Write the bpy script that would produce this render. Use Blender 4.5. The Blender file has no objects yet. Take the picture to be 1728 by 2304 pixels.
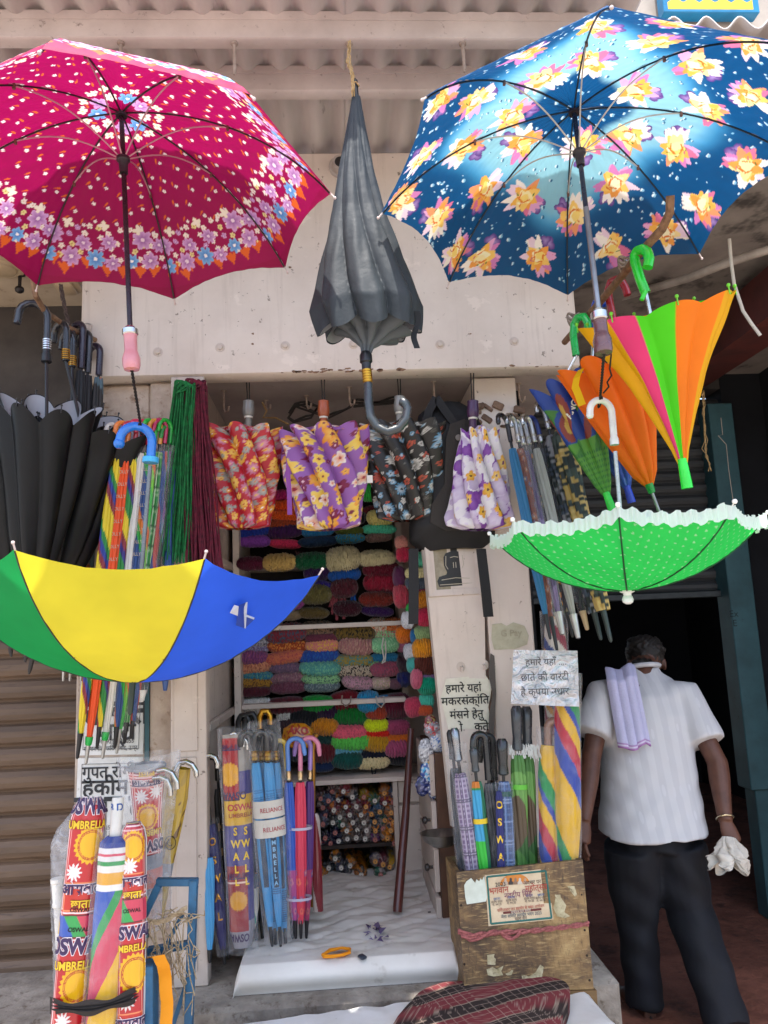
import bpy, math, random
import numpy as np
from math import sin, cos, pi, radians, atan2, sqrt
from mathutils import Vector as Vec, Matrix
RN = random.Random(11)
SC = bpy.context.scene
COL = SC.collection

# ------------------------------------------------------------------ camera, world, sun, exposure
PITCH, YAW, ROLL, FPX = radians(9), radians(3.5), radians(2.5), 1731.0
CAM = Vec((0, 0, 1.6))
RM = Matrix.Rotation(-YAW, 3, 'Z') @ Matrix.Rotation(pi / 2 + PITCH, 3, 'X') @ Matrix.Rotation(-ROLL, 3, 'Z')
cd = bpy.data.cameras.new('camera'); co = bpy.data.objects.new('camera', cd); COL.objects.link(co)
co.matrix_world = Matrix.Translation(CAM) @ RM.to_4x4()
cd.sensor_width = 36; cd.lens = 36 * FPX / 2304; cd.clip_start = 0.02; cd.clip_end = 500
SC.camera = co
SUN_EL, SUN_AZ = radians(74), radians(184)     # azimuth clockwise from +Y
W = bpy.data.worlds.new('World'); SC.world = W; W.use_nodes = True
nt = W.node_tree
sk = nt.nodes.new('ShaderNodeTexSky'); sk.sky_type = 'NISHITA'; sk.sun_disc = False
sk.sun_elevation = SUN_EL; sk.sun_rotation = SUN_AZ; sk.dust_density = 3.0; sk.air_density = 1.0; sk.ozone_density = 1.0
bg = nt.nodes['Background']; bg.inputs[1].default_value = 0.15
nt.links.new(sk.outputs[0], bg.inputs[0])
sd = bpy.data.lights.new('sun', 'SUN'); sd.energy = 2.7; sd.angle = radians(0.6); sd.color = (1, .96, .9)
so = bpy.data.objects.new('sun', sd); COL.objects.link(so)
sdir = Vec((sin(SUN_AZ) * cos(SUN_EL), cos(SUN_AZ) * cos(SUN_EL), sin(SUN_EL)))
so.rotation_euler = sdir.to_track_quat('Z', 'Y').to_euler(); so.location = sdir * 20
SC.view_settings.view_transform = 'Standard'; SC.view_settings.look = 'None'
SC.view_settings.exposure = 1.72; SC.view_settings.gamma = 1.0
SC.cycles.max_bounces = 10; SC.cycles.transparent_max_bounces = 16; SC.cycles.diffuse_bounces = 5
SC.cycles.use_denoising = True

# ------------------------------------------------------------------ helpers
def at(px, py, Y):
    d = RM @ Vec(((px - 864) / FPX, -(py - 1152) / FPX, -1)); return CAM + d * (Y / d.y)
def S(Y): return Y / FPX * 1.03              # metres per photo pixel, about
def lin(h):
    if not isinstance(h, str): return tuple(h)
    h = h.lstrip('#'); c = [int(h[i:i + 2], 16) / 255 for i in (0, 2, 4)]
    return tuple(x / 12.92 if x <= .04045 else ((x + .055) / 1.055) ** 2.4 for x in c)
ORG = {}
def link(o, parent=None):
    COL.objects.link(o)
    if parent is not None: o.parent = parent
    return o
def tag(o, label, cat, group=None, kind=None):
    if label: o['label'] = label
    if cat: o['category'] = cat
    if group: o['group'] = group
    if kind: o['kind'] = kind
    return o
def thing(name, label, cat, loc=(0, 0, 0), group=None):
    o = bpy.data.objects.new(name, None); link(o); o.location = loc; o.empty_display_size = .05
    ORG[o.name] = Vec(loc); return tag(o, label, cat, group)
def mesh(name, v, f, mat, parent=None, smooth=True, col=None, midx=None):
    v = np.asarray([tuple(p) for p in v] if not isinstance(v, np.ndarray) else v, dtype=np.float64).reshape(-1, 3)
    org = ORG[parent.name] if parent is not None else Vec((float(v[:, 0].mean()), float(v[:, 1].mean()), float(v[:, 2].min())))
    vv = v - np.array(org)
    me = bpy.data.meshes.new(name)
    if isinstance(f, np.ndarray):
        nf, k = f.shape
        me.vertices.add(len(vv)); me.vertices.foreach_set('co', vv.astype(np.float32).ravel())
        me.loops.add(nf * k); me.loops.foreach_set('vertex_index', f.astype(np.int32).ravel())
        me.polygons.add(nf); me.polygons.foreach_set('loop_start', np.arange(nf, dtype=np.int32) * k)
        me.update(calc_edges=True)
    else:
        me.from_pydata(vv.tolist(), [], f); me.update()
    for m in (mat if isinstance(mat, (list, tuple)) else [mat]): me.materials.append(m)
    if midx is not None: me.polygons.foreach_set('material_index', np.asarray(midx, dtype=np.int32))
    me.polygons.foreach_set('use_smooth', np.full(len(me.polygons), bool(smooth)))
    if col is not None:
        a = me.color_attributes.new('col', 'FLOAT_COLOR', 'POINT')
        a.data.foreach_set('color', np.c_[np.clip(col, 0, 1), np.ones(len(col))].astype(np.float32).ravel())
    o = bpy.data.objects.new(name, me); link(o, parent)
    if parent is None: o.location = org
    ORG[o.name] = org
    return o

class MB:
    def __init__(s): s.v = []; s.f = []
    def add(s, v, f):
        b = len(s.v); s.v += [Vec(p) for p in v]; s.f += [tuple(i + b for i in q) for q in f]; return s
    def box(s, c, sx, sy, sz, M=None, bev=0):
        M = M or Matrix.Identity(3); c = Vec(c); hx, hy, hz = sx / 2, sy / 2, sz / 2
        b = min(bev, hx * .9, hy * .9, hz * .9)
        if b <= 0:
            P = [c + M @ Vec((x * hx, y * hy, z * hz)) for z in (-1, 1) for x, y in ((-1, -1), (1, -1), (1, 1), (-1, 1))]
            return s.add(P, [(3, 2, 1, 0), (4, 5, 6, 7), (0, 1, 5, 4), (1, 2, 6, 5), (2, 3, 7, 6), (3, 0, 4, 7)])
        P = []; F = []
        for z, k in ((-hz, 1), (-hz + b, 0), (hz - b, 0), (hz, 1)):
            i = b if k else 0; x, y = hx - i, hy - i; cc = b * .7
            for q in ((-x + cc, -y), (x - cc, -y), (x, -y + cc), (x, y - cc), (x - cc, y), (-x + cc, y), (-x, y - cc), (-x, -y + cc)):
                P.append(c + M @ Vec((q[0], q[1], z)))
        F.append(tuple(range(7, -1, -1))); F.append(tuple(range(24, 32)))
        for l in range(3):
            for j in range(8): F.append((l * 8 + j, l * 8 + (j + 1) % 8, l * 8 + 8 + (j + 1) % 8, l * 8 + 8 + j))
        return s.add(P, F)
    def beam(s, P0, P1, w, d, side=None, bev=0):
        P0, P1 = Vec(P0), Vec(P1); a = P1 - P0; L = a.length; a.normalize()
        x = Vec(side) if side is not None else (Vec((0, 1, 0)) if abs(a.y) < .9 else Vec((1, 0, 0)))
        x = (x - a * x.dot(a)).normalized(); y = a.cross(x)
        return s.box((P0 + P1) / 2, w, d, L, Matrix((x, y, a)).transposed(), bev)
    def tube(s, path, r, n=10, caps=True, flat=1.0):
        path = [Vec(p) for p in path]; N = len(path); rr = r if isinstance(r, (list, tuple)) else [r] * N
        T = [(path[min(i + 1, N - 1)] - path[max(i - 1, 0)]).normalized() for i in range(N)]
        x = Vec((0, 0, 1)) if abs(T[0].z) < .8 else Vec((1, 0, 0)); x = (x - T[0] * x.dot(T[0])).normalized()
        v = []; f = []
        for i in range(N):
            x = (x - T[i] * x.dot(T[i])).normalized(); y = T[i].cross(x)
            for k in range(n):
                t = 2 * pi * k / n; v.append(path[i] + (x * cos(t) + y * sin(t) * flat) * rr[i])
        for i in range(N - 1):
            for k in range(n): f.append((i * n + k, i * n + (k + 1) % n, (i + 1) * n + (k + 1) % n, (i + 1) * n + k))
        if caps: f.append(tuple(range(n - 1, -1, -1))); f.append(tuple((N - 1) * n + k for k in range(n)))
        return s.add(v, f)
    def lathe(s, P0, axis, prof, n=20):
        a = Vec(axis).normalized(); P0 = Vec(P0)
        x = Vec((0, 1, 0)) if abs(a.y) < .9 else Vec((1, 0, 0)); x = (x - a * x.dot(a)).normalized(); y = a.cross(x)
        v = []; f = []; m = len(prof)
        for h, r in prof:
            for k in range(n): t = 2 * pi * k / n; v.append(P0 + a * h + (x * cos(t) + y * sin(t)) * max(r, 1e-4))
        for i in range(m - 1):
            for k in range(n): f.append((i * n + k, i * n + (k + 1) % n, (i + 1) * n + (k + 1) % n, (i + 1) * n + k))
        f.append(tuple(range(n - 1, -1, -1))); f.append(tuple((m - 1) * n + k for k in range(n)))
        return s.add(v, f)
    def ball(s, c, r, n=10, sc=(1, 1, 1)):
        v = []; f = []; c = Vec(c); m = n // 2 + 1
        for i in range(1, m):
            p = pi * i / m
            for k in range(n): t = 2 * pi * k / n; v.append(c + Vec((r * sc[0] * sin(p) * cos(t), r * sc[1] * sin(p) * sin(t), r * sc[2] * cos(p))))
        for i in range(m - 2):
            for k in range(n): f.append((i * n + k, (i + 1) * n + k, (i + 1) * n + (k + 1) % n, i * n + (k + 1) % n))
        f.append(tuple(range(n))); f.append(tuple((m - 2) * n + k for k in range(n - 1, -1, -1)))
        return s.add(v, f)
    def prism(s, pts, O, ex, ey, th):
        O, ex, ey = Vec(O), Vec(ex), Vec(ey); n = ex.cross(ey).normalized(); k = len(pts)
        v = [O + ex * x + ey * y + n * th for x, y in pts] + [O + ex * x + ey * y for x, y in pts]
        return s.add(v, [tuple(range(k)), tuple(range(2 * k - 1, k - 1, -1))] + [(i, i + k, (i + 1) % k + k, (i + 1) % k) for i in range(k)])
    def slab(s, q, th):
        """board from a quad of points (counter-clockwise as seen), thickness th away from the viewer"""
        q = [Vec(p) for p in q]; n = (q[1] - q[0]).cross(q[3] - q[0]).normalized(); b = [p - n * th for p in q]
        return s.add(q + b, [(0, 1, 2, 3), (7, 6, 5, 4), (0, 4, 5, 1), (1, 5, 6, 2), (2, 6, 7, 3), (3, 7, 4, 0)])
    def build(s, name, mat, parent=None, smooth=False):
        o = mesh(name, s.v, s.f, mat, parent, smooth)
        if smooth:
            me = o.data; me.set_sharp_from_angle(angle=radians(38))
        return o

def grid_faces(nu, nv):
    i, j = np.meshgrid(np.arange(nu), np.arange(nv)); a = (j * (nu + 1) + i).ravel()
    return np.stack([a, a + 1, a + nu + 2, a + nu + 1], 1)
def surf(name, fn, nu, nv, mat, parent=None, colfn=None, smooth=True, flip=False):
    u, v = np.meshgrid(np.linspace(0, 1, nu + 1), np.linspace(0, 1, nv + 1)); u, v = u.ravel(), v.ravel()
    P = fn(u, v); c = colfn(u, v) if colfn else None
    f = grid_faces(nu, nv)
    return mesh(name, P, f[:, ::-1].copy() if flip else f, mat, parent, smooth, c)
def interp(t, prof):
    return np.interp(t, [p[0] for p in prof], [p[1] for p in prof])
def wob(u, v, seed, k=5, f=6.0):
    r = np.random.default_rng(seed); o = np.zeros_like(u)
    for _ in range(k):
        a, b = r.normal(0, f, 2); o = o + np.sin(a * u * 2 + b * v * 2 + r.uniform(0, 6.3)) / k
    return o

# ------------------------------------------------------------------ materials
MATS = {}
def nodes(name):
    m = bpy.data.materials.new(name); m.use_nodes = True; t = m.node_tree; return m, t, t.nodes['Principled BSDF']
def N(t, kind, **kw):
    n = t.nodes.new(kind)
    for k, v in kw.items():
        if k.startswith('i_'):
            key = k[2:]; key = int(key) if key.isdigit() else key.replace('_', ' ')
            n.inputs[key].default_value = v
        else: setattr(n, k, v)
    return n
def ramp(t, fac, stops, interp_='LINEAR'):
    r = t.nodes.new('ShaderNodeValToRGB'); r.color_ramp.interpolation = interp_; e = r.color_ramp.elements
    while len(e) < len(stops): e.new(.5)
    for q, (p, c) in zip(e, stops): q.position = p; q.color = (*lin(c), 1)
    t.links.new(fac, r.inputs[0]); return r.outputs[0]
def mixc(t, fac, a, b, mode='MIX'):
    n = t.nodes.new('ShaderNodeMix'); n.data_type = 'RGBA'; n.blend_type = mode
    for s, x in ((0, fac), (6, a), (7, b)):
        if hasattr(x, 'is_linked'): t.links.new(x, n.inputs[s])
        elif s == 0: n.inputs[0].default_value = x
        else: n.inputs[s].default_value = (*lin(x), 1)
    return n.outputs[2]
def bump(t, b, h, strength=.3, dist=.01):
    n = N(t, 'ShaderNodeBump', i_Strength=strength, i_Distance=dist); t.links.new(h, n.inputs['Height']); t.links.new(n.outputs[0], b.inputs['Normal']); return n
def mat(name, c1, c2=None, rough=.6, metal=0, scale=12, bs=.15, bd=.004, contrast=(.35, .65), spec=.4, coat=0, stretch=(1, 1, 1), third=None):
    """one surface: colour wandering between c1 and c2 with a noise, fine bump"""
    if name in MATS: return MATS[name]
    m, t, b = nodes(name); MATS[name] = m
    tc = N(t, 'ShaderNodeTexCoord'); mp = N(t, 'ShaderNodeMapping'); mp.inputs['Scale'].default_value = stretch
    t.links.new(tc.outputs['Object'], mp.inputs[0])
    n = N(t, 'ShaderNodeTexNoise', i_Scale=scale, i_Detail=6.0, i_Roughness=.62); t.links.new(mp.outputs[0], n.inputs['Vector'])
    c = ramp(t, n.outputs[0], [(contrast[0], c1), (contrast[1], c2 or c1)])
    if third:
        n3 = N(t, 'ShaderNodeTexNoise', i_Scale=scale * third[1], i_Detail=4.0, i_Roughness=.7); t.links.new(mp.outputs[0], n3.inputs['Vector'])
        k = N(t, 'ShaderNodeMapRange', i_1=third[2] - .05, i_2=third[2] + .07, i_4=.8); t.links.new(n3.outputs[0], k.inputs[0])
        c = mixc(t, k.outputs[0], c, third[0])
    t.links.new(c, b.inputs['Base Color'])
    b.inputs['Roughness'].default_value = rough; b.inputs['Metallic'].default_value = metal
    b.inputs['Specular IOR Level'].default_value = spec; b.inputs['Coat Weight'].default_value = coat
    if bs:
        n2 = N(t, 'ShaderNodeTexNoise', i_Scale=scale * 6, i_Detail=5.0); t.links.new(mp.outputs[0], n2.inputs['Vector'])
        bump(t, b, n2.outputs[0], bs, bd)
    return m
def cloth(name, trans=.35, rough=.65, wr=.25, wscale=40, coat=0, spec=.3, colr=None):
    """printed cloth or film: colour from the mesh's own print ('col') or one colour"""
    if name in MATS: return MATS[name]
    m, t, b = nodes(name); MATS[name] = m
    if colr is None: src = N(t, 'ShaderNodeVertexColor', layer_name='col').outputs[0]
    else:
        g = N(t, 'ShaderNodeRGB'); g.outputs[0].default_value = (*lin(colr), 1); src = g.outputs[0]
    tc = N(t, 'ShaderNodeTexCoord')
    n = N(t, 'ShaderNodeTexNoise', i_Scale=wscale, i_Detail=4.0); t.links.new(tc.outputs['Object'], n.inputs['Vector'])
    n0 = N(t, 'ShaderNodeTexNoise', i_Scale=7.0, i_Detail=3.0); t.links.new(tc.outputs['Object'], n0.inputs['Vector'])
    v = ramp(t, n0.outputs[0], [(.3, (.86, .86, .86)), (.7, (1, 1, 1))])
    c = mixc(t, 1.0, src, v, 'MULTIPLY')
    t.links.new(c, b.inputs['Base Color']); b.inputs['Roughness'].default_value = rough
    b.inputs['Specular IOR Level'].default_value = spec; b.inputs['Coat Weight'].default_value = coat
    bump(t, b, n.outputs[0], wr, .006)
    if trans > 0:
        tr = N(t, 'ShaderNodeBsdfTranslucent'); t.links.new(c, tr.inputs[0])
        mx = N(t, 'ShaderNodeMixShader', i_0=trans); out = t.nodes['Material Output']
        t.links.new(b.outputs[0], mx.inputs[1]); t.links.new(tr.outputs[0], mx.inputs[2]); t.links.new(mx.outputs[0], out.inputs[0])
    return m
def film(name, opacity=.045, tint='#e8e8ec', wscale=18, wr=.9):
    if name in MATS: return MATS[name]
    m, t, b = nodes(name); MATS[name] = m
    tc = N(t, 'ShaderNodeTexCoord')
    n = N(t, 'ShaderNodeTexNoise', i_Scale=wscale, i_Detail=5.0, i_Distortion=1.2); t.links.new(tc.outputs['Object'], n.inputs['Vector'])
    b.inputs['Base Color'].default_value = (*lin(tint), 1); b.inputs['Roughness'].default_value = .12; b.inputs['Specular IOR Level'].default_value = .8
    bump(t, b, n.outputs[0], wr, .02)
    tr = N(t, 'ShaderNodeBsdfTransparent'); mx = N(t, 'ShaderNodeMixShader')
    f = ramp(t, n.outputs[0], [(.42, (opacity * .4,) * 3), (.72, (min(1, opacity * 2.6),) * 3)])
    lw = N(t, 'ShaderNodeLayerWeight', i_Blend=.25); ad = N(t, 'ShaderNodeMath', operation='ADD', use_clamp=True)
    ml = N(t, 'ShaderNodeMath', operation='MULTIPLY', i_1=.28); t.links.new(lw.outputs['Facing'], ml.inputs[0])
    t.links.new(f, ad.inputs[0]); t.links.new(ml.outputs[0], ad.inputs[1])
    t.links.new(ad.outputs[0], mx.inputs[0]); t.links.new(tr.outputs[0], mx.inputs[1]); t.links.new(b.outputs[0], mx.inputs[2])
    t.links.new(mx.outputs[0], t.nodes['Material Output'].inputs[0]); return m
def plain(c, rough=.5, metal=0, coat=0):
    k = f'{c}_{rough}_{metal}_{coat}'
    if k in MATS: return MATS[k]
    m, t, b = nodes('paint_' + c.lstrip('#')); MATS[k] = m
    tc = N(t, 'ShaderNodeTexCoord'); n = N(t, 'ShaderNodeTexNoise', i_Scale=22.0, i_Detail=5.0); t.links.new(tc.outputs['Object'], n.inputs['Vector'])
    L = lin(c); t.links.new(ramp(t, n.outputs[0], [(.3, tuple(x * .8 for x in L)), (.7, L)]), b.inputs['Base Color'])
    t.links.new(ramp(t, n.outputs[0], [(.3, (min(1, rough + .1),) * 3), (.7, (max(0, rough - .06),) * 3)]), b.inputs['Roughness'])
    b.inputs['Metallic'].default_value = metal; b.inputs['Coat Weight'].default_value = coat
    return m
CHROME = plain('#c9c9c6', .22, 1); STEEL = plain('#9a9a98', .35, 1); BLACKP = plain('#17171a', .35); GOLD = plain('#c99536', .3, 1)
INK = plain('#1b1a1a', .7); DARKSTEEL = plain('#3a3636', .4, .8)
CANOPY = cloth('canopy_print', .33, .6, .12, 60); SATIN = cloth('satin_print', .12, .5, .18, 30, spec=.45); VINYL = cloth('vinyl_print', 0, .28, .55, 22, coat=.4, spec=.5)
FILM = film('clear_film'); FILM2 = film('milky_film', .17, '#dcdde0', 14)
def grimy(name, c1, c2, rough=.55, streak='#7d6a5b', amt=.28):
    m, t, b = nodes(name); MATS[name] = m; tc = N(t, 'ShaderNodeTexCoord')
    def nz(sc, stretch, det=6.0):
        mp = N(t, 'ShaderNodeMapping'); mp.inputs['Scale'].default_value = stretch; t.links.new(tc.outputs['Object'], mp.inputs[0])
        n = N(t, 'ShaderNodeTexNoise', i_Scale=sc, i_Detail=det, i_Roughness=.65); t.links.new(mp.outputs[0], n.inputs['Vector']); return n.outputs[0]
    c = ramp(t, nz(2.2, (1, 1, 1)), [(.3, c2), (.7, c1)])
    k = N(t, 'ShaderNodeMapRange', i_1=.56, i_2=.78, i_4=amt); t.links.new(nz(5.0, (6, 6, .35)), k.inputs[0]); c = mixc(t, k.outputs[0], c, streak)
    k = N(t, 'ShaderNodeMapRange', i_1=.66, i_2=.72, i_4=.75); t.links.new(nz(38.0, (1, 1, 1), 3.0), k.inputs[0]); c = mixc(t, k.outputs[0], c, tuple(x * .55 for x in lin(streak)))
    k = N(t, 'ShaderNodeMapRange', i_1=.62, i_2=.66, i_4=.45); t.links.new(nz(6.0, (1, 1, 1.4)), k.inputs[0]); c = mixc(t, k.outputs[0], c, tuple(min(1, x * 1.12) for x in lin(c1)))
    t.links.new(c, b.inputs['Base Color']); b.inputs['Roughness'].default_value = rough; b.inputs['Specular IOR Level'].default_value = .35
    h = nz(9.0, (1, 1, 1)); bump(t, b, h, .25, .006); return m
WHITEPAINT = grimy('white_paint', '#d6c9bd', '#c3b4a8')
WHITEPAINT2 = grimy('old_white_paint', '#cbbdb1', '#b0a094', .6, '#6d5a4c', .45)
CEILP = mat('ceiling_paint', '#b5a8a2', '#9b8e88', .8, scale=2.5, bs=.3, third=('#6a605d', 5, .68))
PLASTER = mat('worn_plaster', '#bfae9e', '#9b8a7a', .85, scale=6, bs=.6, bd=.01, third=('#7a5f48', 3, .62))
CONCRETE = mat('concrete', '#9a9186', '#6f665d', .9, scale=8, bs=.7, bd=.01, third=('#57493d', 3, .62))
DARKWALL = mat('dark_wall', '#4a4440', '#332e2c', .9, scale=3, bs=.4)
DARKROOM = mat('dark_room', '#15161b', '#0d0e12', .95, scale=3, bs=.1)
TEAL = mat('teal_paint', '#33565c', '#274449', .5, scale=5, bs=.2, third=('#1c2c30', 6, .68))
RUST = mat('rusty_iron', '#8a6a50', '#5f4634', .8, scale=40, bs=.5)
JUTE = mat('jute', '#c2a271', '#8f7248', .95, scale=90, bs=.5)
BLUEIRON = mat('blue_iron', '#2e6487', '#234e6b', .5, scale=12, bs=.3, third=('#4a4a45', 4, .68))
def rope_mat(c, c2): return mat('cord_' + c.lstrip('#'), c, c2, .9, scale=120, bs=.4)

# ------------------------------------------------------------------ lettering
def text(name, body, parent, f, h, m, off=0.0, wide=1.0, align='CENTER', shear=0.0):
    """letters laid on a surface: f(x, y) gives the world point for metres right / up of the text's middle"""
    d = bpy.data.curves.new('t', 'FONT'); d.body = body; d.size = 1; d.align_x = align; d.align_y = 'CENTER'; d.offset = off; d.shear = shear
    d.resolution_u = 3
    o = bpy.data.objects.new('t', d); COL.objects.link(o)
    bpy.context.view_layer.update()
    me = bpy.data.meshes.new_from_object(o.evaluated_get(bpy.context.evaluated_depsgraph_get()))
    bpy.data.objects.remove(o); bpy.data.curves.remove(d)
    v = [f(p.co.x * h * wide, p.co.y * h) for p in me.vertices]; fs = [tuple(p.vertices) for p in me.polygons]
    bpy.data.meshes.remove(me)
    if not v: return None
    return mesh(name, v, fs, m, parent, False)
def flatf(O, ex, ey, lift=.0015):
    O, ex, ey = Vec(O), Vec(ex).normalized(), Vec(ey).normalized(); n = ex.cross(ey).normalized() * lift
    return lambda x, y: O + ex * x + ey * y + n
def px_frame(px, py, Y, qx, qy, Yq=None):
    """frame on a plane: origin at a pixel, x axis toward another pixel"""
    O = at(px, py, Y); X = (at(qx, qy, Yq or Y) - O).normalized(); return O, X

# ------------------------------------------------------------------ prints (drawn on the cloth itself, in cloth metres)
def flat_print(n, c): return np.tile(np.array(lin(c)), (n, 1))
def p_flower(C, U, Vv, cx, cy, r, rot, n, ce, ci, cc=None, depth=.38):
    i = np.nonzero((abs(U - cx) < r) & (abs(Vv - cy) < r))[0]
    if not len(i): return
    x, y = U[i] - cx, Vv[i] - cy; d = np.hypot(x, y); a = np.arctan2(y, x) + rot
    R = r * (1 - depth + depth * np.abs(np.cos(a * n / 2))); k = d < R; j = i[k]; s = (d[k] / R[k])[:, None]
    C[j] = np.array(lin(ci)) * (1 - s) + np.array(lin(ce)) * s
    if cc: C[i[d < r * .2]] = lin(cc)
def p_leaf(C, U, Vv, cx, cy, l, w, ang, c):
    i = np.nonzero((abs(U - cx) < l) & (abs(Vv - cy) < l))[0]
    if not len(i): return
    x, y = U[i] - cx, Vv[i] - cy; a = x * cos(ang) + y * sin(ang); b = -x * sin(ang) + y * cos(ang)
    C[i[(a / l) ** 2 + (b / (w * (1 - .5 * a / l))) ** 2 < 1]] = lin(c)
def scatter(w0, w1, h0, h1, d, rng, tries=4000):
    P = []
    for _ in range(tries):
        x, y = rng.uniform(w0, w1), rng.uniform(h0, h1)
        if all((x - a) ** 2 + (y - b) ** 2 > d * d for a, b in P): P.append((x, y))
    return P
def floral(bgc, sets, seed, w0, w1, h0, h1):
    """sets: (spacing, radius, petals, edge, inner, centre)"""
    def fn(U, Vv):
        rng = random.Random(seed); C = flat_print(len(U), bgc)
        for d, r, n, cols in sets:
            for x, y in scatter(w0, w1, h0, h1, d, rng, 1500):
                ce, ci, cc = rng.choice(cols); p_flower(C, U, Vv, x, y, r * rng.uniform(.75, 1.15), rng.uniform(0, 6), n, ce, ci, cc)
        return C
    return fn
def camo(cols, cell, seed, digital=False):
    def fn(U, Vv):
        x, y = (np.floor(U / cell) * cell, np.floor(Vv / cell) * cell) if digital else (U, Vv)
        C = flat_print(len(U), cols[0])
        for k, c in enumerate(cols[1:]):
            q = wob(x / cell * .09, y / cell * .07, seed + k, 7, 4.0)
            if digital: q = q + np.sin(np.floor(U / cell) * 12.9898 + np.floor(Vv / cell) * 78.233 + k) * .22
            C[q > .16] = lin(c)
        return C
    return fn
def stripes(cols, period, slope=0.0, shift=0.0):
    tot = sum(w for _, w in cols)
    def fn(U, Vv):
        q = ((U + slope * Vv + shift) / period) % 1 * tot; C = np.zeros((len(U), 3)); a = 0
        for c, w in cols: C[(q >= a) & (q < a + w)] = lin(c); a += w
        return C
    return fn
def plaid(bgc, c1, c2, p, w=.25):
    def fn(U, Vv):
        C = flat_print(len(U), bgc); a = (U / p) % 1 < w; b = (Vv / p) % 1 < w
        C[a] = lin(c1); C[b] = C[b] * .4 + .6 * np.array(lin(c1)); C[(U / p * 2) % 1 < .08] = lin(c2); C[(Vv / p * 2) % 1 < .08] = lin(c2); return C
    return fn
def pr(p): return (lambda U, Vv: flat_print(len(U), p)) if isinstance(p, str) else p

# ------------------------------------------------------------------ umbrella builders
def frame_of(P0, P1):
    P0, P1 = Vec(P0), Vec(P1); a = (P1 - P0).normalized(); e1 = CAM - (P0 + P1) / 2; e1 = (e1 - a * e1.dot(a)).normalized(); return a, e1, a.cross(e1)
def pleat_fn(P0, P1, prof, n=8, amp=((0, .2), (1, .2)), twist=0.0, zig=0.0, phase=0.0, sq=1.0, wrk=.0, seed=1, pw=1.0, sway=0.0, tilt=0.0, warp=0.0):
    a, e1, e2 = frame_of(P0, P1); L = (Vec(P1) - Vec(P0)).length
    A, E1, E2, O = (np.array(x) for x in (a, e1, e2, Vec(P0)))
    rim = prof[-1][1]
    def fn(u, v, off=0.0):
        th = 2 * pi * (u - .5); s = np.abs(np.cos(n / 2 * (th + phase + twist * v))) ** pw
        r = interp(v, prof) * (1 - interp(v, amp) * (1 - s)) + off
        if wrk: r = r * (1 + wrk * wob(u * 3, v * .7, seed, 6, 7))
        t = v * L * (1 - zig * (1 - s) * v ** 3 - tilt * (.5 + .5 * np.cos(th)) * v ** 2)
        c = np.sin(v * pi) * sway; th = th - warp * np.sin(2 * th) / 2
        return O + A * t[:, None] + E1 * (np.cos(th) * r * sq)[:, None] + E2 * (np.sin(th) * r + c)[:, None]
    return fn, L
def one(fn):
    return lambda u, v, off=0.0: Vec(fn(np.array([u]), np.array([v]), off)[0])
def crook(top, a, side, R, rad, tail, rise=0.0, turn=pi, n=14):
    a, side = Vec(a), Vec(side); side = (side - a * side.dot(a)).normalized(); c = Vec(top) + a * rise + side * R
    p = [Vec(top) - a * .0] + ([Vec(top) + a * rise * .5] if rise > .01 else [])
    for i in range(n + 1):
        t = turn * i / n; p.append(c - side * R * cos(t) + a * R * sin(t))
    e = p[-1]; tg = (p[-1] - p[-2]).normalized()
    if tail: p += [e + tg * tail * .5, e + tg * tail]
    return p
def ridged(path, r, every=2, k=.12): return [r * (1 + (k if i % every else -k)) for i in range(len(path))]
def dense(path, step):
    o = [Vec(path[0])]
    for q in path[1:]:
        q = Vec(q); d = (q - o[-1]).length; m = max(1, int(d / step)); s = o[-1].copy()
        for i in range(1, m + 1): o.append(s.lerp(q, i / m))
    return o
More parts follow.
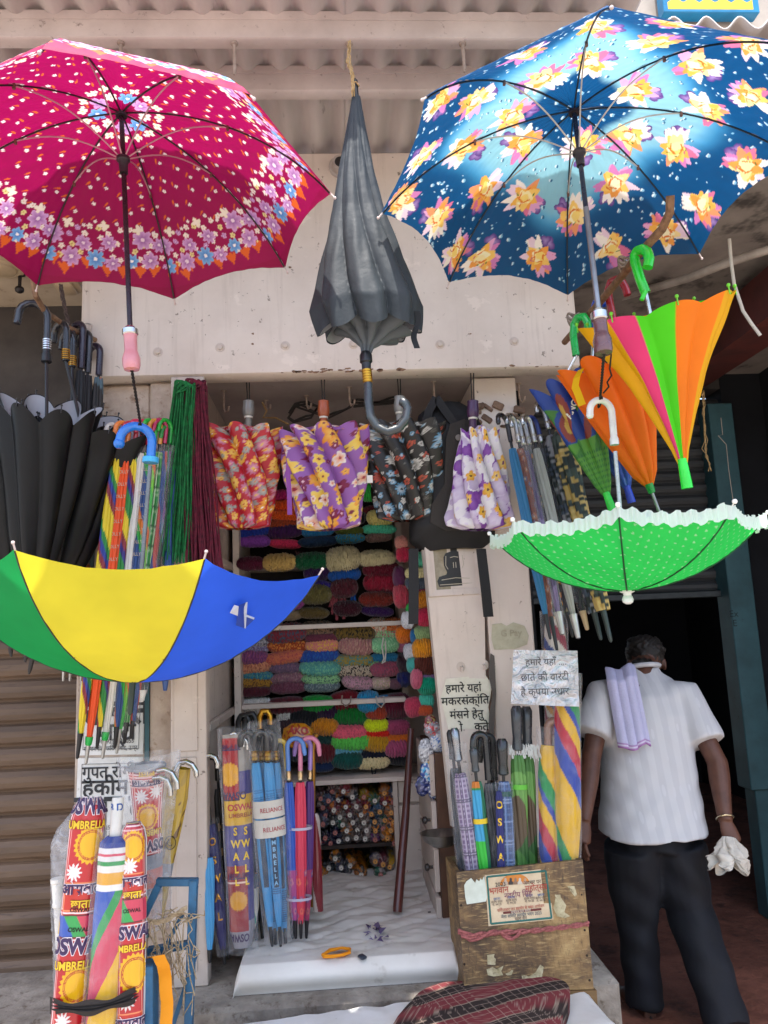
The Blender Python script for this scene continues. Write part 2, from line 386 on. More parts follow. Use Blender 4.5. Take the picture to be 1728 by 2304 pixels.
def rolled(label, Pb, Pt, r, paint, tip=('#17171a', .06, .006), handle=None, sleeve=None, group=None, n=7, twist=1.6, sq=.8, sat=None, name='rolled_umbrella',
           prof=None, amp=.24, seed=1, nu=64, nv=110, cat='umbrella', tie=None, parent=None):
    """a furled umbrella: canopy wound round its shaft, ferrule at Pb, handle beyond Pt"""
    Pb, Pt = Vec(Pb), Vec(Pt); a, e1, e2 = frame_of(Pb, Pt)
    o = thing(name, label, cat, Pb, group) if parent is None else parent
    prof = prof or ((0, r * .42), (.12, r * .72), (.35, r), (.8, r * 1.02), (.95, r * .9), (1, r * .7))
    fn, L = pleat_fn(Pb, Pt, prof, n, ((0, amp), (1, amp * 1.4)), twist, 0, seed * .7, sq, .05, seed)
    P = pr(paint)
    surf('canopy', fn, nu, nv, sat or SATIN, o, lambda u, v: P((u - .5) * 2 * pi * r, v * L))
    if tip:
        c, tl, tr = tip; mb = MB(); mb.tube([Pb + a * .012, Pb, Pb - a * tl * .75, Pb - a * tl * .96, Pb - a * tl], [tr * 1.5, tr * 1.35, tr, tr * .8, tr * .3], 10); mb.build('ferrule', plain(c, .35, 1 if c in ('#b9b9b6',) else 0), o, True)
    if handle:
        h = dict(kind='crook', c='#17171a', R=.035, rad=.011, tail=.02, rise=.07, side=e2, metal=0, shaft=.03, ridge=False); h.update(handle)
        T = Pt + a * h['shaft']
        MB().tube([Pt - a * .02, T + a * .01], .0055, 8).build('shaft', CHROME if h.get('cs') else BLACKP, o, True)
        hm = plain(h['c'], h.get('rough', .28), h['metal'], .3 if not h['metal'] else 0)
        if h['kind'] == 'crook':
            p = crook(T, a, h['side'], h['R'], h['rad'], h['tail'], h['rise'])
            if h['ridge']: p = dense(p, h['rad'] * .5); rr = ridged(p, h['rad'], 2, .1)
            else: rr = [h['rad']] * len(p)
            rr[-1] *= .7
            ho = MB().tube(p, rr, 12).build('handle', hm, o, True)
        else:
            q = h['rad']; ll = h['rise']
            ho = MB().lathe(T, a, [(0, q * .7), (.004, q), (ll * .3, q * .86), (ll * .6, q), (ll * .9, q * 1.08), (ll, q * .7)], 14).build('handle', hm, o, True)
        if h.get('collar'):
            MB().lathe(T - a * .004, a, [(0, h['rad'] * 1.05), (.004, h['rad'] * 1.3), (.012, h['rad'] * 1.05), (.018, h['rad'] * 1.3), (.026, h['rad'] * 1.05), (.03, h['rad'] * 1.25), (.034, h['rad'])], 14).build('collar', plain(h['collar'], .3, 1), o, True)
    if tie:
        z, c = tie; rr = r * 1.12; fr, _ = pleat_fn(Pb + a * (L * z - .008), Pb + a * (L * z + .008), ((0, rr), (1, rr)), 7, ((0, .05), (1, .05)), 0, 0, 0, sq)
        surf('tie_band', fr, 32, 2, cloth('band_' + c.lstrip('#'), 0, .5, .2, colr=c), o)
    if sleeve:
        top = Pt + a * sleeve.get('over', .12); bot = Pb - a * sleeve.get('under', .05); q = sleeve.get('r', r * 1.25)
        fs, _ = pleat_fn(bot, top, ((0, q * .8), (.3, q), (.8, q * 1.05), (1, q * 1.15)), 5, ((0, .12), (1, .2)), .9, 0, seed, .85, .07, seed + 5)
        surf('plastic_sleeve', fs, 40, 60, sleeve.get('m', FILM), o)
    return o, fn, L
def loose(label, Pb, Pt, prof, paint, n=8, amp=.4, twist=.2, zig=.12, sq=.75, group=None, seed=1, nu=160, nv=70, sat=None, phase=0.0, lining=None, name='closed_umbrella', wrk=.03, tips=None, pw=1.0, cat='umbrella', amp0=.25, sway=0.0, U=None, tilt=0.0, warp=0.0):
    """a closed but unwound umbrella: narrow at Pb, open rim at Pt"""
    Pb, Pt = Vec(Pb), Vec(Pt); a, e1, e2 = frame_of(Pb, Pt); o = thing(name, label, cat, Pb, group)
    fn, L = pleat_fn(Pb, Pt, prof, n, ((0, amp0), (.5, (amp + amp0) / 2), (1, amp)), twist, zig, phase, sq, wrk, seed, pw, sway, tilt, warp)
    rim = U or max(p[1] for p in prof); P = paint if callable(paint) else None
    def colf(u, v):
        if isinstance(paint, (list, tuple)):
            k = np.floor((u + (phase + twist * v) / (2 * pi)) * n + .5 * 0).astype(int) % n; pal = np.array([lin(paint[i % len(paint)]) for i in range(n)]); return pal[k]
        if isinstance(paint, str): return flat_print(len(u), paint)
        return P((u - .5) * 2 * pi * rim, v * L)
    surf('canopy', fn, nu, nv, sat or SATIN, o, colf)
    if lining:
        f2 = lambda u, v: fn(u, .15 + .845 * v, -.003); surf('lining', f2, nu, 24, cloth('lining_' + lining.lstrip('#'), .1, .4, .2, colr=lining), o)
    if tips:
        c, r = tips
        for k in range(n):
            th = (2 * pi * k / n - phase - twist) / (2 * pi) + .5; p = Vec(fn(np.array([th % 1]), np.array([1.0]), .002)[0])
            MB().tube([p - a * .012, p + a * .008], .002, 6).ball(p + a * .012, r, 8).build('rib_tip', plain(c, .35), o, True)
    return o, fn, L, (a, e1, e2)
# ------------------------------------------------------------------ ground and the building
def quad_box(x0, x1, y0, y1, z0, z1): return ((x0 + x1) / 2, (y0 + y1) / 2, (z0 + z1) / 2), x1 - x0, y1 - y0, z1 - z0
def bx(mb, x0, x1, y0, y1, z0, z1, bev=0): c, a, b, d = quad_box(x0, x1, y0, y1, z0, z1); return mb.box(c, a, b, d, None, bev)
YF = 2.85
g = MB().add([(-60, -60, 0), (60, -60, 0), (60, 60, 0), (-60, 60, 0)], [(0, 1, 2, 3)]).build('ground', mat('dusty_road', '#a59b90', '#8d8378', .95, scale=3, bs=.5)); tag(g, None, None, kind='structure')
XL, XR = at(182, 760, YF).x, at(1300, 760, YF).x
ZB, ZT = at(740, 838, YF).z, at(740, 343, YF).z
XJ = at(466, 1900, YF).x                     # left jamb of the opening
XP0, XP1 = at(1092, 1300, 3.0).x, at(1192, 1300, 3.0).x
shop = thing('shop_building', 'whitewashed umbrella and yarn shop front with open counter', 'building', (0, 3.5, 0))
fb = MB(); bx(fb, XL, XR, YF, YF + .1, ZB, ZT, .006); fas = fb.build('fascia', WHITEPAINT, shop, True)
for px, py in ((355, 792), (495, 782), (642, 778), (795, 775), (990, 775), (1157, 768), (752, 700)):
    p = at(px, py, YF); MB().lathe(p + Vec((0, .002, 0)), (0, -1, 0), [(0, .019), (.004, .018), (.005, .011), (.011, .0105), (.013, .006)], 16).build('bolt', WHITEPAINT2, fas, True)
m_ = MB()
ctr = [RN.uniform(XL, XR) for _ in range(6)]
for k in range(42):
    q = Vec((min(XR - .02, max(XL + .02, RN.choice(ctr) + RN.gauss(0, .07))), YF - .0012, ZB + abs(RN.gauss(0, .007)) + .001)); w_ = RN.uniform(.003, .014) * (2 if RN.random() < .1 else 1); n_ = 7
    m_.prism([(w_ * (.6 + .5 * RN.random()) * cos(2 * pi * i / n_), w_ * .32 * (.5 + RN.random()) * sin(2 * pi * i / n_)) for i in range(n_)], q, (1, 0, 0), (0, 0, 1), -.0005)
for k in range(12):
    q = Vec((RN.uniform(XL + .02, XR - .02), YF - .0012, RN.uniform(ZB + .05, ZT - .1))); w_ = RN.uniform(.002, .007); m_.prism([(w_ * (.6 + .6 * RN.random()) * cos(2 * pi * i / 6), w_ * .6 * (.5 + RN.random()) * sin(2 * pi * i / 6)) for i in range(6)], q, (1, 0, 0), (0, 0, 1), -.0005)
tag(m_.build('chipped_paint', mat('chip_brown', '#8a6b54', '#5f4737', .9, scale=60), fas), None, None, kind='stuff')
p = at(195, 750, YF); m_ = MB(); m_.box(p + Vec((0, -.005, 0)), .03, .01, .075, Matrix.Rotation(.2, 3, 'Y'), .008); m_.lathe(p + Vec((-.003, -.009, .014)), (0, -1, 0), [(0, .011), (.009, .01)], 8); m_.build('bracket', WHITEPAINT2, fas, True)
m_ = MB(); bx(m_, -1.6, 3.2, 3.1, 3.3, ZT + .0, 6.0); m_.build('upper_wall', mat('upper_wall', '#b3aaa0', '#90877e', .9, scale=2, bs=.3), shop)
m_ = MB(); bx(m_, XL, XR, YF + .1, 4.2, ZB + .02, ZB + .12); m_.build('ceiling', CEILP, shop)
m_ = MB(); bx(m_, XL, XP1, 4.1, 4.2, .45, ZB + .02); m_.build('back_wall', WHITEPAINT2, shop)
m_ = MB(); bx(m_, XJ - .07, XJ - .03, YF + .1, 4.1, .45, ZB + .02); m_.build('side_wall', WHITEPAINT2, shop)
m_ = MB(); bx(m_, XP0, XP1, 3.0, 4.1, .3, ZB + .019, .008); pil = m_.build('pillar', WHITEPAINT, shop, True)
# broken brick head of the pillar
m_ = MB()
for k in range(12):
    q = Vec((RN.uniform(XP0 - .005, XP1 + .005), 2.995 + RN.uniform(-.006, .008), ZB - .16 + RN.uniform(-.05, .06)))
    m_.box(q, RN.uniform(.015, .05), .02, RN.uniform(.01, .03), Matrix.Rotation(RN.uniform(-1, 1), 3, 'Y'), .004)
tag(m_.build('broken_plaster', mat('broken_brick', '#8a6f5c', '#4d3d33', .95, scale=18, bs=.8), pil), None, None, kind='stuff')
m_ = MB(); bx(m_, -1.45, XP1 + .12, 2.68, 4.15, -.1, .45, .012); m_.build('platform', CONCRETE, shop, True)
# left of the opening: post with posters, plaster strip, folded plank door
XD = at(388, 1800, YF + .03).x; XPO = at(172, 1800, YF + .1).x; XT = at(336, 1800, YF + .07).x
m_ = MB(); bx(m_, XD, XJ, YF, YF + .07, .45, ZB - .002, .004); dr = m_.build('door_leaf', WHITEPAINT2, shop, True)
zb_ = at(430, 1690, YF).z; m_ = MB(); bx(m_, XD + .012, XJ - .03, YF - .006, YF + .003, zb_, ZB - .03, .003); m_.build('door_panel', WHITEPAINT2, dr, True)
m_ = MB(); bx(m_, XD + .02, XJ - .035, YF - .006, YF + .003, .5, zb_ - .02, .003); m_.build('door_panel', WHITEPAINT2, dr, True)
m_ = MB(); bx(m_, XT, XD - .004, YF + .05, YF + .3, .0, ZB - .003, .01); m_.build('plaster_strip', PLASTER, shop, True)
m_ = MB(); bx(m_, XPO, XT - .002, YF + .07, YF + .35, .0, ZB - .003, .012); po = m_.build('post', PLASTER, shop, True)
m_ = MB(); bx(m_, XT - .012, XT + .004, YF + .045, YF + .069, .6, at(340, 1480, YF).z + .3); m_.build('edge_strip', TEAL, shop)
# recess over the left shutter
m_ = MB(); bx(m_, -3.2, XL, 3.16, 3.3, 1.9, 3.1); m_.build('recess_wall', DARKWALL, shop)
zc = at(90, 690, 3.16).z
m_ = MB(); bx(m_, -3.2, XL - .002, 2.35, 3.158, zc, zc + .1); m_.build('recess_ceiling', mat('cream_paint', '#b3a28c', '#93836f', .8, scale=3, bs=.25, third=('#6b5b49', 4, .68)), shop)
p = at(4, 655, 2.8); p.z = zc
MB().lathe(p, (0, 0, -1), [(0, .075), (.012, .075), (.016, .06), (.012, .052), (.02, .048), (.026, .03)], 28).build('ceiling_rose', mat('cream_fit', '#b09c80', '#9a876d', .5, scale=9), shop, True)
p = at(44, 650, 2.85); p.z = zc; m_ = MB(); m_.lathe(p, (0, 0, -1), [(0, .022), (.01, .02), (.014, .007), (.06, .006)], 12); m_.ball(p - Vec((0, 0, .07)), .018, 10, (1, 1, .8)); m_.build('ceiling_hook', DARKSTEEL, shop, True)
p = at(150, 655, 2.9); p.z = zc; m_ = MB(); m_.box(p - Vec((0, 0, .02)), .1, .12, .04, None, .008); m_.box(p - Vec((.0, 0, .045)), .06, .09, .02, None, .006); m_.build('switch_box', mat('cream_fit', '#b09c80'), shop, True)
# passage on the right
FLZ = .07
XW = at(1700, 1500, 4.2).x
def wall_piece(name, x0, x1, y0, y1, z0, z1, m): q = MB(); bx(q, x0, x1, y0, y1, z0, z1); return q.build(name, m, shop)
ZS = 3.0
SOFF = mat('sooty_soffit', '#8d827b', '#5e5651', .9, scale=2.2, bs=.4, third=('#2c2826', 2, .6))
q = MB(); q.add([(XR + .002, 2.0, ZS + .12), (3.6, 2.0, ZS + .12), (3.6, 4.6, ZS), (XR + .002, 4.6, ZS)], [(3, 2, 1, 0)]); q.add([(XR + .002, 2.0, ZS + .3), (3.6, 2.0, ZS + .3), (3.6, 4.6, ZS + .3), (XR + .002, 4.6, ZS + .3)], [(0, 1, 2, 3)]); q.add([(XR + .002, 2.0, ZS + .12), (3.6, 2.0, ZS + .12), (3.6, 2.0, ZS + .3), (XR + .002, 2.0, ZS + .3)], [(0, 1, 2, 3)])
q.build('soffit', SOFF, shop)
P0, P1 = at(1760, 690, 2.75), at(1500, 880, 4.25)
q = MB(); q.beam(P0 + Vec((.1, 0, .1)), P1 + Vec((.1, 0, .1)), .2, .2); q.build('red_beam', mat('red_beam', '#5e2722', '#43201d', .7, scale=5, bs=.3), shop)
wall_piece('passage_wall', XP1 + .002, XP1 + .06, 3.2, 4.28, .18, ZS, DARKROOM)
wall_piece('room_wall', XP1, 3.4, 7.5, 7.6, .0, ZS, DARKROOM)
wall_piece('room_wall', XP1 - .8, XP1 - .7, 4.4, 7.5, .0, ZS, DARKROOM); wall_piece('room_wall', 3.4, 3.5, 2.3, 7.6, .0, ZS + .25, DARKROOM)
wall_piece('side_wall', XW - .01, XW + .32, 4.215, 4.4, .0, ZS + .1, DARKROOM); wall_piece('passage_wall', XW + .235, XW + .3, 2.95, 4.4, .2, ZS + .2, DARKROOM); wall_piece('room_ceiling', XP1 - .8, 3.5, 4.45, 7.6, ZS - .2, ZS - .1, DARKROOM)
fl = MB(); bx(fl, XP1 + .122, 3.4, 2.6, 7.5, -.05, FLZ); fl = fl.build('floor', mat('earth_floor', '#7a4c3c', '#573226', .85, scale=5, bs=.8, bd=.012, third=('#3a231b', 1.2, .6)), None); tag(fl, None, None, kind='structure')
wall_piece('lintel', XP1, XW, 4.22, 4.4, at(1400, 880, 4.22).z, ZS, DARKWALL)
# pipe and loose cable under the soffit
pts = [at(1728, 562, 2.7), at(1640, 590, 2.75), at(1550, 625, 2.9), at(1470, 648, 3.1), at(1385, 672, 3.3)]
MB().tube(pts, .018, 10).build('conduit_pipe', mat('pipe_grey', '#9c9188', '#7c726a', .5, scale=9), shop, True)
pts = [at(x, y, 2.68) for x, y in ((1641, 538), (1645, 590), (1652, 640), (1672, 700), (1692, 730), (1711, 755))]
tag(MB().tube(pts, .0065, 8).build('loose_cable', plain('#cfc8bd', .5), None, True), 'pale loose cable hanging off the pipe under the soffit', 'cable')

# roof of corrugated sheet on two purlins
ZC = ZT + .01
roof = thing('corrugated_canopy', 'grey corrugated sheet canopy on two painted purlins above the shop', 'canopy', (0, 2.3, ZC))
SHEET = mat('asbestos_sheet', '#c8bfba', '#a89f9a', .85, scale=2.5, bs=.25, third=('#5f5754', 7, .7), stretch=(1, .25, 1))
def sheet(x0, x1, y0, y1, z, seed):
    def fn(u, v):
        x = x0 + (x1 - x0) * u; y = y0 + (y1 - y0) * v
        return np.stack([x, y, z + .045 + .022 * np.sin(x / .116 * 2 * pi) + (y - 2.95) * -.02 + .004 * wob(u * 3, v, seed)], 1)
    o = surf('sheet', fn, int((x1 - x0) / .011), 24, SHEET, roof); o.data.materials[0] = SHEET
    so_ = o.modifiers.new('t', 'SOLIDIFY'); so_.thickness = .006; return o
YE = 1.76
XE = at(1490, 20, 2.02).x
sheet(-3.0, .08, YE, 3.02, ZC, 1); sheet(.06, XE, YE + .02, 3.0, ZC + .007, 2); YE3 = 2.0
for _ in range(300): YE3 += .002 if at(1600, 52, YE3).z < ZC + .05 else -.002
sheet(XE - .02, 3.0, YE3, 3.03, ZC - .004, 3)
for (ya, yb), nm in (((40, 88), 0), ((168, 198), 1)):
    za = ZC + .02
    # find Y so that the purlin's lower edge lands on the pixel row
    Y = 2.2
    for _ in range(20): Y += ((at(864, yb, Y).z - za + .07) < 0) * .02 - ((at(864, yb, Y).z - za + .07) > 0) * .02
    YP = Y
    m_ = MB(); bx(m_, -3.0, (XE, 3.0)[nm], Y, Y + .05, za - .07, za - .002, .004); bx(m_, -3.0, (XE, 3.0)[nm], Y - .0, Y + .045, za - .004, za + .03, .002); m_.build('purlin', mat('purlin_paint', '#cdc1ba', '#b5a8a2', .6, scale=4, bs=.2, third=('#6b5d57', 9, .68)), roof, True)
    if nm == 0:
        YP1, ZP1 = Y, za - .07
        for px, py, l in ((272, 85, .12), (527, 85, .115), (785, 85, .11), (1040, 85, .105)):
            p = at(px, py, Y + .02); p.z = ZP1
            m_ = MB(); m_.lathe(p, (0, 0, -1), [(0, .012), (.006, .012), (.009, .006)], 12); m_.tube([p, p + Vec((0, 0, -l * .9)), p + Vec((-.002, 0, -l))], [.006, .0055, .003], 8); m_.build('hanging_rod', mat('rod_paint', '#a89a90', '#8c7c70', .7, scale=30), roof, True)
        p = at(735, 90, Y + .1)
        tag(MB().tube([p + Vec((-.012, 0, .04)), p + Vec((-.014, 0, .01)), p + Vec((0, 0, 0)), p + Vec((.025, 0, .02)), p + Vec((.03, 0, .018))], .004, 8).build('wire_hook', DARKSTEEL, None, True), 'small bent dark wire hook under the near purlin', 'hook')
# sign on the wall above the canopy, seen past its right edge
p0, p1 = at(1480, 30, 3.08), at(1692, 30, 3.08)
sg = thing('signboard', 'blue signboard with yellow ornaments above the canopy edge', 'signboard', p0)
zb = at(1600, 38, 3.08).z - .03
m_ = MB(); bx(m_, p0.x, p1.x, 3.02, 3.08, zb, zb + .6, .004); m_.build('board', mat('sign_blue', '#1b7fae', '#156a95', .35, scale=5, bs=.1), sg, True)
YEL = plain('#d8b928', .5)
pl = [(t / 40 * (p1.x - p0.x - .05) , .05 + .018 * abs(sin(t * .42))) for t in range(41)]
m_ = MB(); m_.prism([(0, .015)] + pl + [(p1.x - p0.x - .05, .015)], (p0.x + .02, 3.0195, zb), (1, 0, 0), (0, 0, 1), -.002); m_.build('border', YEL, sg)
for r in (.16, .145): pass
m_ = MB(); cc = Vec((p1.x - .14, 3.017, zb + .16))
for r in (.13, .1, .075): m_.tube([cc + Vec((cos(t) * r, 0, sin(t) * r * .55)) for t in np.linspace(0, 2 * pi, 30)], .004, 6, False)
m_.build('ornament', YEL, sg)

# shutters
def shutter(label, x0, x1, y, z0, z1, m, pitch=.075, side=None):
    o = thing('roller_shutter', label, 'shutter', (x0, y, z0))
    n = int((z1 - z0) / pitch); pf = []
    for i in range(n):
        for a, b in ((0, .0), (.12, .012), (.35, .02), (.6, .02), (.82, .008), (.9, -.004)): pf.append((z0 + (i + a) * pitch, b))
    v = []; f = []
    for z, d in pf:
        if side is None: v += [(x0, y - d, z), (x1, y - d, z)]
        else: v += [(side - d, y, z), (side - d, y + x1 - x0, z)]
    for i in range(len(pf) - 1): f.append((2 * i, 2 * i + 1, 2 * i + 3, 2 * i + 2))
    mesh('slats', v, f, m, o, False); return o
SHB = mat('brown_shutter', '#6b5644', '#4d3e32', .55, metal=.0, scale=6, bs=.3, third=('#463529', 5, .63), stretch=(.3, 1, 2))
sh = shutter('dusty brown closed roller shutter beside the poster post', -3.1, XPO + .03, 3.1, .0, 1.95, SHB, .083)
m_ = MB(); bx(m_, XPO - .02, XPO + .0, 3.02, 3.09, 0, 2.0, .003); m_.build('guide_rail', PLASTER, sh, True)
ZH = at(1450, 1338, 4.2).z
SHD = mat('dark_shutter', '#3a3b3c', '#28292b', .6, scale=5, bs=.3, stretch=(.4, 1, 2))
sh = shutter('dark roller shutter half raised over the black doorway', XP1 + .1, XW - .05, 4.2, ZH, ZS - .06, SHD, .07)
m_ = MB(); bx(m_, XP1 + .1, XW - .05, 4.15, 4.19, ZH - .03, ZH + .005, .004); m_.build('bottom_bar', plain('#2b3133', .6), sh, True)
sh = shutter('dark roller shutter along the right hand side wall', 0, 1.2, 2.95, .2, 2.62, SHD, .07, side=XW + .22)
dp = thing('door_post', 'teal painted iron door post at the dark doorway', 'post', (XW, 4.1, .2))
xa, xb = at(1634, 1350, 4.1).x, at(1690, 1350, 4.1).x
m_ = MB(); bx(m_, xa, xb, 4.06, 4.2, at(1690, 1780, 4.06).z, 2.8, .006); m_.build('casing', TEAL, dp, True)
m_ = MB(); bx(m_, xa + .035, xb - .01, 4.09, 4.2, FLZ, at(1690, 1780, 4.06).z + .001, .006); m_.build('leg', TEAL, dp, True)
O = at(1652, 1392, 4.058); text('chalk_mark', 'Ex\nE', dp, flatf(O, (1, 0, 0), (0, 0, 1)), .05, plain('#17282b', .8))
# two loose strings hanging in front of the post
for pts, lab in (([(1580, 880), (1584, 930), (1588, 990), (1586, 1010), (1600, 1060)], 'brown fuzzy string hanging beside the orange umbrella'), ([(1622, 940), (1626, 978), (1616, 980), (1634, 1000), (1640, 1060), (1650, 1130)], 'thin pale wire dangling before the teal post')):
    m = JUTE if 'fuzzy' in lab else plain('#8d8578', .6); mb = MB(); P = dense([at(x, y, 3.6) for x, y in pts], .03)
    for k in range(4 if 'fuzzy' in lab else 1): mb.tube([q + Vec((RN.gauss(0, .006), RN.gauss(0, .006), 0)) * (k > 0) for q in P], .0022, 5)
    tag(mb.build('hanging_string', m, None, True), lab, 'string')

# bulb holder on the fascia behind the black umbrella
p = at(765, 378, YF); h = thing('lamp_holder', 'round white lamp holder on the fascia behind the black umbrella', 'lamp holder', p)
MB().lathe(p, (0, -1, -.1), [(0, .045), (.01, .045), (.016, .036), (.03, .034), (.05, .03), (.05, .022)], 24).build('base', mat('holder', '#b5aba4', '#9b918a', .4, scale=9), h, True)
MB().lathe(p + Vec((0, -.0505, -.005)), (0, -1, -.1), [(0, .021), (.0015, .02)], 20).build('socket', plain('#242021', .5), h, True)

# bench with the white cloth, and the plaid cloth
zbn = .458
bl = [at(440, 2296, 2.55).x, at(1318, 2240, 2.64).x]
def bench(u, v):
    x = bl[0] + (bl[1] - bl[0]) * u; y = 2.0 + (.53 + .17 * u) * v; z = zbn + .005 * wob(u * 5, v * 2, 8, 7, 5) + .006 * np.abs(np.sin(u * 30 + v * 9)) * wob(u * 2, v, 3) - .03 * np.clip((u - .985) / .015, 0, 1)
    return np.stack([x + .07 * (1 - v) * u, y + .012 * wob(u * 2, v, 4), z], 1)
bn = thing('bench', 'low bench under a soiled white sheet before the shop step', 'bench', (0, 2.3, 0))
WSHEET = mat('white_sheet', '#d2d0cf', '#bcb8b4', .85, scale=3, bs=.25, third=('#8f857b', 4, .68))
surf('sheet', bench, 90, 40, WSHEET, bn)
m_ = MB(); bx(m_, bl[0] + .03, bl[1] - .01, 2.02, 2.62, .0, zbn - .03); m_.build('top', WSHEET, bn)
PLAID = cloth('plaid_cloth', 0, .95, .4, 60, spec=.05)
c0 = at(1085, 2262, 2.47); c0.y = 2.47
def plcl(u, v):
    a = u * 2 * pi; hh = interp(v, ((0, 0), (.12, .035), (.3, .038), (.6, .044), (1, .045))); rr = interp(v, ((0, 1), (.12, 1.02), (.3, .95), (.6, .6), (1, .02)))
    x = .235 * np.sign(np.cos(a)) * np.abs(np.cos(a)) ** .36 * rr; y = .2 * np.sign(np.sin(a)) * np.abs(np.sin(a)) ** .36 * rr; x = x + .03 * wob(y * 4, x * 2, 31, 4, 2)
    w = .018 * wob(x * 3, y * 3, 3, 5, 3) * (v > .1) + .007 * wob(x * 12, y * 5, 6, 5, 4)
    return np.stack([c0.x + x + y * .28, c0.y - .03 + y - x * .12, zbn + .006 + hh * (1 + .35 * (x / .24)) * .95 + w * hh * 6], 1)
def plcol(u, v):
    P = plcl(u, v); U, Vv = P[:, 0] + .28 * P[:, 1], P[:, 1] - .3 * P[:, 0] + P[:, 2] * .4
    C = flat_print(len(u), '#74393c'); b = (Vv / .14) % 1; C[b < .45] = lin('#3a3230')
    C[(b > .43) & (b < .47)] = lin('#8a7a6c'); C[b > .975] = lin('#8a7a6c')
    ln = ((U / .028) % 1 < .1) | ((Vv / .03) % 1 < .09); C[ln] = C[ln] * .45 + .55 * np.array(lin('#a08c80')); return C
tag(surf('plaid_cloth', plcl, 280, 220, PLAID, None, plcol), 'folded maroon and charcoal plaid cloth lying on the white bench', 'cloth')

# mattress
f0, f1 = at(530, 2215, 2.80), at(1036, 2185, 2.80); b0, b1 = at(700, 1995, 3.72), at(985, 1975, 3.72)
def mat_fn(u, v):
    # u around the front-to-back section, v left to right
    th = .095
    s = np.clip((u - .18) / .64, 0, 1)
    x = (f0.x + (f1.x - f0.x) * v) * (1 - s) + ((XJ + .1) + (.52 - XJ - .1) * v) * s
    y = 2.76 + .97 * s; z = np.full_like(u, .45 + th)
    fr = u < .18; a = u[fr] / .18; y[fr] = 2.76 - .02 * np.sin(a * pi) + .0 ; z[fr] = .452 + th * a ** .8
    y[fr] -= .012 * np.sin(a * pi)
    bk = u > .82; a = (u[bk] - .82) / .18; y[bk] = 3.73 + .012 * np.sin(a * pi); z[bk] = .45 + th * (1 - a)
    e = np.minimum(v, 1 - v); z = .45 + (z - .45) * np.clip(e / .03, .02, 1) ** .5
    cr = np.abs(np.sin((x * 2.2 - y * 5 + .3 * wob(u * 2, v * 2, 3, 4, 2)) * 6)) ** .35
    z += (.014 * wob(u * 2.2, v * 1.6, 21, 5, 3) + .007 * wob(u * 9, v * 4, 5, 6, 3) + .004 * wob(u * 22, v * 8, 15, 6, 3) - .010 * (1 - cr)) * (s > 0) * (s < 1) * np.clip(e / .05, 0, 1) * np.clip(s * 6, 0, 1)
    return np.stack([x, y, z], 1)
tag(surf('mattress', mat_fn, 150, 150, mat('mattress_cloth', '#dcd7d0', '#d0cac2', .95, scale=3.4, bs=.35, third=('#a89e93', 2.2, .68), spec=.1), None, flip=True), 'thin white soiled mattress covering the shop floor', 'mattress')
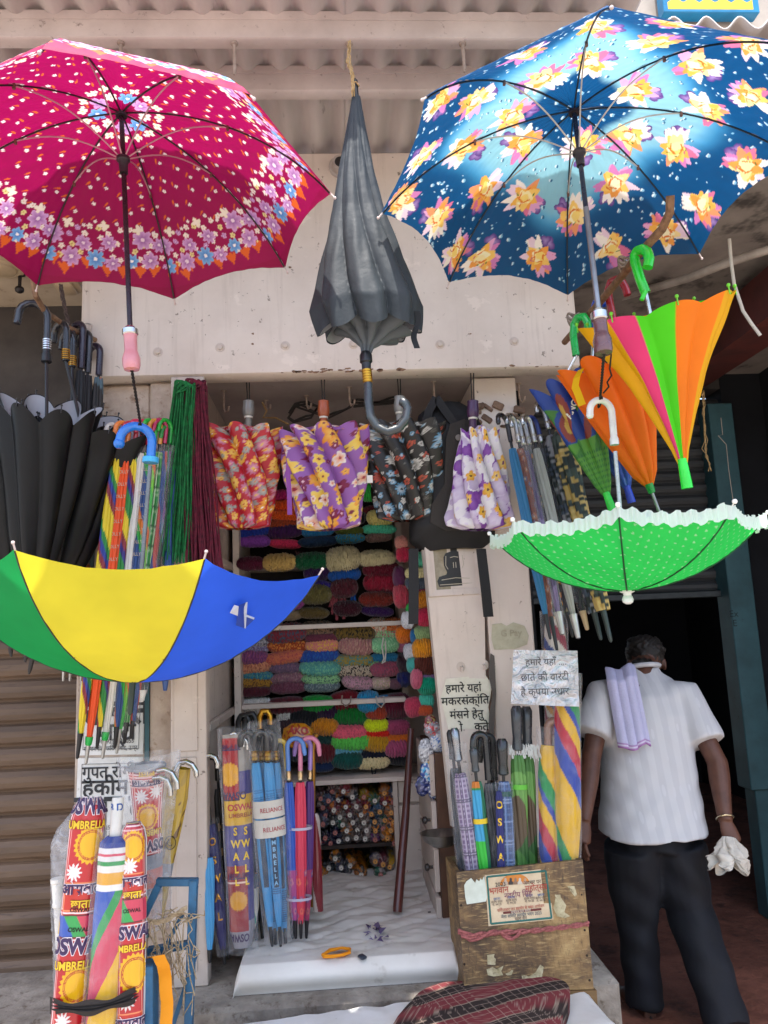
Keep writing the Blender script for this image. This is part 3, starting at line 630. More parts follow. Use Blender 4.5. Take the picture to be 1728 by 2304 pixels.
# ------------------------------------------------------------------ the four open umbrellas
def open_umbrella(label, crown, axis, R, D, phase, painter, n=8, nu=24, nv=60, L=.7, m=None, rib='#3b3032', rib_r=.0024, stretch=(.13, .46), strc='#b98a92', scallop=.07, ferr=('#2b2624', .06, .006), tips='#c9b9b4', name='open_umbrella', shaft='#2a1d24', shaft_r=.0065, rib_off=.004, frill=None, run='#241d22', bill=.0):
    c = Vec(crown); a = Vec(axis).normalized(); e1 = a.cross(Vec((0, 1, 0))).normalized(); e2 = a.cross(e1)
    o = thing(name, label, 'umbrella', c - a * L)
    ph = 2 * math.atan(D / R); Rs = R / sin(ph); Sm = Rs * ph
    A, E1, E2, O = (np.array(x) for x in (a, e1, e2, c))
    def rib_pt(th, t, off=0.0):
        r = Rs * sin(t * ph) - off * sin(t * ph); h = Rs * (1 - cos(t * ph)) + off * cos(t * ph); return c - a * h + (e1 * cos(th) + e2 * sin(th)) * r
    V_, F_, UU = [], [], []
    u, v = np.meshgrid(np.linspace(0, 1, nu + 1), np.linspace(.012, 1, nv + 1)); u, v = u.ravel(), v.ravel(); gf = grid_faces(nu, nv)
    for k in range(n):
        t0, t1 = phase + 2 * pi * k / n, phase + 2 * pi * (k + 1) / n
        w = 4 * u * (1 - u); t = v * (1 - scallop * w * v ** 2)
        r, h = Rs * np.sin(t * ph), Rs * (1 - np.cos(t * ph))
        d = np.outer((1 - u), cos(t0) * E1 + sin(t0) * E2) + np.outer(u, cos(t1) * E1 + sin(t1) * E2)
        h = h + bill * w * v * R + .0022 * wob(u * 3 + k, v * 3, 40 + k, 6, 7) + .0011 * np.sin(v * 95 + 3 * np.sin(v * 17 + k)) * (np.exp(-u * 11) + np.exp(-(1 - u) * 11)) * v
        V_.append(O + d * r[:, None] - A * h[:, None]); F_.append(gf + len(u) * k)
        s = t * Sm; UU.append(np.stack([s, (u - .5) * 2 * np.tan(pi / n) * s * R / Sm * 1.05, np.full_like(u, k), t0 + (t1 - t0) * u], 1))
    Vv, Ff, Q = np.concatenate(V_), np.concatenate(F_), np.concatenate(UU)
    mesh('canopy', Vv, Ff, m or CANOPY, o, True, painter(Q, Vv, Sm))
    RM_ = plain(rib, .4, .6); ST = plain(strc, .4, .2)
    for k in range(n):
        th = phase + 2 * pi * k / n
        rb = MB().tube([rib_pt(th, t, rib_off) for t in np.linspace(.02, .995, 22)], rib_r, 6).build('rib', RM_, o, True)
        T = rib_pt(th, 1.0, .002); dd = (T - rib_pt(th, .97, .002)).normalized()
        MB().tube([T - dd * .004, T + dd * .012], .0022, 6).ball(T + dd * .015, .0042 if not frill else .007, 8).build('rib_tip', plain(tips, .4), o, True)
        h0, tj = stretch; P = c - a * h0; J = rib_pt(th, tj, .006)
        b = (J - P); path = [P + (e1 * cos(th) + e2 * sin(th)) * .012 + b * q - a * (-.035 * sin(q * pi) + .0) * 1.0 for q in np.linspace(0, 1, 12)]
        MB().tube(path, rib_r * .85, 6).build('stretcher', ST, rb, True)
        MB().box(J, .006, .006, .014).build('joint', plain('#6b4a40', .6), rb)
    MB().tube([c + a * .01, c - a * (L - .02)], shaft_r, 10).build('shaft', plain(shaft, .25, .3), o, True)
    MB().lathe(c - a * (stretch[0] + .045), a, [(0, shaft_r * 1.6), (.03, shaft_r * 1.8), (.036, shaft_r * 2.6), (.044, shaft_r * 2.6), (.048, shaft_r * 1.6)], 16).build('runner', plain(run, .4), o, True)
    MB().lathe(c - a * .014, a, [(0, shaft_r * 2.2), (.006, shaft_r * 2.4), (.012, shaft_r * 1.2)], 16).build('crown_plate', plain(run, .4), o, True)
    if ferr: q, fl_, fr = ferr; MB().tube([c, c + a * fl_ * .9, c + a * fl_], [fr, fr * .85, fr * .4], 10).build('ferrule', plain(q, .35), o, True)
    if frill:
        fv = lambda uu, vv: None
        def frf(uu, vv):
            k = np.floor(uu * n * .99999); w0 = uu * n - k; w = 4 * w0 * (1 - w0); t = 1 - scallop * w
            th0 = phase + 2 * pi * k / n; th1 = th0 + 2 * pi / n
            r = Rs * np.sin(t * ph); h = Rs * (1 - np.cos(t * ph))
            dx = np.cos(th0) * (1 - w0) + np.cos(th1) * w0; dy = np.sin(th0) * (1 - w0) + np.sin(th1) * w0
            ru = .004 * np.sin(uu * 2 * pi * 150 + 3 * wob(uu * 9, uu, 3)) * (.4 + .6 * np.abs(vv - .35)) * 1.2
            r = r + .006 + ru + (vv - .5) * -.004; h = h + (.5 - vv) * -.034 * 1.0 + .012 + .004 * np.sin(uu * 2 * pi * 61) + .006 * wob(uu * 20, vv, 6)
            return O + np.outer(dx * r, E1) + np.outer(dy * r, E2) - np.outer(h - .02, A)
        surf('frill', frf, 1600, 5, cloth('white_frill', .45, .6, .2, 60, colr=frill), o)
    return o, c, a, e1, e2, L
# --- crimson one
BL, PK, WHT, CRM = ('#86bdf0', '#3a78c8', '#ffffff'), ('#dcaee0', '#8d4f9e', '#f3e0f0'), ('#f6efe6', '#f3e3d6', '#d9b29a'), ('#f0e4a6', '#dcc878', '#a88b40')
def red_print(Q, P, Sm):
    s, w = Q[:, 0], Q[:, 1]; rng = random.Random(5); C = flat_print(len(s), '#9c0c52')
    hw = lambda q: q * .36
    for x, y in scatter(-.2, .2, .1, .42, .034, rng, 2500):
        if abs(x) < hw(y):
            p_leaf(C, w, s, x + .007, y - .010, .010, .0025, rng.uniform(.6, 1.2), '#d8662a'); p_flower(C, w, s, x, y, .0060, rng.uniform(0, 6), 5, '#f0e6e3', '#f6eeea', '#c59088')
    for x, y in scatter(-.24, .24, .405, .52, .025, rng, 1500): p_flower(C, w, s, x, y, .0095, rng.uniform(0, 6), 5, *rng.choice([WHT, WHT, CRM, PK]))
    for x, y in scatter(-.24, .24, .505, .535, .035, rng, 700):
        for da in (-.5, 0, .5): p_leaf(C, w, s, x + .012 * da, y + .012, .02, .006, pi / 2 + da, '#e2672a')
    for x, y in scatter(-.24, .24, .43, .528, .052, rng, 2500):
        k = rng.choice([BL, BL, PK, PK]); p_flower(C, w, s, x, y, rng.uniform(.023, .034), rng.uniform(0, 6), rng.choice([7, 8]), k[0], k[1], k[2])
    for x in np.arange(-.2, .21, .1): p_flower(C, w, s, x + .02, .405 + .012 * sin(x * 30), .017, rng.uniform(0, 6), 4, '#f4ead2', '#f6efe2', None, .6)
    ang = Q[:, 3]; X, Y = s * np.cos(ang), s * np.sin(ang)
    for k in range(9): t = k * 2 * pi / 9; f = (BL, PK, WHT)[k % 3]; p_flower(C, X, Y, .062 * cos(t), .062 * sin(t), .024 if k % 3 < 2 else .018, t, 6, f[0], f[1], f[2])
    for k in range(16): t = k * 2 * pi / 16 + .2; p_flower(C, X, Y, .1 * cos(t), .1 * sin(t), .014, t, 4, '#f4ead2', '#f6efe2', '#e0c080', .55)
    C[s > Sm * .945] = lin('#960b4b'); return C
ru, rc, ra, _, _, rL = open_umbrella('open crimson umbrella printed with white and blue flowers', (-.52, 1.825, 2.955), (-.05, .015, .999), .52, .269, .763, red_print, nu=110, nv=190, L=.70, scallop=.05)
H = rc - ra * rL
MB().lathe(H, ra, [(0, .008), (.002, .018), (.012, .021), (.03, .0215), (.045, .017), (.05, .0155), (.085, .0155), (.09, .017)], 24).build('handle', plain('#d08a90', .3, 0, .3), ru, True)
MB().lathe(H + ra * .09, ra, [(0, .0165), (.003, .019), (.014, .019), (.017, .014), (.022, .011)], 24).build('collar', CHROME, ru, True)
def ring_print(cols, H0, a_, r, seed):
    pass
# --- blue one
def proj_np(P):
    q = (P - np.array(CAM)) @ np.array(RM); return 864 + FPX * q[:, 0] / -q[:, 2], 1152 - FPX * q[:, 1] / -q[:, 2]
ROSES = [(250, 430), (390, 440), (170, 670), (75, 865), (230, 940), (555, 500), (335, 640), (435, 820), (600, 620), (610, 850), (690, 340), (890, 270), (915, 115), (1250, 100), (1180, 180), (1085, 390), (1350, 280), (1570, 180), (1590, 420), (1050, 590), (1265, 640), (1000, 790), (1565, 720), (1370, 890), (860, 620), (820, 930), (1215, 1000), (310, 1090), (420, 1110), (670, 1110), (980, 1070), (600, 240), (1390, 470)]
def blue_print(Q, P, Sm):
    s, ang = Q[:, 0], Q[:, 3]; X, Y = s * np.cos(ang), s * np.sin(ang); rng = random.Random(8); rr = np.hypot(X, Y)
    n_ = 1 + .13 * np.cos(4 * ang + .6) + .05 * np.cos(8 * ang)
    k = np.clip((rr - .12 * n_) / .035, 0, 1) * np.clip((.335 * n_ - rr) / .05, 0, 1); k = k * k * (3 - 2 * k)
    C = flat_print(len(s), '#0d4c7e') * (1 - k[:, None]) + flat_print(len(s), '#8cc3d4') * k[:, None]
    edge = np.exp(-((rr - .335 * n_ + .02) / .035) ** 2)[:, None] * .6; C = C * (1 - edge) + np.array(lin('#4fa9dc')) * edge
    for _ in range(900):
        x, y = rng.uniform(-.55, .55), rng.uniform(-.55, .55); q = rng.choice([.0022, .003, .004, .0055])
        i = np.nonzero((abs(X - x) < q) & (abs(Y - y) < q))[0]
        if not len(i): continue
        d = np.hypot(X[i] - x, (Y[i] - y) * .8); C[i[d < q]] = lin('#2b6a93') if k[i[0]] > .5 else lin('#7fb7d8'); j = (d < q) & (X[i] - x > q * .1); C[i[j]] = lin('#d8ecf4')
    px, py = proj_np(P)
    for zx, zy in ROSES:
        tx, ty = 864 + zx / 1.92, zy / 1.92; i = int(np.argmin((px - tx) ** 2 + (py - ty) ** 2)); cx, cy = X[i], Y[i]; o = rng.uniform(0, 6); R = rng.uniform(.042, .05)
        ba = rng.uniform(0, 6); bx_, by_ = cx + .055 * cos(ba), cy + .055 * sin(ba)
        for q, r0 in ((.5, .022), (-.5, .02)): p_flower(C, X, Y, bx_ + .009 * cos(ba + pi / 2) * q * 2, by_ + .009 * sin(ba + pi / 2) * q * 2, r0, ba + q, 3, '#5b3a86', '#a58bc4', None, .45)
        for q in range(6): t = o + rng.uniform(-1.2, 1.2); p_leaf(C, X, Y, cx + .0415 * cos(t), cy + .0415 * sin(t), .0293, .0122, t, rng.choice(['#f4eadf', '#f7efe6', '#ead0e2']))
        for q in range(8): t = o + pi + rng.uniform(-1.5, 1.5); p_leaf(C, X, Y, cx + .0342 * cos(t), cy + .0342 * sin(t), .0317, .0134, t, rng.choice(['#cf7fba', '#e2a6cf', '#d9749a', '#ee9a6a']))
        for q in range(9): t = rng.uniform(0, 6.3); p_leaf(C, X, Y, cx + .0220 * cos(t), cy + .0220 * sin(t), .0256, .0146, t, rng.choice(['#f0a04c', '#f6c96a', '#f3b552', '#f8dc9c']))
        for q in range(7): t = rng.uniform(0, 6.3); p_leaf(C, X, Y, cx + .0098 * cos(t), cy + .0098 * sin(t), .0195, .0122, t + .6, rng.choice(['#f8e6ac', '#f6d678', '#f9efc8']))
        for q in range(5): t = rng.uniform(0, 6.3); p_leaf(C, X, Y, cx + .0159 * cos(t), cy + .0159 * sin(t), .0146, .0021, t + 1.4, '#e07a2c')
        for _ in range(4): t = rng.uniform(0, 6); p_leaf(C, X, Y, cx + .0268 * cos(t), cy + .0268 * sin(t), .0073, .0016, rng.uniform(0, 3), rng.choice(['#d9702a', '#3f7a3a', '#c25a86']))
    return C
bu, bc, ba_, _, _, bL = open_umbrella('open blue umbrella printed with orange roses and raindrops', (.654, 1.794, 2.935), (.013, .111, .994), .52, .24, -.201, blue_print, nu=110, nv=190, L=.705, strc='#b9b4ae', rib='#2b3640', shaft='#232a3a')
H = bc - ba_ * bL
MB().lathe(H, ba_, [(0, .008), (.002, .02), (.012, .0225), (.035, .0225), (.05, .018), (.056, .0165), (.085, .0165), (.088, .018)], 24).build('handle', plain('#6b4748', .25, .2, .4), bu, True)
MB().lathe(H + ba_ * .088, ba_, [(0, .0175), (.003, .0205), (.02, .0205), (.023, .015), (.03, .012)], 24).build('collar', CHROME, bu, True)
MB().tube([bc - ba_ * .30, bc - ba_ * (bL - .1)], .0072, 10).build('inner_shaft', STEEL, bu, True)
# --- colour wheel one, upside down
PAL = ['#3468f0', '#f8ee40', '#14a653', '#3468f0', '#e02444', '#f8ee40', '#14a653', '#e02444']
def wheel_print(Q, P, Sm): return np.array([lin(c) for c in PAL])[Q[:, 2].astype(int)]
yu, yc, ya, ye1, ye2, yL = open_umbrella('upside down open umbrella in green yellow and blue panels', (-.55, 2.09, 1.505), (-.071, -.012, -.997), .5, .284, .276, wheel_print, nu=14, nv=30, L=.60, rib_off=-.0002, rib_r=.0018, m=cloth('wheel_nylon', .55, .6, .12, 60), strc='#55504e', rib='#3a3a3a', shaft='#77797a', shaft_r=.006, ferr=('#1d3329', .085, .0085), scallop=.06)
T = yc - ya * .60
p = crook(T, -ya, Vec((-1, -.3, 0)), .042, .0125, .012, .045)
MB().tube(dense(p, .008), .0125, 14).ball(p[-1], .0155, 12).build('handle', plain('#1b78d8', .2, 0, .5), yu, True)
MB().lathe(T - -ya * .012, -ya, [(0, .021), (.002, .022), (.014, .022), (.016, .02)], 20).build('collar', plain('#3fb2ea', .3), yu, True)
YHOOK = p[8]
# torn tag on the blue panel
cv = [o_ for o_ in yu.children if o_.name.startswith('canopy')][0]; VW = np.array([tuple(q.co) for q in cv.data.vertices]) + np.array(ORG[yu.name])
qx, qy = 864 + FPX * ((VW - np.array(CAM)) @ np.array(RM))[:, 0] / -((VW - np.array(CAM)) @ np.array(RM))[:, 2], 1152 - FPX * ((VW - np.array(CAM)) @ np.array(RM))[:, 1] / -((VW - np.array(CAM)) @ np.array(RM))[:, 2]
def onyel(px, py, l=.004):
    dd = (qx - px) ** 2 + (qy - py) ** 2; k = [i for i in np.argsort(dd)[:14]]; i = min(k, key=lambda j: VW[j, 1]); return at(px, py, VW[i, 1] - l)
for q_, c_ in (([(517, 1379), (527, 1361), (537, 1364), (535, 1386)], '#c9ccd2'), ([(533, 1384), (537, 1362), (557, 1354), (553, 1380), (574, 1392), (551, 1414), (531, 1407)], '#24439c'), ([(549, 1358), (557, 1354), (553, 1414), (548, 1413)], '#b9c2d6'), ([(553, 1382), (573, 1390), (571, 1394), (552, 1387)], '#b9c2d6')):
    ppp = [onyel(x, y, .003 + .002 * (c_ != '#24439c')) for x, y in q_]; mesh('torn_tag', ppp, [tuple(range(len(ppp)))], cloth('tag_' + c_[1:], .2, .5, colr=c_), yu, False)
# --- green frilled child's one
def green_print(Q, P, Sm):
    s, ang = Q[:, 0], Q[:, 1]; C = flat_print(len(s), '#35e565'); w = Q[:, 1]
    a = np.round(w / .026); b = np.round(s / .026 - .5 * (a % 2)); d = np.hypot(w - a * .026, s - (b + .5 * (a % 2)) * .026); C[d < .0032] = lin('#a9eeb0'); return C
gu, gc, ga, _, _, gL = open_umbrella('upside down green polka dot umbrella with a white frill', (.823, 2.179, 1.693), (-.005, .004, -1), .38, .182, .372, green_print, nu=70, nv=110, L=.43, m=cloth('green_nylon', .5, .6, .12, 60), strc='#c9cbc8', rib='#1f5d33', shaft='#c2c4c4', shaft_r=.0062, ferr=None, scallop=.05, rib_off=-.0005, rib_r=.0026, frill='#e9f2ea', tips='#f2efe8', run='#e9e9e6', stretch=(.1, .45))
MB().lathe(gc, ga, [(-.006, .02), (.004, .021), (.008, .012), (.014, .011), (.018, .014), (.026, .0165), (.034, .014), (.039, .006)], 20).build('crown_knob', plain('#e4e6e2', .35, 0, .3), gu, True)
T = gc - ga * .43
p = crook(T, -ga, Vec((-1, -.2, 0)), .036, .0105, .012, .10)
MB().tube(dense(p, .008), [.0135] * 3 + [.0105] * (len(dense(p, .008)) - 3), 14).ball(p[-1], .0115, 10).build('handle', plain('#f0efec', .2, 0, .5), gu, True)
GHOOK = p[9]
# cords that carry the two hanging umbrellas
for H0, H1, lab in ((rc - ra * rL, YHOOK, 'black braided cord between the pink grip and the blue crook'), (bc - ba_ * bL, GHOOK, 'black braided cord between the brown grip and the white crook')):
    mb = MB(); d = (H1 - H0); N_ = 60
    for k in range(2): mb.tube([H0 + d * (i / N_) + Vec((cos(i * .9 + k * pi), sin(i * .9 + k * pi), 0)) * .0022 for i in range(N_ + 1)], .0022, 6)
    mb.tube([H1 + Vec((cos(t) * .004, sin(t) * .017, cos(t + 1.5) * .012 - .006)) for t in np.linspace(0, 6.3, 16)], .0025, 6); tag(mb.build('braided_cord', plain('#1c1718', .8), None, True), lab, 'cord')
# loose curly end beside the brown grip
P = [at(1372, 770, 1.85), at(1375, 800, 1.9), at(1372, 830, 1.95), at(1376, 845, 1.98), at(1366, 860, 2.02), at(1370, 870, 2.05), at(1358, 884, 2.1)]
tag(MB().tube(P, .0024, 6).build('braided_cord', plain('#1c1718', .8), None, True), 'loose kinked black cord end beside the brown grip', 'cord')
# ------------------------------------------------------------------ loose closed umbrellas
RIGHT, LEFT = Vec((1, 0, 0)), Vec((-1, 0, 0))
# grey-black one hanging by its ferrule in the middle
T0, T1 = at(801, 218, 1.97), at(832, 745, 1.97)
o, fn, L, (a, e1, e2) = loose('large slate grey closed umbrella hanging point up in the middle', T0, T1, ((0, .012), (.06, .018), (.3, .047), (.5, .074), (.72, .118), (.9, .152), (1, .14)), '#2f363b', n=8, amp=.30, twist=.9, zig=.06, sq=.8, seed=3, nu=200, nv=110, sat=cloth('slate_cloth', .03, .62, .5, 26, spec=.3), lining='#b9bcc0', wrk=.06, amp0=.1, sway=.012, pw=.7, tilt=-.03)
MB().tube([T0 + a * .01, T0 - a * .05, T0 - a * .058], [.0085, .0075, .003], 10).build('ferrule', BLACKP, o, True)
# gathered lower funnel to the handle
Hh = at(823, 800, 1.955)
f2, _ = pleat_fn(Hh, T1 - a * .012, ((0, .012), (.3, .02), (.7, .062), (1, .122)), 8, ((0, .3), (1, .42)), .3, -.25, 1.2, .8, .05, 9)
surf('gathered_rim', f2, 160, 40, cloth('slate_under', .1, .45, .3, 18, colr='#52575b'), o)
MB().lathe(Hh + a * .0, a, [(-.01, .012), (0, .017), (.018, .017), (.022, .013), (.04, .012), (.042, .0125)], 18).build('runner', BLACKP, o, True)
P0 = Hh + a * .035; P1 = at(828, 862, 1.95)
mb = MB(); mb.tube([P0, P1], .0115, 14)
for k in range(5): q = P0.lerp(P1, .1 + k * .17); mb.lathe(q, a, [(0, .0115), (.001, .0135), (.006, .0135), (.007, .0115)], 16)
mb.build('collar', GOLD, o, True)
ctl = [P1, at(829, 905, 1.945), at(834, 938, 1.94), at(850, 962, 1.935), at(872, 972, 1.93), at(896, 964, 1.93), at(912, 945, 1.93), at(917, 920, 1.935), at(911, 906, 1.935), at(902, 903, 1.94)]
p = dense(ctl, .006); MB().tube(p, ridged(p, .0118, 2, .07), 14).build('handle', plain('#31373a', .3, .1, .3), o, True)
p = at(938, 700, 1.94); q = at(935, 785, 1.94)
surf('tie_strap', lambda u, v: np.array([tuple(p.lerp(q, t) + Vec((.008 * (s - .5) * 2 + .006 * sin(t * 7), .004 * sin(t * 5), 0))) for s, t in zip(u, v)]), 2, 14, cloth('strap_black', 0, .6, colr='#202225'), o)
# jute twine up to the rod
r0 = at(785, 108, 2.02)
mb = MB()
for k in range(7):
    pts = dense([r0 + Vec((RN.gauss(0, .004), 0, RN.uniform(-.01, .03))), at(783 + RN.uniform(-6, 4), 140, 1.99), at(795 + RN.uniform(-8, 4), 165 + RN.uniform(-10, 8), 1.965), at(793 + RN.uniform(-5, 7), 200 + RN.uniform(-5, 18), 1.955)], .012)
    mb.tube([q + Vec((RN.gauss(0, .0012), RN.gauss(0, .0012), 0)) for q in pts], .0017, 5)
mb.tube([T0 - a * .035 + Vec((.011 * cos(t), .011 * sin(t), .004 * sin(3 * t))) for t in np.linspace(0, 12, 40)], .002, 5)
tag(mb.build('jute_twine', JUTE, None, True), 'frayed jute twine tying the slate grey umbrella to its rod', 'twine')

# black umbrellas with silver lining, far left
BLK = cloth('black_cloth', .0, .42, .4, 18, spec=.3)
def black_umb(label, tip, rimc, R, Y, seed, n=8, sq=.7, handle=None, phase=0., zig=.2):
    Pb, Pt = at(tip[0], tip[1], Y + .03), at(rimc[0], rimc[1], Y)
    o, fn, L, fr = loose(label, Pb, Pt, ((0, .012), (.08, .03), (.4, R * .62), (.75, R * .98), (1, R * 1.2)), '#07080b', n=n, amp=.24, twist=.35, zig=.06, sq=sq, tilt=.12, amp0=.2, seed=seed, nu=180, nv=70, sat=BLK, lining='#9da0a8', phase=phase, wrk=.07, group='black umbrellas with silver lining', tips=('#2a2a2c', .004), pw=1.0)
    a = fr[0]; MB().tube([Pb + a * .01, Pb - a * .07, Pb - a * .085], [.009, .007, .003], 10).build('ferrule', BLACKP, o, True)
    if handle:
        top = at(handle[0], handle[1], Y); MB().tube([Pt - a * .12, top], .006, 8).build('shaft', BLACKP, o, True); h = handle[2]
        p = crook(top, Vec((0, 0, 1)), Vec(h.get('side', (-1, -.4, 0))), h['R'], .012, h['tail'], h['rise'])
        p = dense(p, .007); MB().tube(p, ridged(p, .0125, 2, .06) if h.get('ridge') else .0125, 14).build('handle', plain(h.get('c', '#24242a'), .3, h.get('metal', 0), .4), o, True)
        if h.get('collar'):
            mb = MB(); 
            for k in range(5): mb.lathe(top + Vec((0, 0, .004 + k * .008)), (0, 0, 1), [(0, .0125), (.001, .0148), (.005, .0148), (.006, .0125)], 16)
            mb.build('collar', plain(h['collar'], .3, 1), o, True)
        if h.get('sleeve'): MB().lathe(top, (0, 0, 1), [(-.04, .016), (-.038, .018), (-.012, .018), (-.01, .0145), (.02, .0145)], 16).build('runner', BLACKP, o, True)
    return o
black_umb('leftmost black umbrella at the photo edge, silver lining showing', (20, 1420), (-28, 905), .17, 2.62, 31, phase=.4)
black_umb('black umbrella with ribbed hook and silver collar, second from left', (62, 1430), (112, 870), .145, 2.55, 32, handle=(105, 790, dict(R=.045, tail=.035, rise=.12, ridge=True, collar='#d8dadc', sleeve=True)), phase=.2, zig=.3)
black_umb('widest black umbrella, its open rim reaching toward the blue crook', (78, 1460), (205, 905), .19, 2.66, 33, handle=(148, 812, dict(R=.04, tail=.02, rise=.11, ridge=True, collar='#c98f35', side=(-1, .8, 0))), phase=.1, sq=.55, zig=.16)
black_umb('black umbrella behind, gold ringed hook nearest the white fascia', (110, 1440), (170, 905), .12, 2.74, 34, handle=(163, 826, dict(R=.04, tail=.02, rise=.11, ridge=True, collar='#c98f35', side=(-1, .9, 0))), phase=.5)
# further crooks behind them on the same rod, in clear film
for k, (px, py, ph, c, lab) in enumerate(((182, 835, 715, '#2b2030', 'furled black umbrella with plum hook in film, behind the gold ringed hooks'), (197, 845, 735, '#2a2a30', 'furled dark umbrella with banded gunmetal hook beside the white fascia'), (222, 850, 765, '#2b2233', 'furled camouflage umbrella whose plum hook is nearest the fascia'))):
    Y = 2.76 + .02 * k; top, pk = at(px, py, Y), at(px, ph, Y)
    rolled(lab, at(px - 38, 1500, Y), top, .022, camo(['#56707c', '#b0613c', '#2b2b2b'], .03, 5) if k == 2 else '#1a1a1f', ('#b9b9b6', .05, .005), dict(c=c, R=.032, rad=.0125, tail=.02, rise=(pk - top).length - .06, side=Vec((-1, .6, 0)), shaft=.01), None, 'furled umbrellas on the left rod', seed=60 + k)
# rusty rods that carry the left and the right clusters
P = [at(60, 470, 2.4), at(70, 600, 2.42), at(80, 665, 2.46), at(100, 700, 2.55), at(150, 735, 2.72), at(215, 765, 2.84)]
tag(MB().tube(dense(P, .02), .0095, 8).build('rusty_rod', RUST, None, True), 'bent rusty rod the black umbrellas hang from', 'rod')
mb = MB(); P = dense([at(136, 640, 2.7), at(142, 675, 2.72), at(150, 710, 2.75), at(156, 735, 2.76)], .01)
for k in range(3): mb.tube([q + Vec((cos(i * .8 + k * 2.1), sin(i * .8 + k * 2.1), 0)) * .005 for i, q in enumerate(P)], .0036, 6)
tag(mb.build('twisted_rope', rope_mat('#5a4a44', '#3a302d'), None, True), 'twisted dark rope dropping to the black umbrella hooks', 'rope')
P = [at(1508, 440, 1.84), at(1507, 478, 1.86), at(1490, 515, 1.9), at(1440, 570, 1.98), at(1400, 620, 2.12), at(1350, 680, 2.36), at(1300, 735, 2.6), at(1270, 770, 2.74)]
tag(MB().tube(dense(P, .02), [.012] * len(dense(P, .02)), 8).build('rusty_rod', RUST, None, True), 'bent rusty rod carrying the neon closed umbrellas', 'rod')
for t0, Y, lab in (((1408, 590), 2.08, 'grey rope knotted round the rusty rod beside the red hook'), ((1290, 715), 2.56, 'grey rope wound on the rusty rod inside the green hook')):
    c = at(*t0, Y); mb = MB()
    for k in range(3): mb.tube([c + Vec((.02 * cos(t), .02 * sin(t), .014 * sin(t) * (k - 1) + .012 * cos(t * 2 + k))) for t in np.linspace(0, 6.4, 20)], .004, 6)
    tag(mb.build('tied_rope', rope_mat('#a39688', '#6f655b'), None, True), lab, 'rope')

# neon child's umbrella
NEON = cloth('neon_cloth', .3, .55, .25, 22)
def neon_print(U, Vv):
    t = U / .216; C = flat_print(len(U), '#f0b011')
    for a_, b_, c_ in ((-.62, -.26, '#f0407c'), (-.26, .26, '#54e01a'), (.26, .98, '#ff8416'), (1.9, 2.6, '#54e01a'), (-2.6, -1.9, '#ff8416'), (2.6, 3.2, '#f0407c')): C[(t >= a_) & (t < b_)] = lin(c_)
    return C
Pb, Pt = at(1536, 1042, 2.0), at(1468, 672, 1.98)
o, fn, L, (a, e1, e2) = loose("child's umbrella in neon green, orange, pink and yellow panels", Pb, Pt, ((0, .014), (.08, .024), (.5, .102), (.85, .183), (1, .216)), neon_print, n=8, amp=.13, twist=.1, zig=.03, sq=.62, seed=51, nu=240, nv=60, sat=NEON, phase=.42, tips=('#6bc628', .0055), pw=.9, tilt=.14)
# panel order was picked so that pink, green and orange face the street
MB().tube([Pb + a * .012, Pb - a * .07], [.0125, .0155], 14).build('ferrule', plain('#25e33c', .25, 0, .3), o, True)
T = at(1453, 660, 1.99); MB().tube([Pb, T], .0055, 8).build('shaft', CHROME, o, True)
p = dense([T, at(1441, 630, 1.99), at(1429, 590, 1.99), at(1428, 575, 1.99), at(1434, 564, 1.98), at(1446, 560, 1.96), at(1457, 568, 1.94), at(1461, 582, 1.93), at(1457, 602, 1.93)], .006)
MB().tube(p, [.014] * len(p), 14).build('handle', plain('#1fd22f', .2, 0, .5), o, True)
w = at(1448, 665, 1.95); MB().box(w, .012, .01, .034, Matrix.Rotation(.5, 3, 'Y'), .003).build('whistle', plain('#3ade36', .25), o, True)
# plain orange one behind it
Pb, Pt = at(1462, 1095, 2.36), at(1352, 800, 2.34)
o, fn, L, (a, e1, e2) = loose('plain orange closed umbrella with a red hook behind the neon one', Pb, Pt, ((0, .012), (.1, .04), (.4, .085), (.75, .13), (1, .16)), '#ff7a18', n=8, amp=.4, twist=.2, zig=.1, sq=.6, seed=53, nu=180, nv=60, sat=NEON, phase=.1)
MB().lathe(Pb, -a, [(-.01, .014), (0, .013), (.02, .0115), (.022, .009)], 14).tube([Pb - a * .02, Pb - a * .085], .0055, 8).build('ferrule', plain('#1c8a3b', .3), o, True)
MB().tube([Pb - a * .022, Pb - a * .086], .006, 10).build('tip', STEEL, o, True)
p = dense([at(1380, 720, 2.34), at(1372, 680, 2.34), at(1368, 652, 2.34), at(1374, 634, 2.33), at(1388, 628, 2.31), at(1400, 634, 2.3), at(1408, 650, 2.3), at(1412, 664, 2.3)], .006)
MB().tube([Pt, at(1380, 722, 2.34)], .0055, 8).build('shaft', CHROME, o, True); MB().tube(p, .0125, 14).build('handle', plain('#8f1f26', .25, 0, .5), o, True)
q = [at(1308, 830, 2.3), at(1298, 848, 2.28), at(1294, 870, 2.28), at(1302, 890, 2.28), at(1310, 912, 2.28)]
mb = MB()
mb.add([x + Vec((.011 * s, -.002 * s, .004 * s)) for x in q for s in (-1, 1)], [(2 * i, 2 * i + 1, 2 * i + 3, 2 * i + 2) for i in range(4)]); mb.build('tie_strap', cloth('yellow_strap', .2, .6, colr='#f2c40e'), o, True)
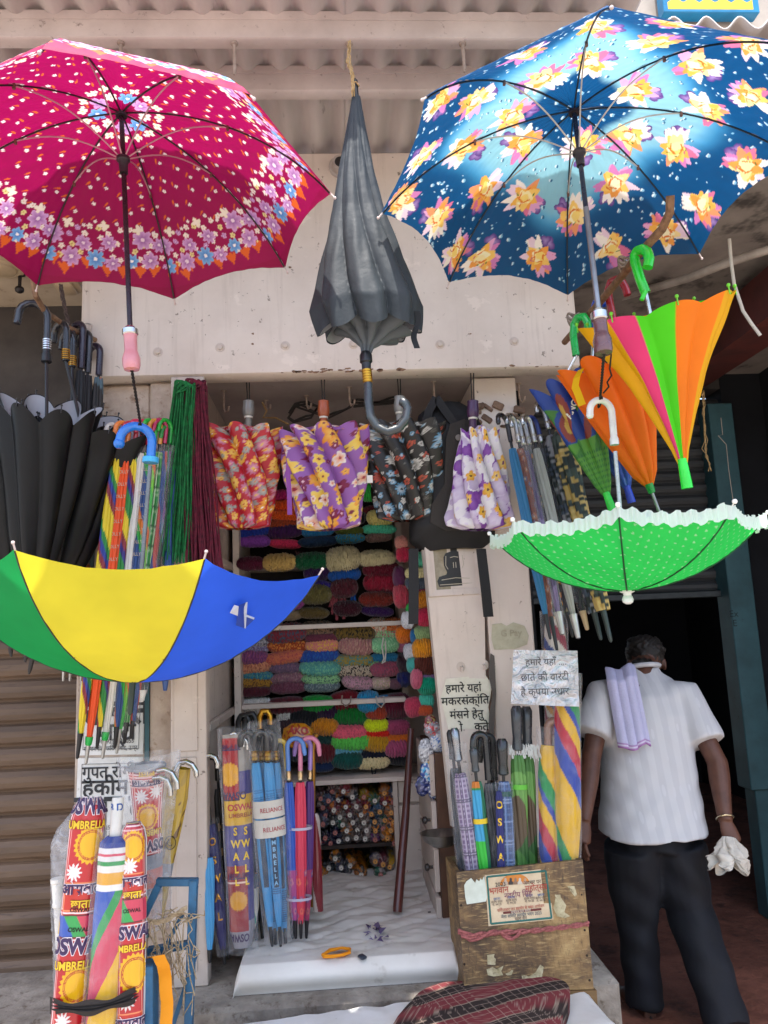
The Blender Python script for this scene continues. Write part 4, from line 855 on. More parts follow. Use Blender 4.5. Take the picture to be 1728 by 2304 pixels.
# cartoon-coloured green/blue pair
def kids_print(U, Vv):
    C = flat_print(len(U), '#21439a'); C[Vv < .2] = lin('#5d9a3c'); q = wob(U * 5, Vv * 4, 77, 6, 3); C[(q > .1) & (Vv > .15) & (Vv < .34)] = lin('#3f7d35'); C[(q < -.22) & (Vv > .2) & (Vv < .42)] = lin('#8f3a35'); C[(q < -.5) & (Vv > .2)] = lin('#caa04e')
    d = np.hypot((U % .018) - .009, (Vv % .018) - .009); C[(d < .005) & (Vv < .16)] = lin('#2c6b3a'); return C
def blue_print2(U, Vv):
    C = flat_print(len(U), '#24489f'); rng = random.Random(4)
    for x, y in scatter(-.3, .3, .02, .5, .09, rng): p_flower(C, U, Vv, x, y, .022, 0, 6, '#5f86c9', '#2a4fa8', None, .2)
    for x, y in scatter(-.3, .3, .2, .5, .12, rng): p_flower(C, U, Vv, x, y, .03, 1, 4, '#c9b26a', '#e8e0c8', None, .5)
    return C
Pb, Pt = at(1366, 1115, 2.5), at(1270, 850, 2.5)
o, fn, L, (a, e1, e2) = loose("child's umbrella printed green and blue, green ferrule, left of the orange one", Pb, Pt, ((0, .012), (.1, .03), (.5, .075), (.85, .115), (1, .13)), kids_print, n=8, amp=.4, twist=.2, zig=.14, sq=.6, seed=55, nu=200, nv=80, phase=.2)
MB().tube([Pb + a * .012, Pb - a * .055], [.012, .0145], 14).build('ferrule', plain('#34d64a', .25), o, True)
p = dense([at(1296, 800, 2.5), at(1290, 755, 2.5), at(1291, 730, 2.5), at(1300, 714, 2.48), at(1314, 712, 2.46), at(1322, 726, 2.45), at(1323, 740, 2.45)], .006)
MB().tube([Pt, p[0]], .0055, 8).build('shaft', CHROME, o, True); MB().tube(p, .013, 14).build('handle', plain('#13b84e', .25, 0, .5), o, True)
f1 = one(fn); rim_ = .13
def on_cone(u0, v0, sc, rot=0.0):
    P = f1(u0, v0, .004); du = (f1(u0 + .01, v0, .004) - P).normalized(); dv = (f1(u0, v0 + .01, .004) - P); dv = (dv - du * dv.dot(du)).normalized()
    n = du.cross(dv); n = n if n.dot(CAM - P) > 0 else -n
    x, y = du * cos(rot) + dv * sin(rot), -du * sin(rot) + dv * cos(rot)
    return lambda X, Y: P + x * X * sc + y * Y * sc + n * .006
text('lettering', 'ANGRY', o, on_cone(.5, .8, 1, .9), .03, plain('#e6e6e0', .6), .03)
Pb, Pt = at(1412, 1100, 2.58), at(1330, 840, 2.56)
o, fn, L, (a, e1, e2) = loose("blue printed child's umbrella hanging behind the white crook", Pb, Pt, ((0, .012), (.1, .03), (.5, .07), (.85, .1), (1, .11)), blue_print2, n=8, amp=.35, twist=.2, zig=.1, sq=.6, seed=57, nu=160, nv=60, phase=.3)
MB().tube([Pb + a * .012, Pb - a * .05], [.012, .0145], 14).build('ferrule', plain('#1f3fb5', .25), o, True)
p = dense([at(1336, 740, 2.56), at(1334, 700, 2.56), at(1340, 680, 2.55), at(1352, 674, 2.53), at(1362, 686, 2.52)], .006); MB().tube([Pt, p[0]], .0055, 8).build('shaft', CHROME, o, True); MB().tube(p, .012, 12).build('handle', plain('#1b3f9c', .25, 0, .5), o, True)

# ------------------------------------------------------------------ four floral short umbrellas under the fascia
A1 = [('#f0b63a', '#f6d67a', '#d9622a'), ('#e9862a', '#f2c14a', '#fff'), ('#c65f86', '#eab3c0', '#f3d34a'), ('#8f8f8a', '#c9c2b4', '#e07a3a')]
A1 = [(a_, b_, c_ if len(c_) == 7 else '#ffffff') for a_, b_, c_ in A1]
fl1 = floral('#c02331', [(.032, .017, 6, A1), (.05, .022, 9, A1), (.03, .009, 5, A1)], 4, -.6, .6, 0, .45)
A2 = [('#f0942a', '#f7cf62', '#7c1d3f'), ('#7a1c46', '#8f2a55', '#f2c9d6'), ('#f3f0ea', '#ef8a2c', '#a8283a'), ('#f4d768', '#f4bc3a', '#7c1d3f')]
fl2 = floral('#9a62b0', [(.08, .037, 6, A2), (.055, .024, 5, A2), (.05, .014, 5, A2)], 5, -.6, .6, 0, .45)
A3 = [('#d0573a', '#2a2724', '#181615'), ('#dad6cc', '#2a2724', '#dad6cc'), ('#4a90b5', '#dcd9d2', '#23211f'), ('#54514b', '#2a2826', '#7c786e')]
fl3 = floral('#262320', [(.095, .034, 14, A3), (.06, .014, 5, A3), (.04, .012, 3, A3), (.03, .007, 6, A3)], 6, -.6, .6, 0, .45)
A4 = [('#f0a52c', '#f6cf4e', '#5a2a1a'), ('#f5b23c', '#f8e08a', '#6a2a6a')]
A5 = [('#7a3a9c', '#9a5cb8', '#8a4aa8'), ('#c8b2d6', '#e6dced', '#d8c8e2'), ('#efe9ee', '#f6f2f4', '#e9def0')]
fl4 = floral('#cdbcd6', [(.055, .055, 4, A5), (.05, .04, 3, A5), (.085, .028, 5, A4)], 7, -.6, .6, 0, .45)
FLS = ((541, 1190, 541, 962, .172, .12, fl1, 'red', (559, 954, 903), '#7d7b76', 'short closed umbrella in small red and orange flowers, grey grip', 3, 2.95),
       (743, 1192, 728, 962, .182, .128, fl2, 'purple', (728, 955, 903), '#a8532f', 'short closed umbrella in big purple and orange flowers, copper grip', 5, 2.92),
       (913, 1172, 905, 952, .176, .118, fl3, 'black', (899, 945, 893), '#8f8d8a', 'short closed umbrella in black paisley flowers beside the backpack', 7, 2.97),
       (1080, 1192, 1080, 965, .078, .132, fl4, 'violet', (1064, 958, 903), '#4a2c52', 'short closed umbrella in violet and white lilies, plum grip', 9, 2.88))
FLORALSAT = cloth('floral_satin', .2, .4, .22, 24, spec=.5)
for bxp, byp, txp, typ, rt, rb, pat, cname, (hx, hy0, hy1), hc, lab, seed, Y in FLS:
    Pb, Pt = at(bxp, byp, Y), at(txp, typ, Y)
    o, fn, L, (a, e1, e2) = loose(lab, Pb, Pt, ((0, rb * .55), (.03, rb * .95), (.12, rb), (.5, (rt + rb) * .52), (.9, rt), (1, rt * .99)), pat, n=9, amp=.46, twist=1.3, zig=.10, sq=.55, seed=seed, nu=230, nv=110, sat=FLORALSAT, group='short floral umbrellas under the fascia', name='folding_umbrella', wrk=.08, pw=.75, amp0=.4, phase=seed * .3, U=.16)
    # the cloth gathered at the top round the runner
    cf, _ = pleat_fn(Pt - a * .03, Pt + a * .012, ((0, rt * .86), (.5, rt * .6), (1, .016)), 9, ((0, .3), (1, .1)), .4, 0, seed * .3, .55, .05, seed + 2)
    surf('gathered_top', cf, 120, 14, FLORALSAT, o, lambda u, v: pat((u - .5) * .8, .2 + .1 * v))
    H0, H1 = at(hx, hy0, Y), at(hx, hy1, Y); h = (H1 - H0).length; d = (H1 - H0).normalized()
    MB().tube([Pt, H0], .008, 10).lathe(H0 - d * .02, d, [(0, .012), (.012, .0145), (h * .45, .0145), (h * .5, .016)], 16).build('neck', plain(hc, .3, .1, .3), o, True)
    MB().lathe(H0 + d * h * .25, d, [(0, .0172), (.004, .0182), (.008, .0172)], 18).build('ring', plain('#dcd6c8', .3), o, True)
    MB().lathe(H0 + d * h * .3, d, [(0, .016), (.01, .0225), (h * .35, .0235), (h * .6, .021), (h * .7, .022), (h * .74, .014)], 18).build('handle', plain(hc, .3, .1, .3), o, True)
    top = at(hx - 2, 838 + RN.uniform(-8, 0), Y + .02)
    MB().tube([H1 + Vec((-.004, 0, -.004)), top + Vec((-.006, 0, 0)), top + Vec((0, 0, .012)), top + Vec((.006, 0, 0)), H1 + Vec((.004, 0, -.004))], .0023, 6).build('wrist_loop', plain('#1d1a1a', .8), o, True)
    if cname == 'purple':
        q = [at(650, 1020, Y - .05), at(648, 1070, Y - .06), at(651, 1110, Y - .05), at(652, 1158, Y - .05)]
        mb = MB(); mb.add([x + Vec((.009 * s, 0, 0)) for x in q for s in (-1, 1)], [(2 * i, 2 * i + 1, 2 * i + 3, 2 * i + 2) for i in range(3)]); mb.build('tie_strap', cloth('purple_strap', .1, .5, colr='#8a4a9c'), o, True)
    if cname == 'black': MB().box(at(832, 1078, Y - .08), .022, .002, .03, None, .0).build('price_tag', plain('#d8d5cf', .6), o)

# backpack behind the black floral one
Y = 3.02; c = at(1012, 1070, Y); bp = thing('backpack', 'black backpack hanging behind the floral umbrellas with straps dangling', 'backpack', c)
BPK = cloth('backpack_cloth', 0, .6, .3, 40, colr='#1c1b1c'); BPF = cloth('backpack_panel', 0, .75, .35, 70, colr='#34302d')
def bag(u, v):
    t = u * 2 * pi; z = (v - .5); w = interp(v, ((0, .135), (.06, .172), (.2, .168), (.75, .145), (.92, .12), (1, .05))); d = interp(v, ((0, .03), (.15, .085), (.8, .07), (1, .03)))
    return np.array(c) + np.stack([w * np.sign(np.cos(t)) * np.abs(np.cos(t)) ** .6 + .012 * z, d * np.sign(np.sin(t)) * np.abs(np.sin(t)) ** .6, z * .60 + .006 * wob(u * 4, v * 3, 4)], 1)
surf('body', bag, 60, 60, BPK, bp)
mb = MB(); pts = [(-.11, -.2), (-.1, -.13), (-.045, -.05), (-.03, .13), (-.01, .19), (.05, .21), (.10, .18), (.12, .1), (.14, -.12), (.15, -.2), (.10, -.235), (-.05, -.235)]
mb.prism(pts, c + Vec((0.01, -.088, 0)), (1, 0, 0), (0, 0, 1), -.012); mb.build('front_pocket', BPF, bp)
for (xa, ya), (xb, yb), (xc, yc_), w in (((930, 1235), (931, 1320), (930, 1404), .019), ((1082, 1235), (1092, 1320), (1099, 1388), .019)):
    mb = MB(); mb.add([at(x, y, Y - .1) + Vec((s * w, 0, 0)) for x, y in ((xa, ya), (xb, yb), (xc, yc_)) for s in (-1, 1)] , [(0, 1, 3, 2), (2, 3, 5, 4)]); ob = mb.build('strap', BPK, bp); so_ = ob.modifiers.new('t', 'SOLIDIFY'); so_.thickness = .004
for pts in ([(955, 960), (965, 925), (981, 896)], [(981, 896), (1000, 925), (1030, 965)]):
    mb = MB(); q = [at(x, y, Y - .06) for x, y in pts]; d = (q[-1] - q[0]).normalized(); sd_ = Vec((0, -1, 0)).cross(d) * .016
    mb.add([p + sd_ * s for p in q for s in (-1, 1)], [(0, 1, 3, 2), (2, 3, 5, 4)]); ob = mb.build('shoulder_strap', BPK, bp); so_ = ob.modifiers.new('t', 'SOLIDIFY'); so_.thickness = .012
MB().lathe(at(1024, 998, Y) + Vec((0, -.095, 0)), (0, -1, 0), [(0, .013), (.002, .012)], 20).build('badge', plain('#77716a', .5), bp)

# ------------------------------------------------------------------ hooks in the shop ceiling, cables
HK = mat('hook_paint', '#b9a79c', '#8f7a6c', .6, scale=40, bs=.3)
for k, (zx, zy, yy) in enumerate(((215, 185, 3.1), (410, 180, 3.25), (600, 172, 3.2), (800, 155, 3.1), (1000, 160, 3.25), (1195, 150, 3.05), (1385, 140, 3.1), (1590, 140, 3.1))):
    p = at(400 + zx / 2.074, 800 + zy / 2.074, yy); zt = ZB + .02; p.z = max(p.z, zt - .045)
    m_ = MB(); m_.lathe((p.x, p.y, zt), (0, 0, -1), [(0, .013), (.004, .012)], 12); m_.tube([Vec((p.x, p.y, zt)), p + Vec((0, 0, -.055)), p + Vec((.006, -.004, -.075)), p + Vec((.018, -.008, -.07)), p + Vec((.021, -.009, -.05))], .0042, 8)
    tag(m_.build('ceiling_hook', HK, None, True), ['first painted hook in the shop ceiling beside the maroon hank', 'painted ceiling hook above the red floral umbrella', 'painted ceiling hook wound with dark cable', 'painted ceiling hook between the copper and grey grips', 'painted ceiling hook just above the ribbed black crook', 'painted ceiling hook holding the black backpack', 'painted ceiling hook right of the plum grip', 'last painted ceiling hook near the camouflage umbrellas'][k], 'hook', 'hooks in the shop ceiling')
CB = plain('#2a2422', .6)
for pts, lab in (([(590, 905), (600, 925), (592, 940), (620, 940), (650, 955)], 'pale tangled twine on the hook over the red floral umbrella'), ([(650, 930), (662, 915), (690, 908), (715, 915), (700, 940), (660, 950), (648, 940), (665, 915), (740, 940), (790, 915)], 'dark cable looped between the ceiling hooks'), ([(790, 905), (840, 908), (885, 900), (890, 907), (830, 912), (795, 915)], 'bundle of dark cable behind the ribbed black crook')):
    m_ = MB(); P = dense([at(x, y, 3.22) for x, y in pts], .02); m_.tube(P, .005 if 'dark' in lab else .004, 6)
    if 'dark' in lab: m_.tube([q + Vec((.004, 0, .008 + .006 * sin(i))) for i, q in enumerate(P)], .005, 6)
    tag(m_.build('tangled_cord', CB if 'dark' in lab else JUTE, None, True), lab, 'cord')
P = at(1190, 860, 3.2); m_ = MB(); m_.tube([at(1205, 832, 3.0), at(1168, 864, 3.3)], .008, 8); m_.tube([at(1168, 864, 3.3), at(1168, 890, 3.3), at(1172, 893, 3.3)], .005, 8); tag(m_.build('iron_bracket', DARKSTEEL, None, True), 'dark iron bracket under the ceiling above the pillar', 'bracket')

# ------------------------------------------------------------------ thread hanks, green and maroon
def hank(label, c, c2, top, bots, Y, w0, w1, n, seed):
    rng = random.Random(seed); o = thing('thread_hank', label, 'thread hank', at(*top, Y)); mb = MB()
    T, B = at(*top, Y), at(*bots, Y)
    for k in range(n):
        q = (k + .5) / n - .5; q += rng.uniform(-.05, .05); d = rng.uniform(-.5, .5); P = []
        sag = rng.uniform(.93, 1.02)
        for t in np.linspace(0, 1, 13):
            w = w0 + (w1 - w0) * t ** 1.3; c_ = T.lerp(B, t * sag)
            P.append(c_ + Vec((q * w + .004 * sin(t * 9 + k), d * w * .5 + .004 * cos(t * 7 + k * 2), 0)))
        P = [T + Vec((q * w0 * .4, d * .02, .012 + .01 * rng.random()))] + P
        mb.tube(P, .0026, 5)
    m, t, b = nodes('thread_' + label.split()[1]); tc = N(t, 'ShaderNodeTexCoord'); nz = N(t, 'ShaderNodeTexNoise', i_Scale=60.0); t.links.new(tc.outputs['Object'], nz.inputs['Vector'])
    t.links.new(ramp(t, nz.outputs[0], [(.3, c2), (.7, c)]), b.inputs['Base Color']); b.inputs['Roughness'].default_value = .9
    mb.build('strands', m, o, True)
    mb = MB()
    for k in range(10): mb.tube([T + Vec((w0 * .5 * cos(t + k), .02 * sin(t + k), .015 * sin(2 * t + k) + .01 * cos(k))) for t in np.linspace(0, 5, 14)], .003, 5)
    mb.build('knot', m, o, True); return o
hank('long green hank of cord hanging under the fascia corner', '#11763a', '#084a22', (416, 872), (388, 1262), 2.80, .075, .125, 75, 1)
hank('long maroon hank of cord hanging beside the green one', '#6e1730', '#45101f', (440, 868), (460, 1295), 2.82, .075, .13, 75, 2)

# ------------------------------------------------------------------ furled umbrellas on the left rod
GL = 'furled umbrellas hanging before the poster post'
LG = [((180, 1658), (262, 1030), stripes([('#e8cf2a', 3), ('#8c2f3a', 1), ('#2c3f96', 1), ('#2c8a3f', 1)], .11, .5), ('#17171a', .07, .0065), 'striped yellow, blue and green furled umbrella, leftmost by the post', '#c9c9c6'),
      ((200, 1666), (283, 1025), '#f0561c', ('#b9b9b6', .075, .006), 'plain orange furled umbrella with steel tip and green collar', '#e0803a'),
      ((223, 1643), (300, 1025), stripes([('#e8cf2a', 2), ('#2c8a3f', 2), ('#3a2f80', 1), ('#8c2f3a', 1)], .11, .5), ('#17171a', .06, .006), 'yellow and green striped furled umbrella right of the orange one', '#b83a4a'),
      ((237, 1655), (315, 1020), '#e4e2da', ('#b9b9b6', .075, .006), 'plain white furled umbrella with steel tip', '#c53a5c'),
      ((262, 1643), (330, 1020), stripes([('#2c4c86', 3), ('#2aa03c', 1), ('#d6782a', 1)], .1, .4), ('#17171a', .06, .006), 'navy and green furled umbrella right of the white one', '#b82a50'),
      ((268, 1648), (344, 1018), stripes([('#2fb83a', 2), ('#78c83a', 1), ('#d8662a', 1)], .1, .4), ('#b9b9b6', .07, .006), 'bright green furled umbrella with orange streaks', '#23a83a'),
      ((284, 1633), (357, 1018), plaid('#2c8a3f', '#b8d8a8', '#1d5a2a', .02), ('#17171a', .06, .006), 'green checked furled umbrella near the dark ferrule', '#c98a3a'),
      ((298, 1629), (368, 1016), stripes([('#28498a', 2), ('#b83a2a', 2)], .08, .2), ('#17171a', .05, .006), 'navy and red furled umbrella behind the dark ferrule', '#b02a5a'),
      ((318, 1560), (379, 1016), stripes([('#2a2a2e', 2), ('#6d8fa8', 1), ('#7a3f8a', 1)], .07, .3), ('#e0e0dc', .03, .012), 'dark checked furled umbrella in film beside the green hank', '#23a03a'),
      ((372, 1535), (388, 1030), '#2c4f8c', ('#2c4f8c', .03, .008), 'navy furled umbrella with blue blunt tip before the plank door', '#2c8a3f')]
for k, (b, t, pa, tip, lab, hc) in enumerate(LG):
    Y = 2.66 + .016 * k
    o, fn, L = rolled(lab, at(*b, Y), at(*t, Y), .021 if k < 8 else .017, pa, tip, dict(c=hc, R=.03, rad=.0085, tail=.02, rise=.05, side=Vec((-.6, -1, 0)), shaft=.03), FILM and dict(over=.02, under=.0, r=.026) if k in (3, 5, 7, 8) else None, GL, seed=70 + k)
    if 'steel' in lab: a = (at(*t, Y) - at(*b, Y)).normalized(); MB().lathe(at(*b, Y), -a, [(-.012, .0125), (.0, .012), (.012, .0105), (.016, .008)], 14).build('collar', plain('#1fb04a', .3), o, True)
    if k in (1, 4):
        f1 = one(fn)
        for j in range(8):
            v0 = .62 + .045 * j; q = f1(.5, v0, .003); text('lettering', 'JOLLY', o, flatf(q + Vec((0, -.002, 0)), (1, 0, 0), (0, 0, 1), .002), .017, plain('#b9a890', .6), 0, .85)

# ------------------------------------------------------------------ furled umbrellas on the right rod
GR = 'furled umbrellas hanging beside the pillar'
zz = lambda x, y: (1150 + x / 3.687, 880 + y / 3.687)
DG1 = camo(['#2c3436', '#77787e', '#4a5568', '#9a9aa0'], .012, 3, True); DG2 = camo(['#28332f', '#b79a55', '#3f4d45', '#c9ad6a'], .012, 8, True)
RG = [((290, 1880), (10, 480), '#2d6f9e', ('#17171a', .075, .006), 'plain blue furled umbrella nearest the pillar', '#1d1d20', .019, 2.62),
      ((335, 1900), (75, 480), floral('#7c4038', [(.03, .012, 5, [('#c77a4a', '#3a5a8a', '#d8c8a8'), ('#3a6a9a', '#c05a3a', '#e0d0b0')])], 3, -.1, .1, 0, .9), ('#17171a', .12, .006), 'rust red patterned furled umbrella in film', '#b9b9b6', .018, 2.66),
      ((395, 1860), (115, 500), camo(['#5a4a78', '#3a3058', '#8a7aa8'], .03, 4), ('#b9b9b6', .07, .011), 'purple furled umbrella in film with white collar', '#c9c9c6', .019, 2.70),
      ((470, 1860), (165, 500), floral('#35303a', [(.03, .013, 5, [('#b9a03a', '#2c4a8a', '#d8c8a8'), ('#c0602a', '#d8b84a', '#202020')])], 6, -.1, .1, 0, .9), ('#17171a', .08, .006), 'dark flowered furled umbrella with yellow letters', '#c9c9c6', .018, 2.74),
      ((520, 1880), (210, 480), '#a9aaa6', ('#b9b9b6', .075, .011), 'silver white furled umbrella with shiny steel tip', '#d0d0cc', .020, 2.70),
      ((600, 1850), (265, 480), camo(['#262b33', '#3a4150', '#c08a5a'], .03, 9), ('#c2a884', .06, .009), 'dark furled umbrella with brass tip behind the silver one', '#2a3f8a', .018, 2.80),
      ((690, 1840), (325, 370), DG1, ('#2c3a3a', .1, .0085), 'grey digital camouflage furled umbrella', '#b9b9b6', .030, 2.78),
      ((765, 1820), (400, 320), DG2, ('#2c3a3a', .115, .0085), 'tan and green digital camouflage furled umbrella, rightmost', '#c9b08a', .036, 2.74)]
for k, (b, t, pa, tip, lab, hc, r, Y) in enumerate(RG):
    b, t = zz(*b), zz(*t)
    wide = k >= 6
    o, fn, L = rolled(lab, at(*b, Y), at(*t, Y + .1), r, pa, tip, dict(c=hc, R=.03, rad=.009, tail=.015, rise=.07, side=Vec((-.7, -.7, 0)), shaft=.03, metal=1 if hc in ('#b9b9b6', '#c9c9c6', '#d0d0cc') else 0, collar=None if k == 0 else '#c9c9c6'), dict(over=.02, under=.0, r=r * 1.25) if k in (1, 2, 3, 5) else None, GR, seed=90 + k,
                      prof=((0, r * .75), (.05, r * .8), (.3, r * .95), (.6, r * 1.05), (.8, r * 1.25), (.95, r * 1.05), (1, r * .5)) if wide else None, twist=.8 if wide else 1.4, sq=.8)
# ------------------------------------------------------------------ yarn shelves
YS = 3.62                                    # front of the shelf unit
sh0, sh1 = at(541, 1400, YS).x, at(905, 1400, YS).x
zA, zB_, zC_, zD = at(710, 1256, YS).z, at(710, 1404, YS).z, at(710, 1578, YS).z, at(800, 1752, YS).z
unit = thing('yarn_shelves', 'white painted wooden shelf unit filled with wool at the back of the shop', 'shelf unit', ((sh0 + sh1) / 2, YS, .45))
for z in (zA, zB_, zC_, zD, zA + .52):
    m_ = MB(); bx(m_, sh0, sh1, YS, 4.08, z - .022, z, .002); m_.build('shelf_board', WHITEPAINT, unit, True)
m_ = MB(); bx(m_, sh0 - .03, sh0 - .001, YS - .01, 4.09, .45, ZB); m_.build('upright', WHITEPAINT, unit, True)
m_ = MB(); bx(m_, sh1 + .001, sh1 + .03, YS + .2, 4.09, .45, ZB); m_.build('upright', WHITEPAINT, unit, True)
m_ = MB(); bx(m_, sh0, sh1, 4.06, 4.075, .45, ZB); m_.build('back_board', mat('shelf_back', '#3a3432', '#2a2625', .9), unit)
xr = at(890, 1900, YS).x
m_ = MB(); bx(m_, xr, xr + .02, YS + .02, 4.0, .45, zD - .023); m_.build('upright', WHITEPAINT2, unit, True)
zR = at(800, 1908, YS).z
m_ = MB(); bx(m_, sh0, xr - .001, YS + .06, 4.05, zR - .015, zR); m_.build('shelf_board', mat('dark_board', '#3c302a', '#2a211d', .8), unit, True)
cup = thing('wall_cupboard', 'low white cupboard with two panels right of the lower rack', 'cupboard', (xr + .1, YS + .1, .45))
for z0, z1 in ((zR + .17, zD - .03), (.47, zR + .16)):
    m_ = MB(); bx(m_, xr + .024, at(985, 1900, YS).x + .2, YS + .05, YS + .07, z0, z1, .004); m_.build('door', WHITEPAINT, cup, True)
m_ = MB(); bx(m_, xr + .022, at(985, 1900, YS).x + .2, YS + .071, 4.05, .452, zD - .02); m_.build('body', WHITEPAINT2, cup)
# left glass-fronted side shelves
for z in (zA - .01, zC_ - .01, zC_ - .42):
    m_ = MB(); bx(m_, XJ - .028, sh0 - .031, YF + .12, YS + .3, z - .03, z, .003); m_.build('side_shelf', WHITEPAINT2, unit, True)

def yarn_mat(name, fuzzy=False):
    m, t, b = nodes(name); oi = N(t, 'ShaderNodeObjectInfo'); at_ = N(t, 'ShaderNodeAttribute', attribute_type='OBJECT', attribute_name='tint')
    tc = N(t, 'ShaderNodeTexCoord'); mp = N(t, 'ShaderNodeMapping'); mp.inputs['Scale'].default_value = (14, 3, 3) if not fuzzy else (9, 9, 9)
    t.links.new(tc.outputs['Object'], mp.inputs[0])
    n1 = N(t, 'ShaderNodeTexNoise', i_Scale=2.2 if not fuzzy else 6.0, i_Detail=3.0); t.links.new(mp.outputs[0], n1.inputs['Vector'])
    f = N(t, 'ShaderNodeMath', operation='GREATER_THAN', i_1=.54) if not fuzzy else N(t, 'ShaderNodeMath', operation='MULTIPLY', i_1=.9)
    t.links.new(n1.outputs[0], f.inputs[0])
    c = mixc(t, f.outputs[0], oi.outputs['Color'], at_.outputs['Color'])
    n2 = N(t, 'ShaderNodeTexNoise', i_Scale=9.0, i_Detail=4.0); t.links.new(mp.outputs[0], n2.inputs['Vector'])
    c = mixc(t, 1.0, c, ramp(t, n2.outputs[0], [(.3, (.62, .62, .62)), (.65, (1, 1, 1))]), 'MULTIPLY')
    t.links.new(c, b.inputs['Base Color']); b.inputs['Roughness'].default_value = .95; b.inputs['Specular IOR Level'].default_value = .15
    b.inputs['Sheen Weight'].default_value = .25; return m
YM, YMF = yarn_mat('wool'), yarn_mat('fuzzy_wool', True)
def skein_mesh(kind, seed):
    r = np.random.default_rng(seed); nu, nv = 26, 190
    u, v = np.meshgrid(np.linspace(0, 1, nu + 1), np.linspace(0, 1, nv + 1)); u, v = u.ravel(), v.ravel()
    th = u * 2 * pi; x = v * 2 - 1
    env = np.clip(1 - np.abs(x) ** 3.4, 0, 1) ** .5
    if kind == 'plain':
        ph = 3.0 * np.sin(th + seed) * .5 + 1.5 * wob(u * 2, v * 1.2, seed, 5, 2) + np.sin(th) * .9
        ridge = np.abs(np.sin(x * 17 + ph * 2.0)) ** .7
        rad = env * (1 + .17 * (ridge - .6) + .12 * wob(u * 2, v * 2, seed + 9, 5, 3)); xx = x + .03 * wob(u * 3, v, seed + 3, 4, 4)
    else:
        rad = env * (1 + .10 * wob(u * 4, v * 4, seed + 9, 6, 4)) * (1 + r.normal(0, .075, len(u))); xx = x + r.normal(0, .012, len(u))
    P = np.stack([xx * .5, np.cos(th) * rad * .5, np.sin(th) * rad * .5], 1)
    me = mesh('skein_proto', P, grid_faces(nu, nv), YM if kind == 'plain' else YMF, None, True); d = me.data; bpy.data.objects.remove(me); return d
SK = {'p': [skein_mesh('plain', s) for s in (1, 2, 3, 4)], 'f': [skein_mesh('fuzzy', s) for s in (5, 6)]}
YARN = []
def yarn(x, y, w, h, c, name, where, kind='p', c2=None, Y=YS + .1, rot=0.0, ends=False):
    px, py = 450 + x / 3.016, 1150 + y / 3.016; s = S(Y) / 3.016
    d = RN.choice(SK[kind]); o = bpy.data.objects.new('yarn_skein', d); link(o)
    p = at(px, py, Y); hh_ = h * s * .5; top_ = {T1_: 9, T2_: zA, T3_: zB_, T4_: zC_}.get(where, 9) - .025; bot_ = {T1_: zA, T2_: zB_, T3_: zC_, T4_: zD}.get(where, -9)
    p.z = max(min(p.z, top_ - hh_), bot_ + hh_ * .9); o.location = p; o.rotation_euler = (RN.uniform(-.4, .4), rot + RN.gauss(0, .05), RN.uniform(-.14, .14))
    jt = RN.uniform(.9, 1.1); o.scale = (w * s * 1.10 * jt, h * s * 1.4 if not ends else h * s, h * s * 1.12)
    L = tuple(min(.9, q * 1.35) for q in lin(c)); o.color = (*L, 1); o['tint'] = tuple(min(.9, q * 1.35) for q in lin(c2)) if c2 else tuple(q * .72 for q in L)
    YARN.append((o, name, where, x, y)); ORG[o.name] = p
T1_, T2_, T3_, T4_ = 'top shelf', 'second shelf', 'third shelf', 'lowest wool shelf'
for a in ((358, 248, 225, 75, '#7d3f9c', 'violet'), (575, 257, 220, 55, '#d1355c', 'coral pink'), (805, 245, 235, 62, '#1e3550', 'dark slate blue'), (1015, 222, 190, 60, '#2a86ae', 'sky blue and olive', 'p', '#5a6a2a'), (1215, 213, 180, 58, '#7a625a', 'taupe'),
          (357, 185, 225, 75, '#20358c', 'royal blue'), (572, 190, 225, 82, '#3c1a4c', 'deep purple'), (800, 178, 225, 90, '#1f72aa', 'cerulean'), (1015, 168, 195, 55, '#4d5a22', 'olive green'), (1215, 163, 200, 62, '#4fbf9c', 'mint green'),
          (350, 130, 220, 62, '#cf8468', 'peach'), (575, 125, 220, 62, '#8f3d22', 'brick brown'), (800, 108, 225, 70, '#1c2036', 'navy'), (1015, 105, 190, 95, '#17181f', 'black'), (1225, 105, 190, 100, '#d3c77a', 'pale yellow'),
          (350, 65, 220, 70, '#8a3030', 'brick red'), (590, 72, 200, 72, '#d2541c', 'pumpkin orange'), (800, 40, 225, 80, '#3f2a5c', 'grape'), (1010, 25, 190, 80, '#27403a', 'bottle green'), (1215, 38, 210, 66, '#571c22', 'dark maroon'),
          (590, 5, 200, 70, '#dd4a18', 'flame orange'), (560, -60, 210, 70, '#a31d5e', 'magenta'), (1165, -60, 140, 120, '#33c04a', 'bright green'), (1010, -50, 170, 70, '#6a2a2a', 'russet'), (360, -10, 220, 70, '#b33a52', 'raspberry'), (1290, -30, 90, 80, '#2c2c3a', 'charcoal'), (790, -45, 210, 80, '#8a3a6a', 'mulberry')):
    yarn(*a[:6], T1_, *a[6:])
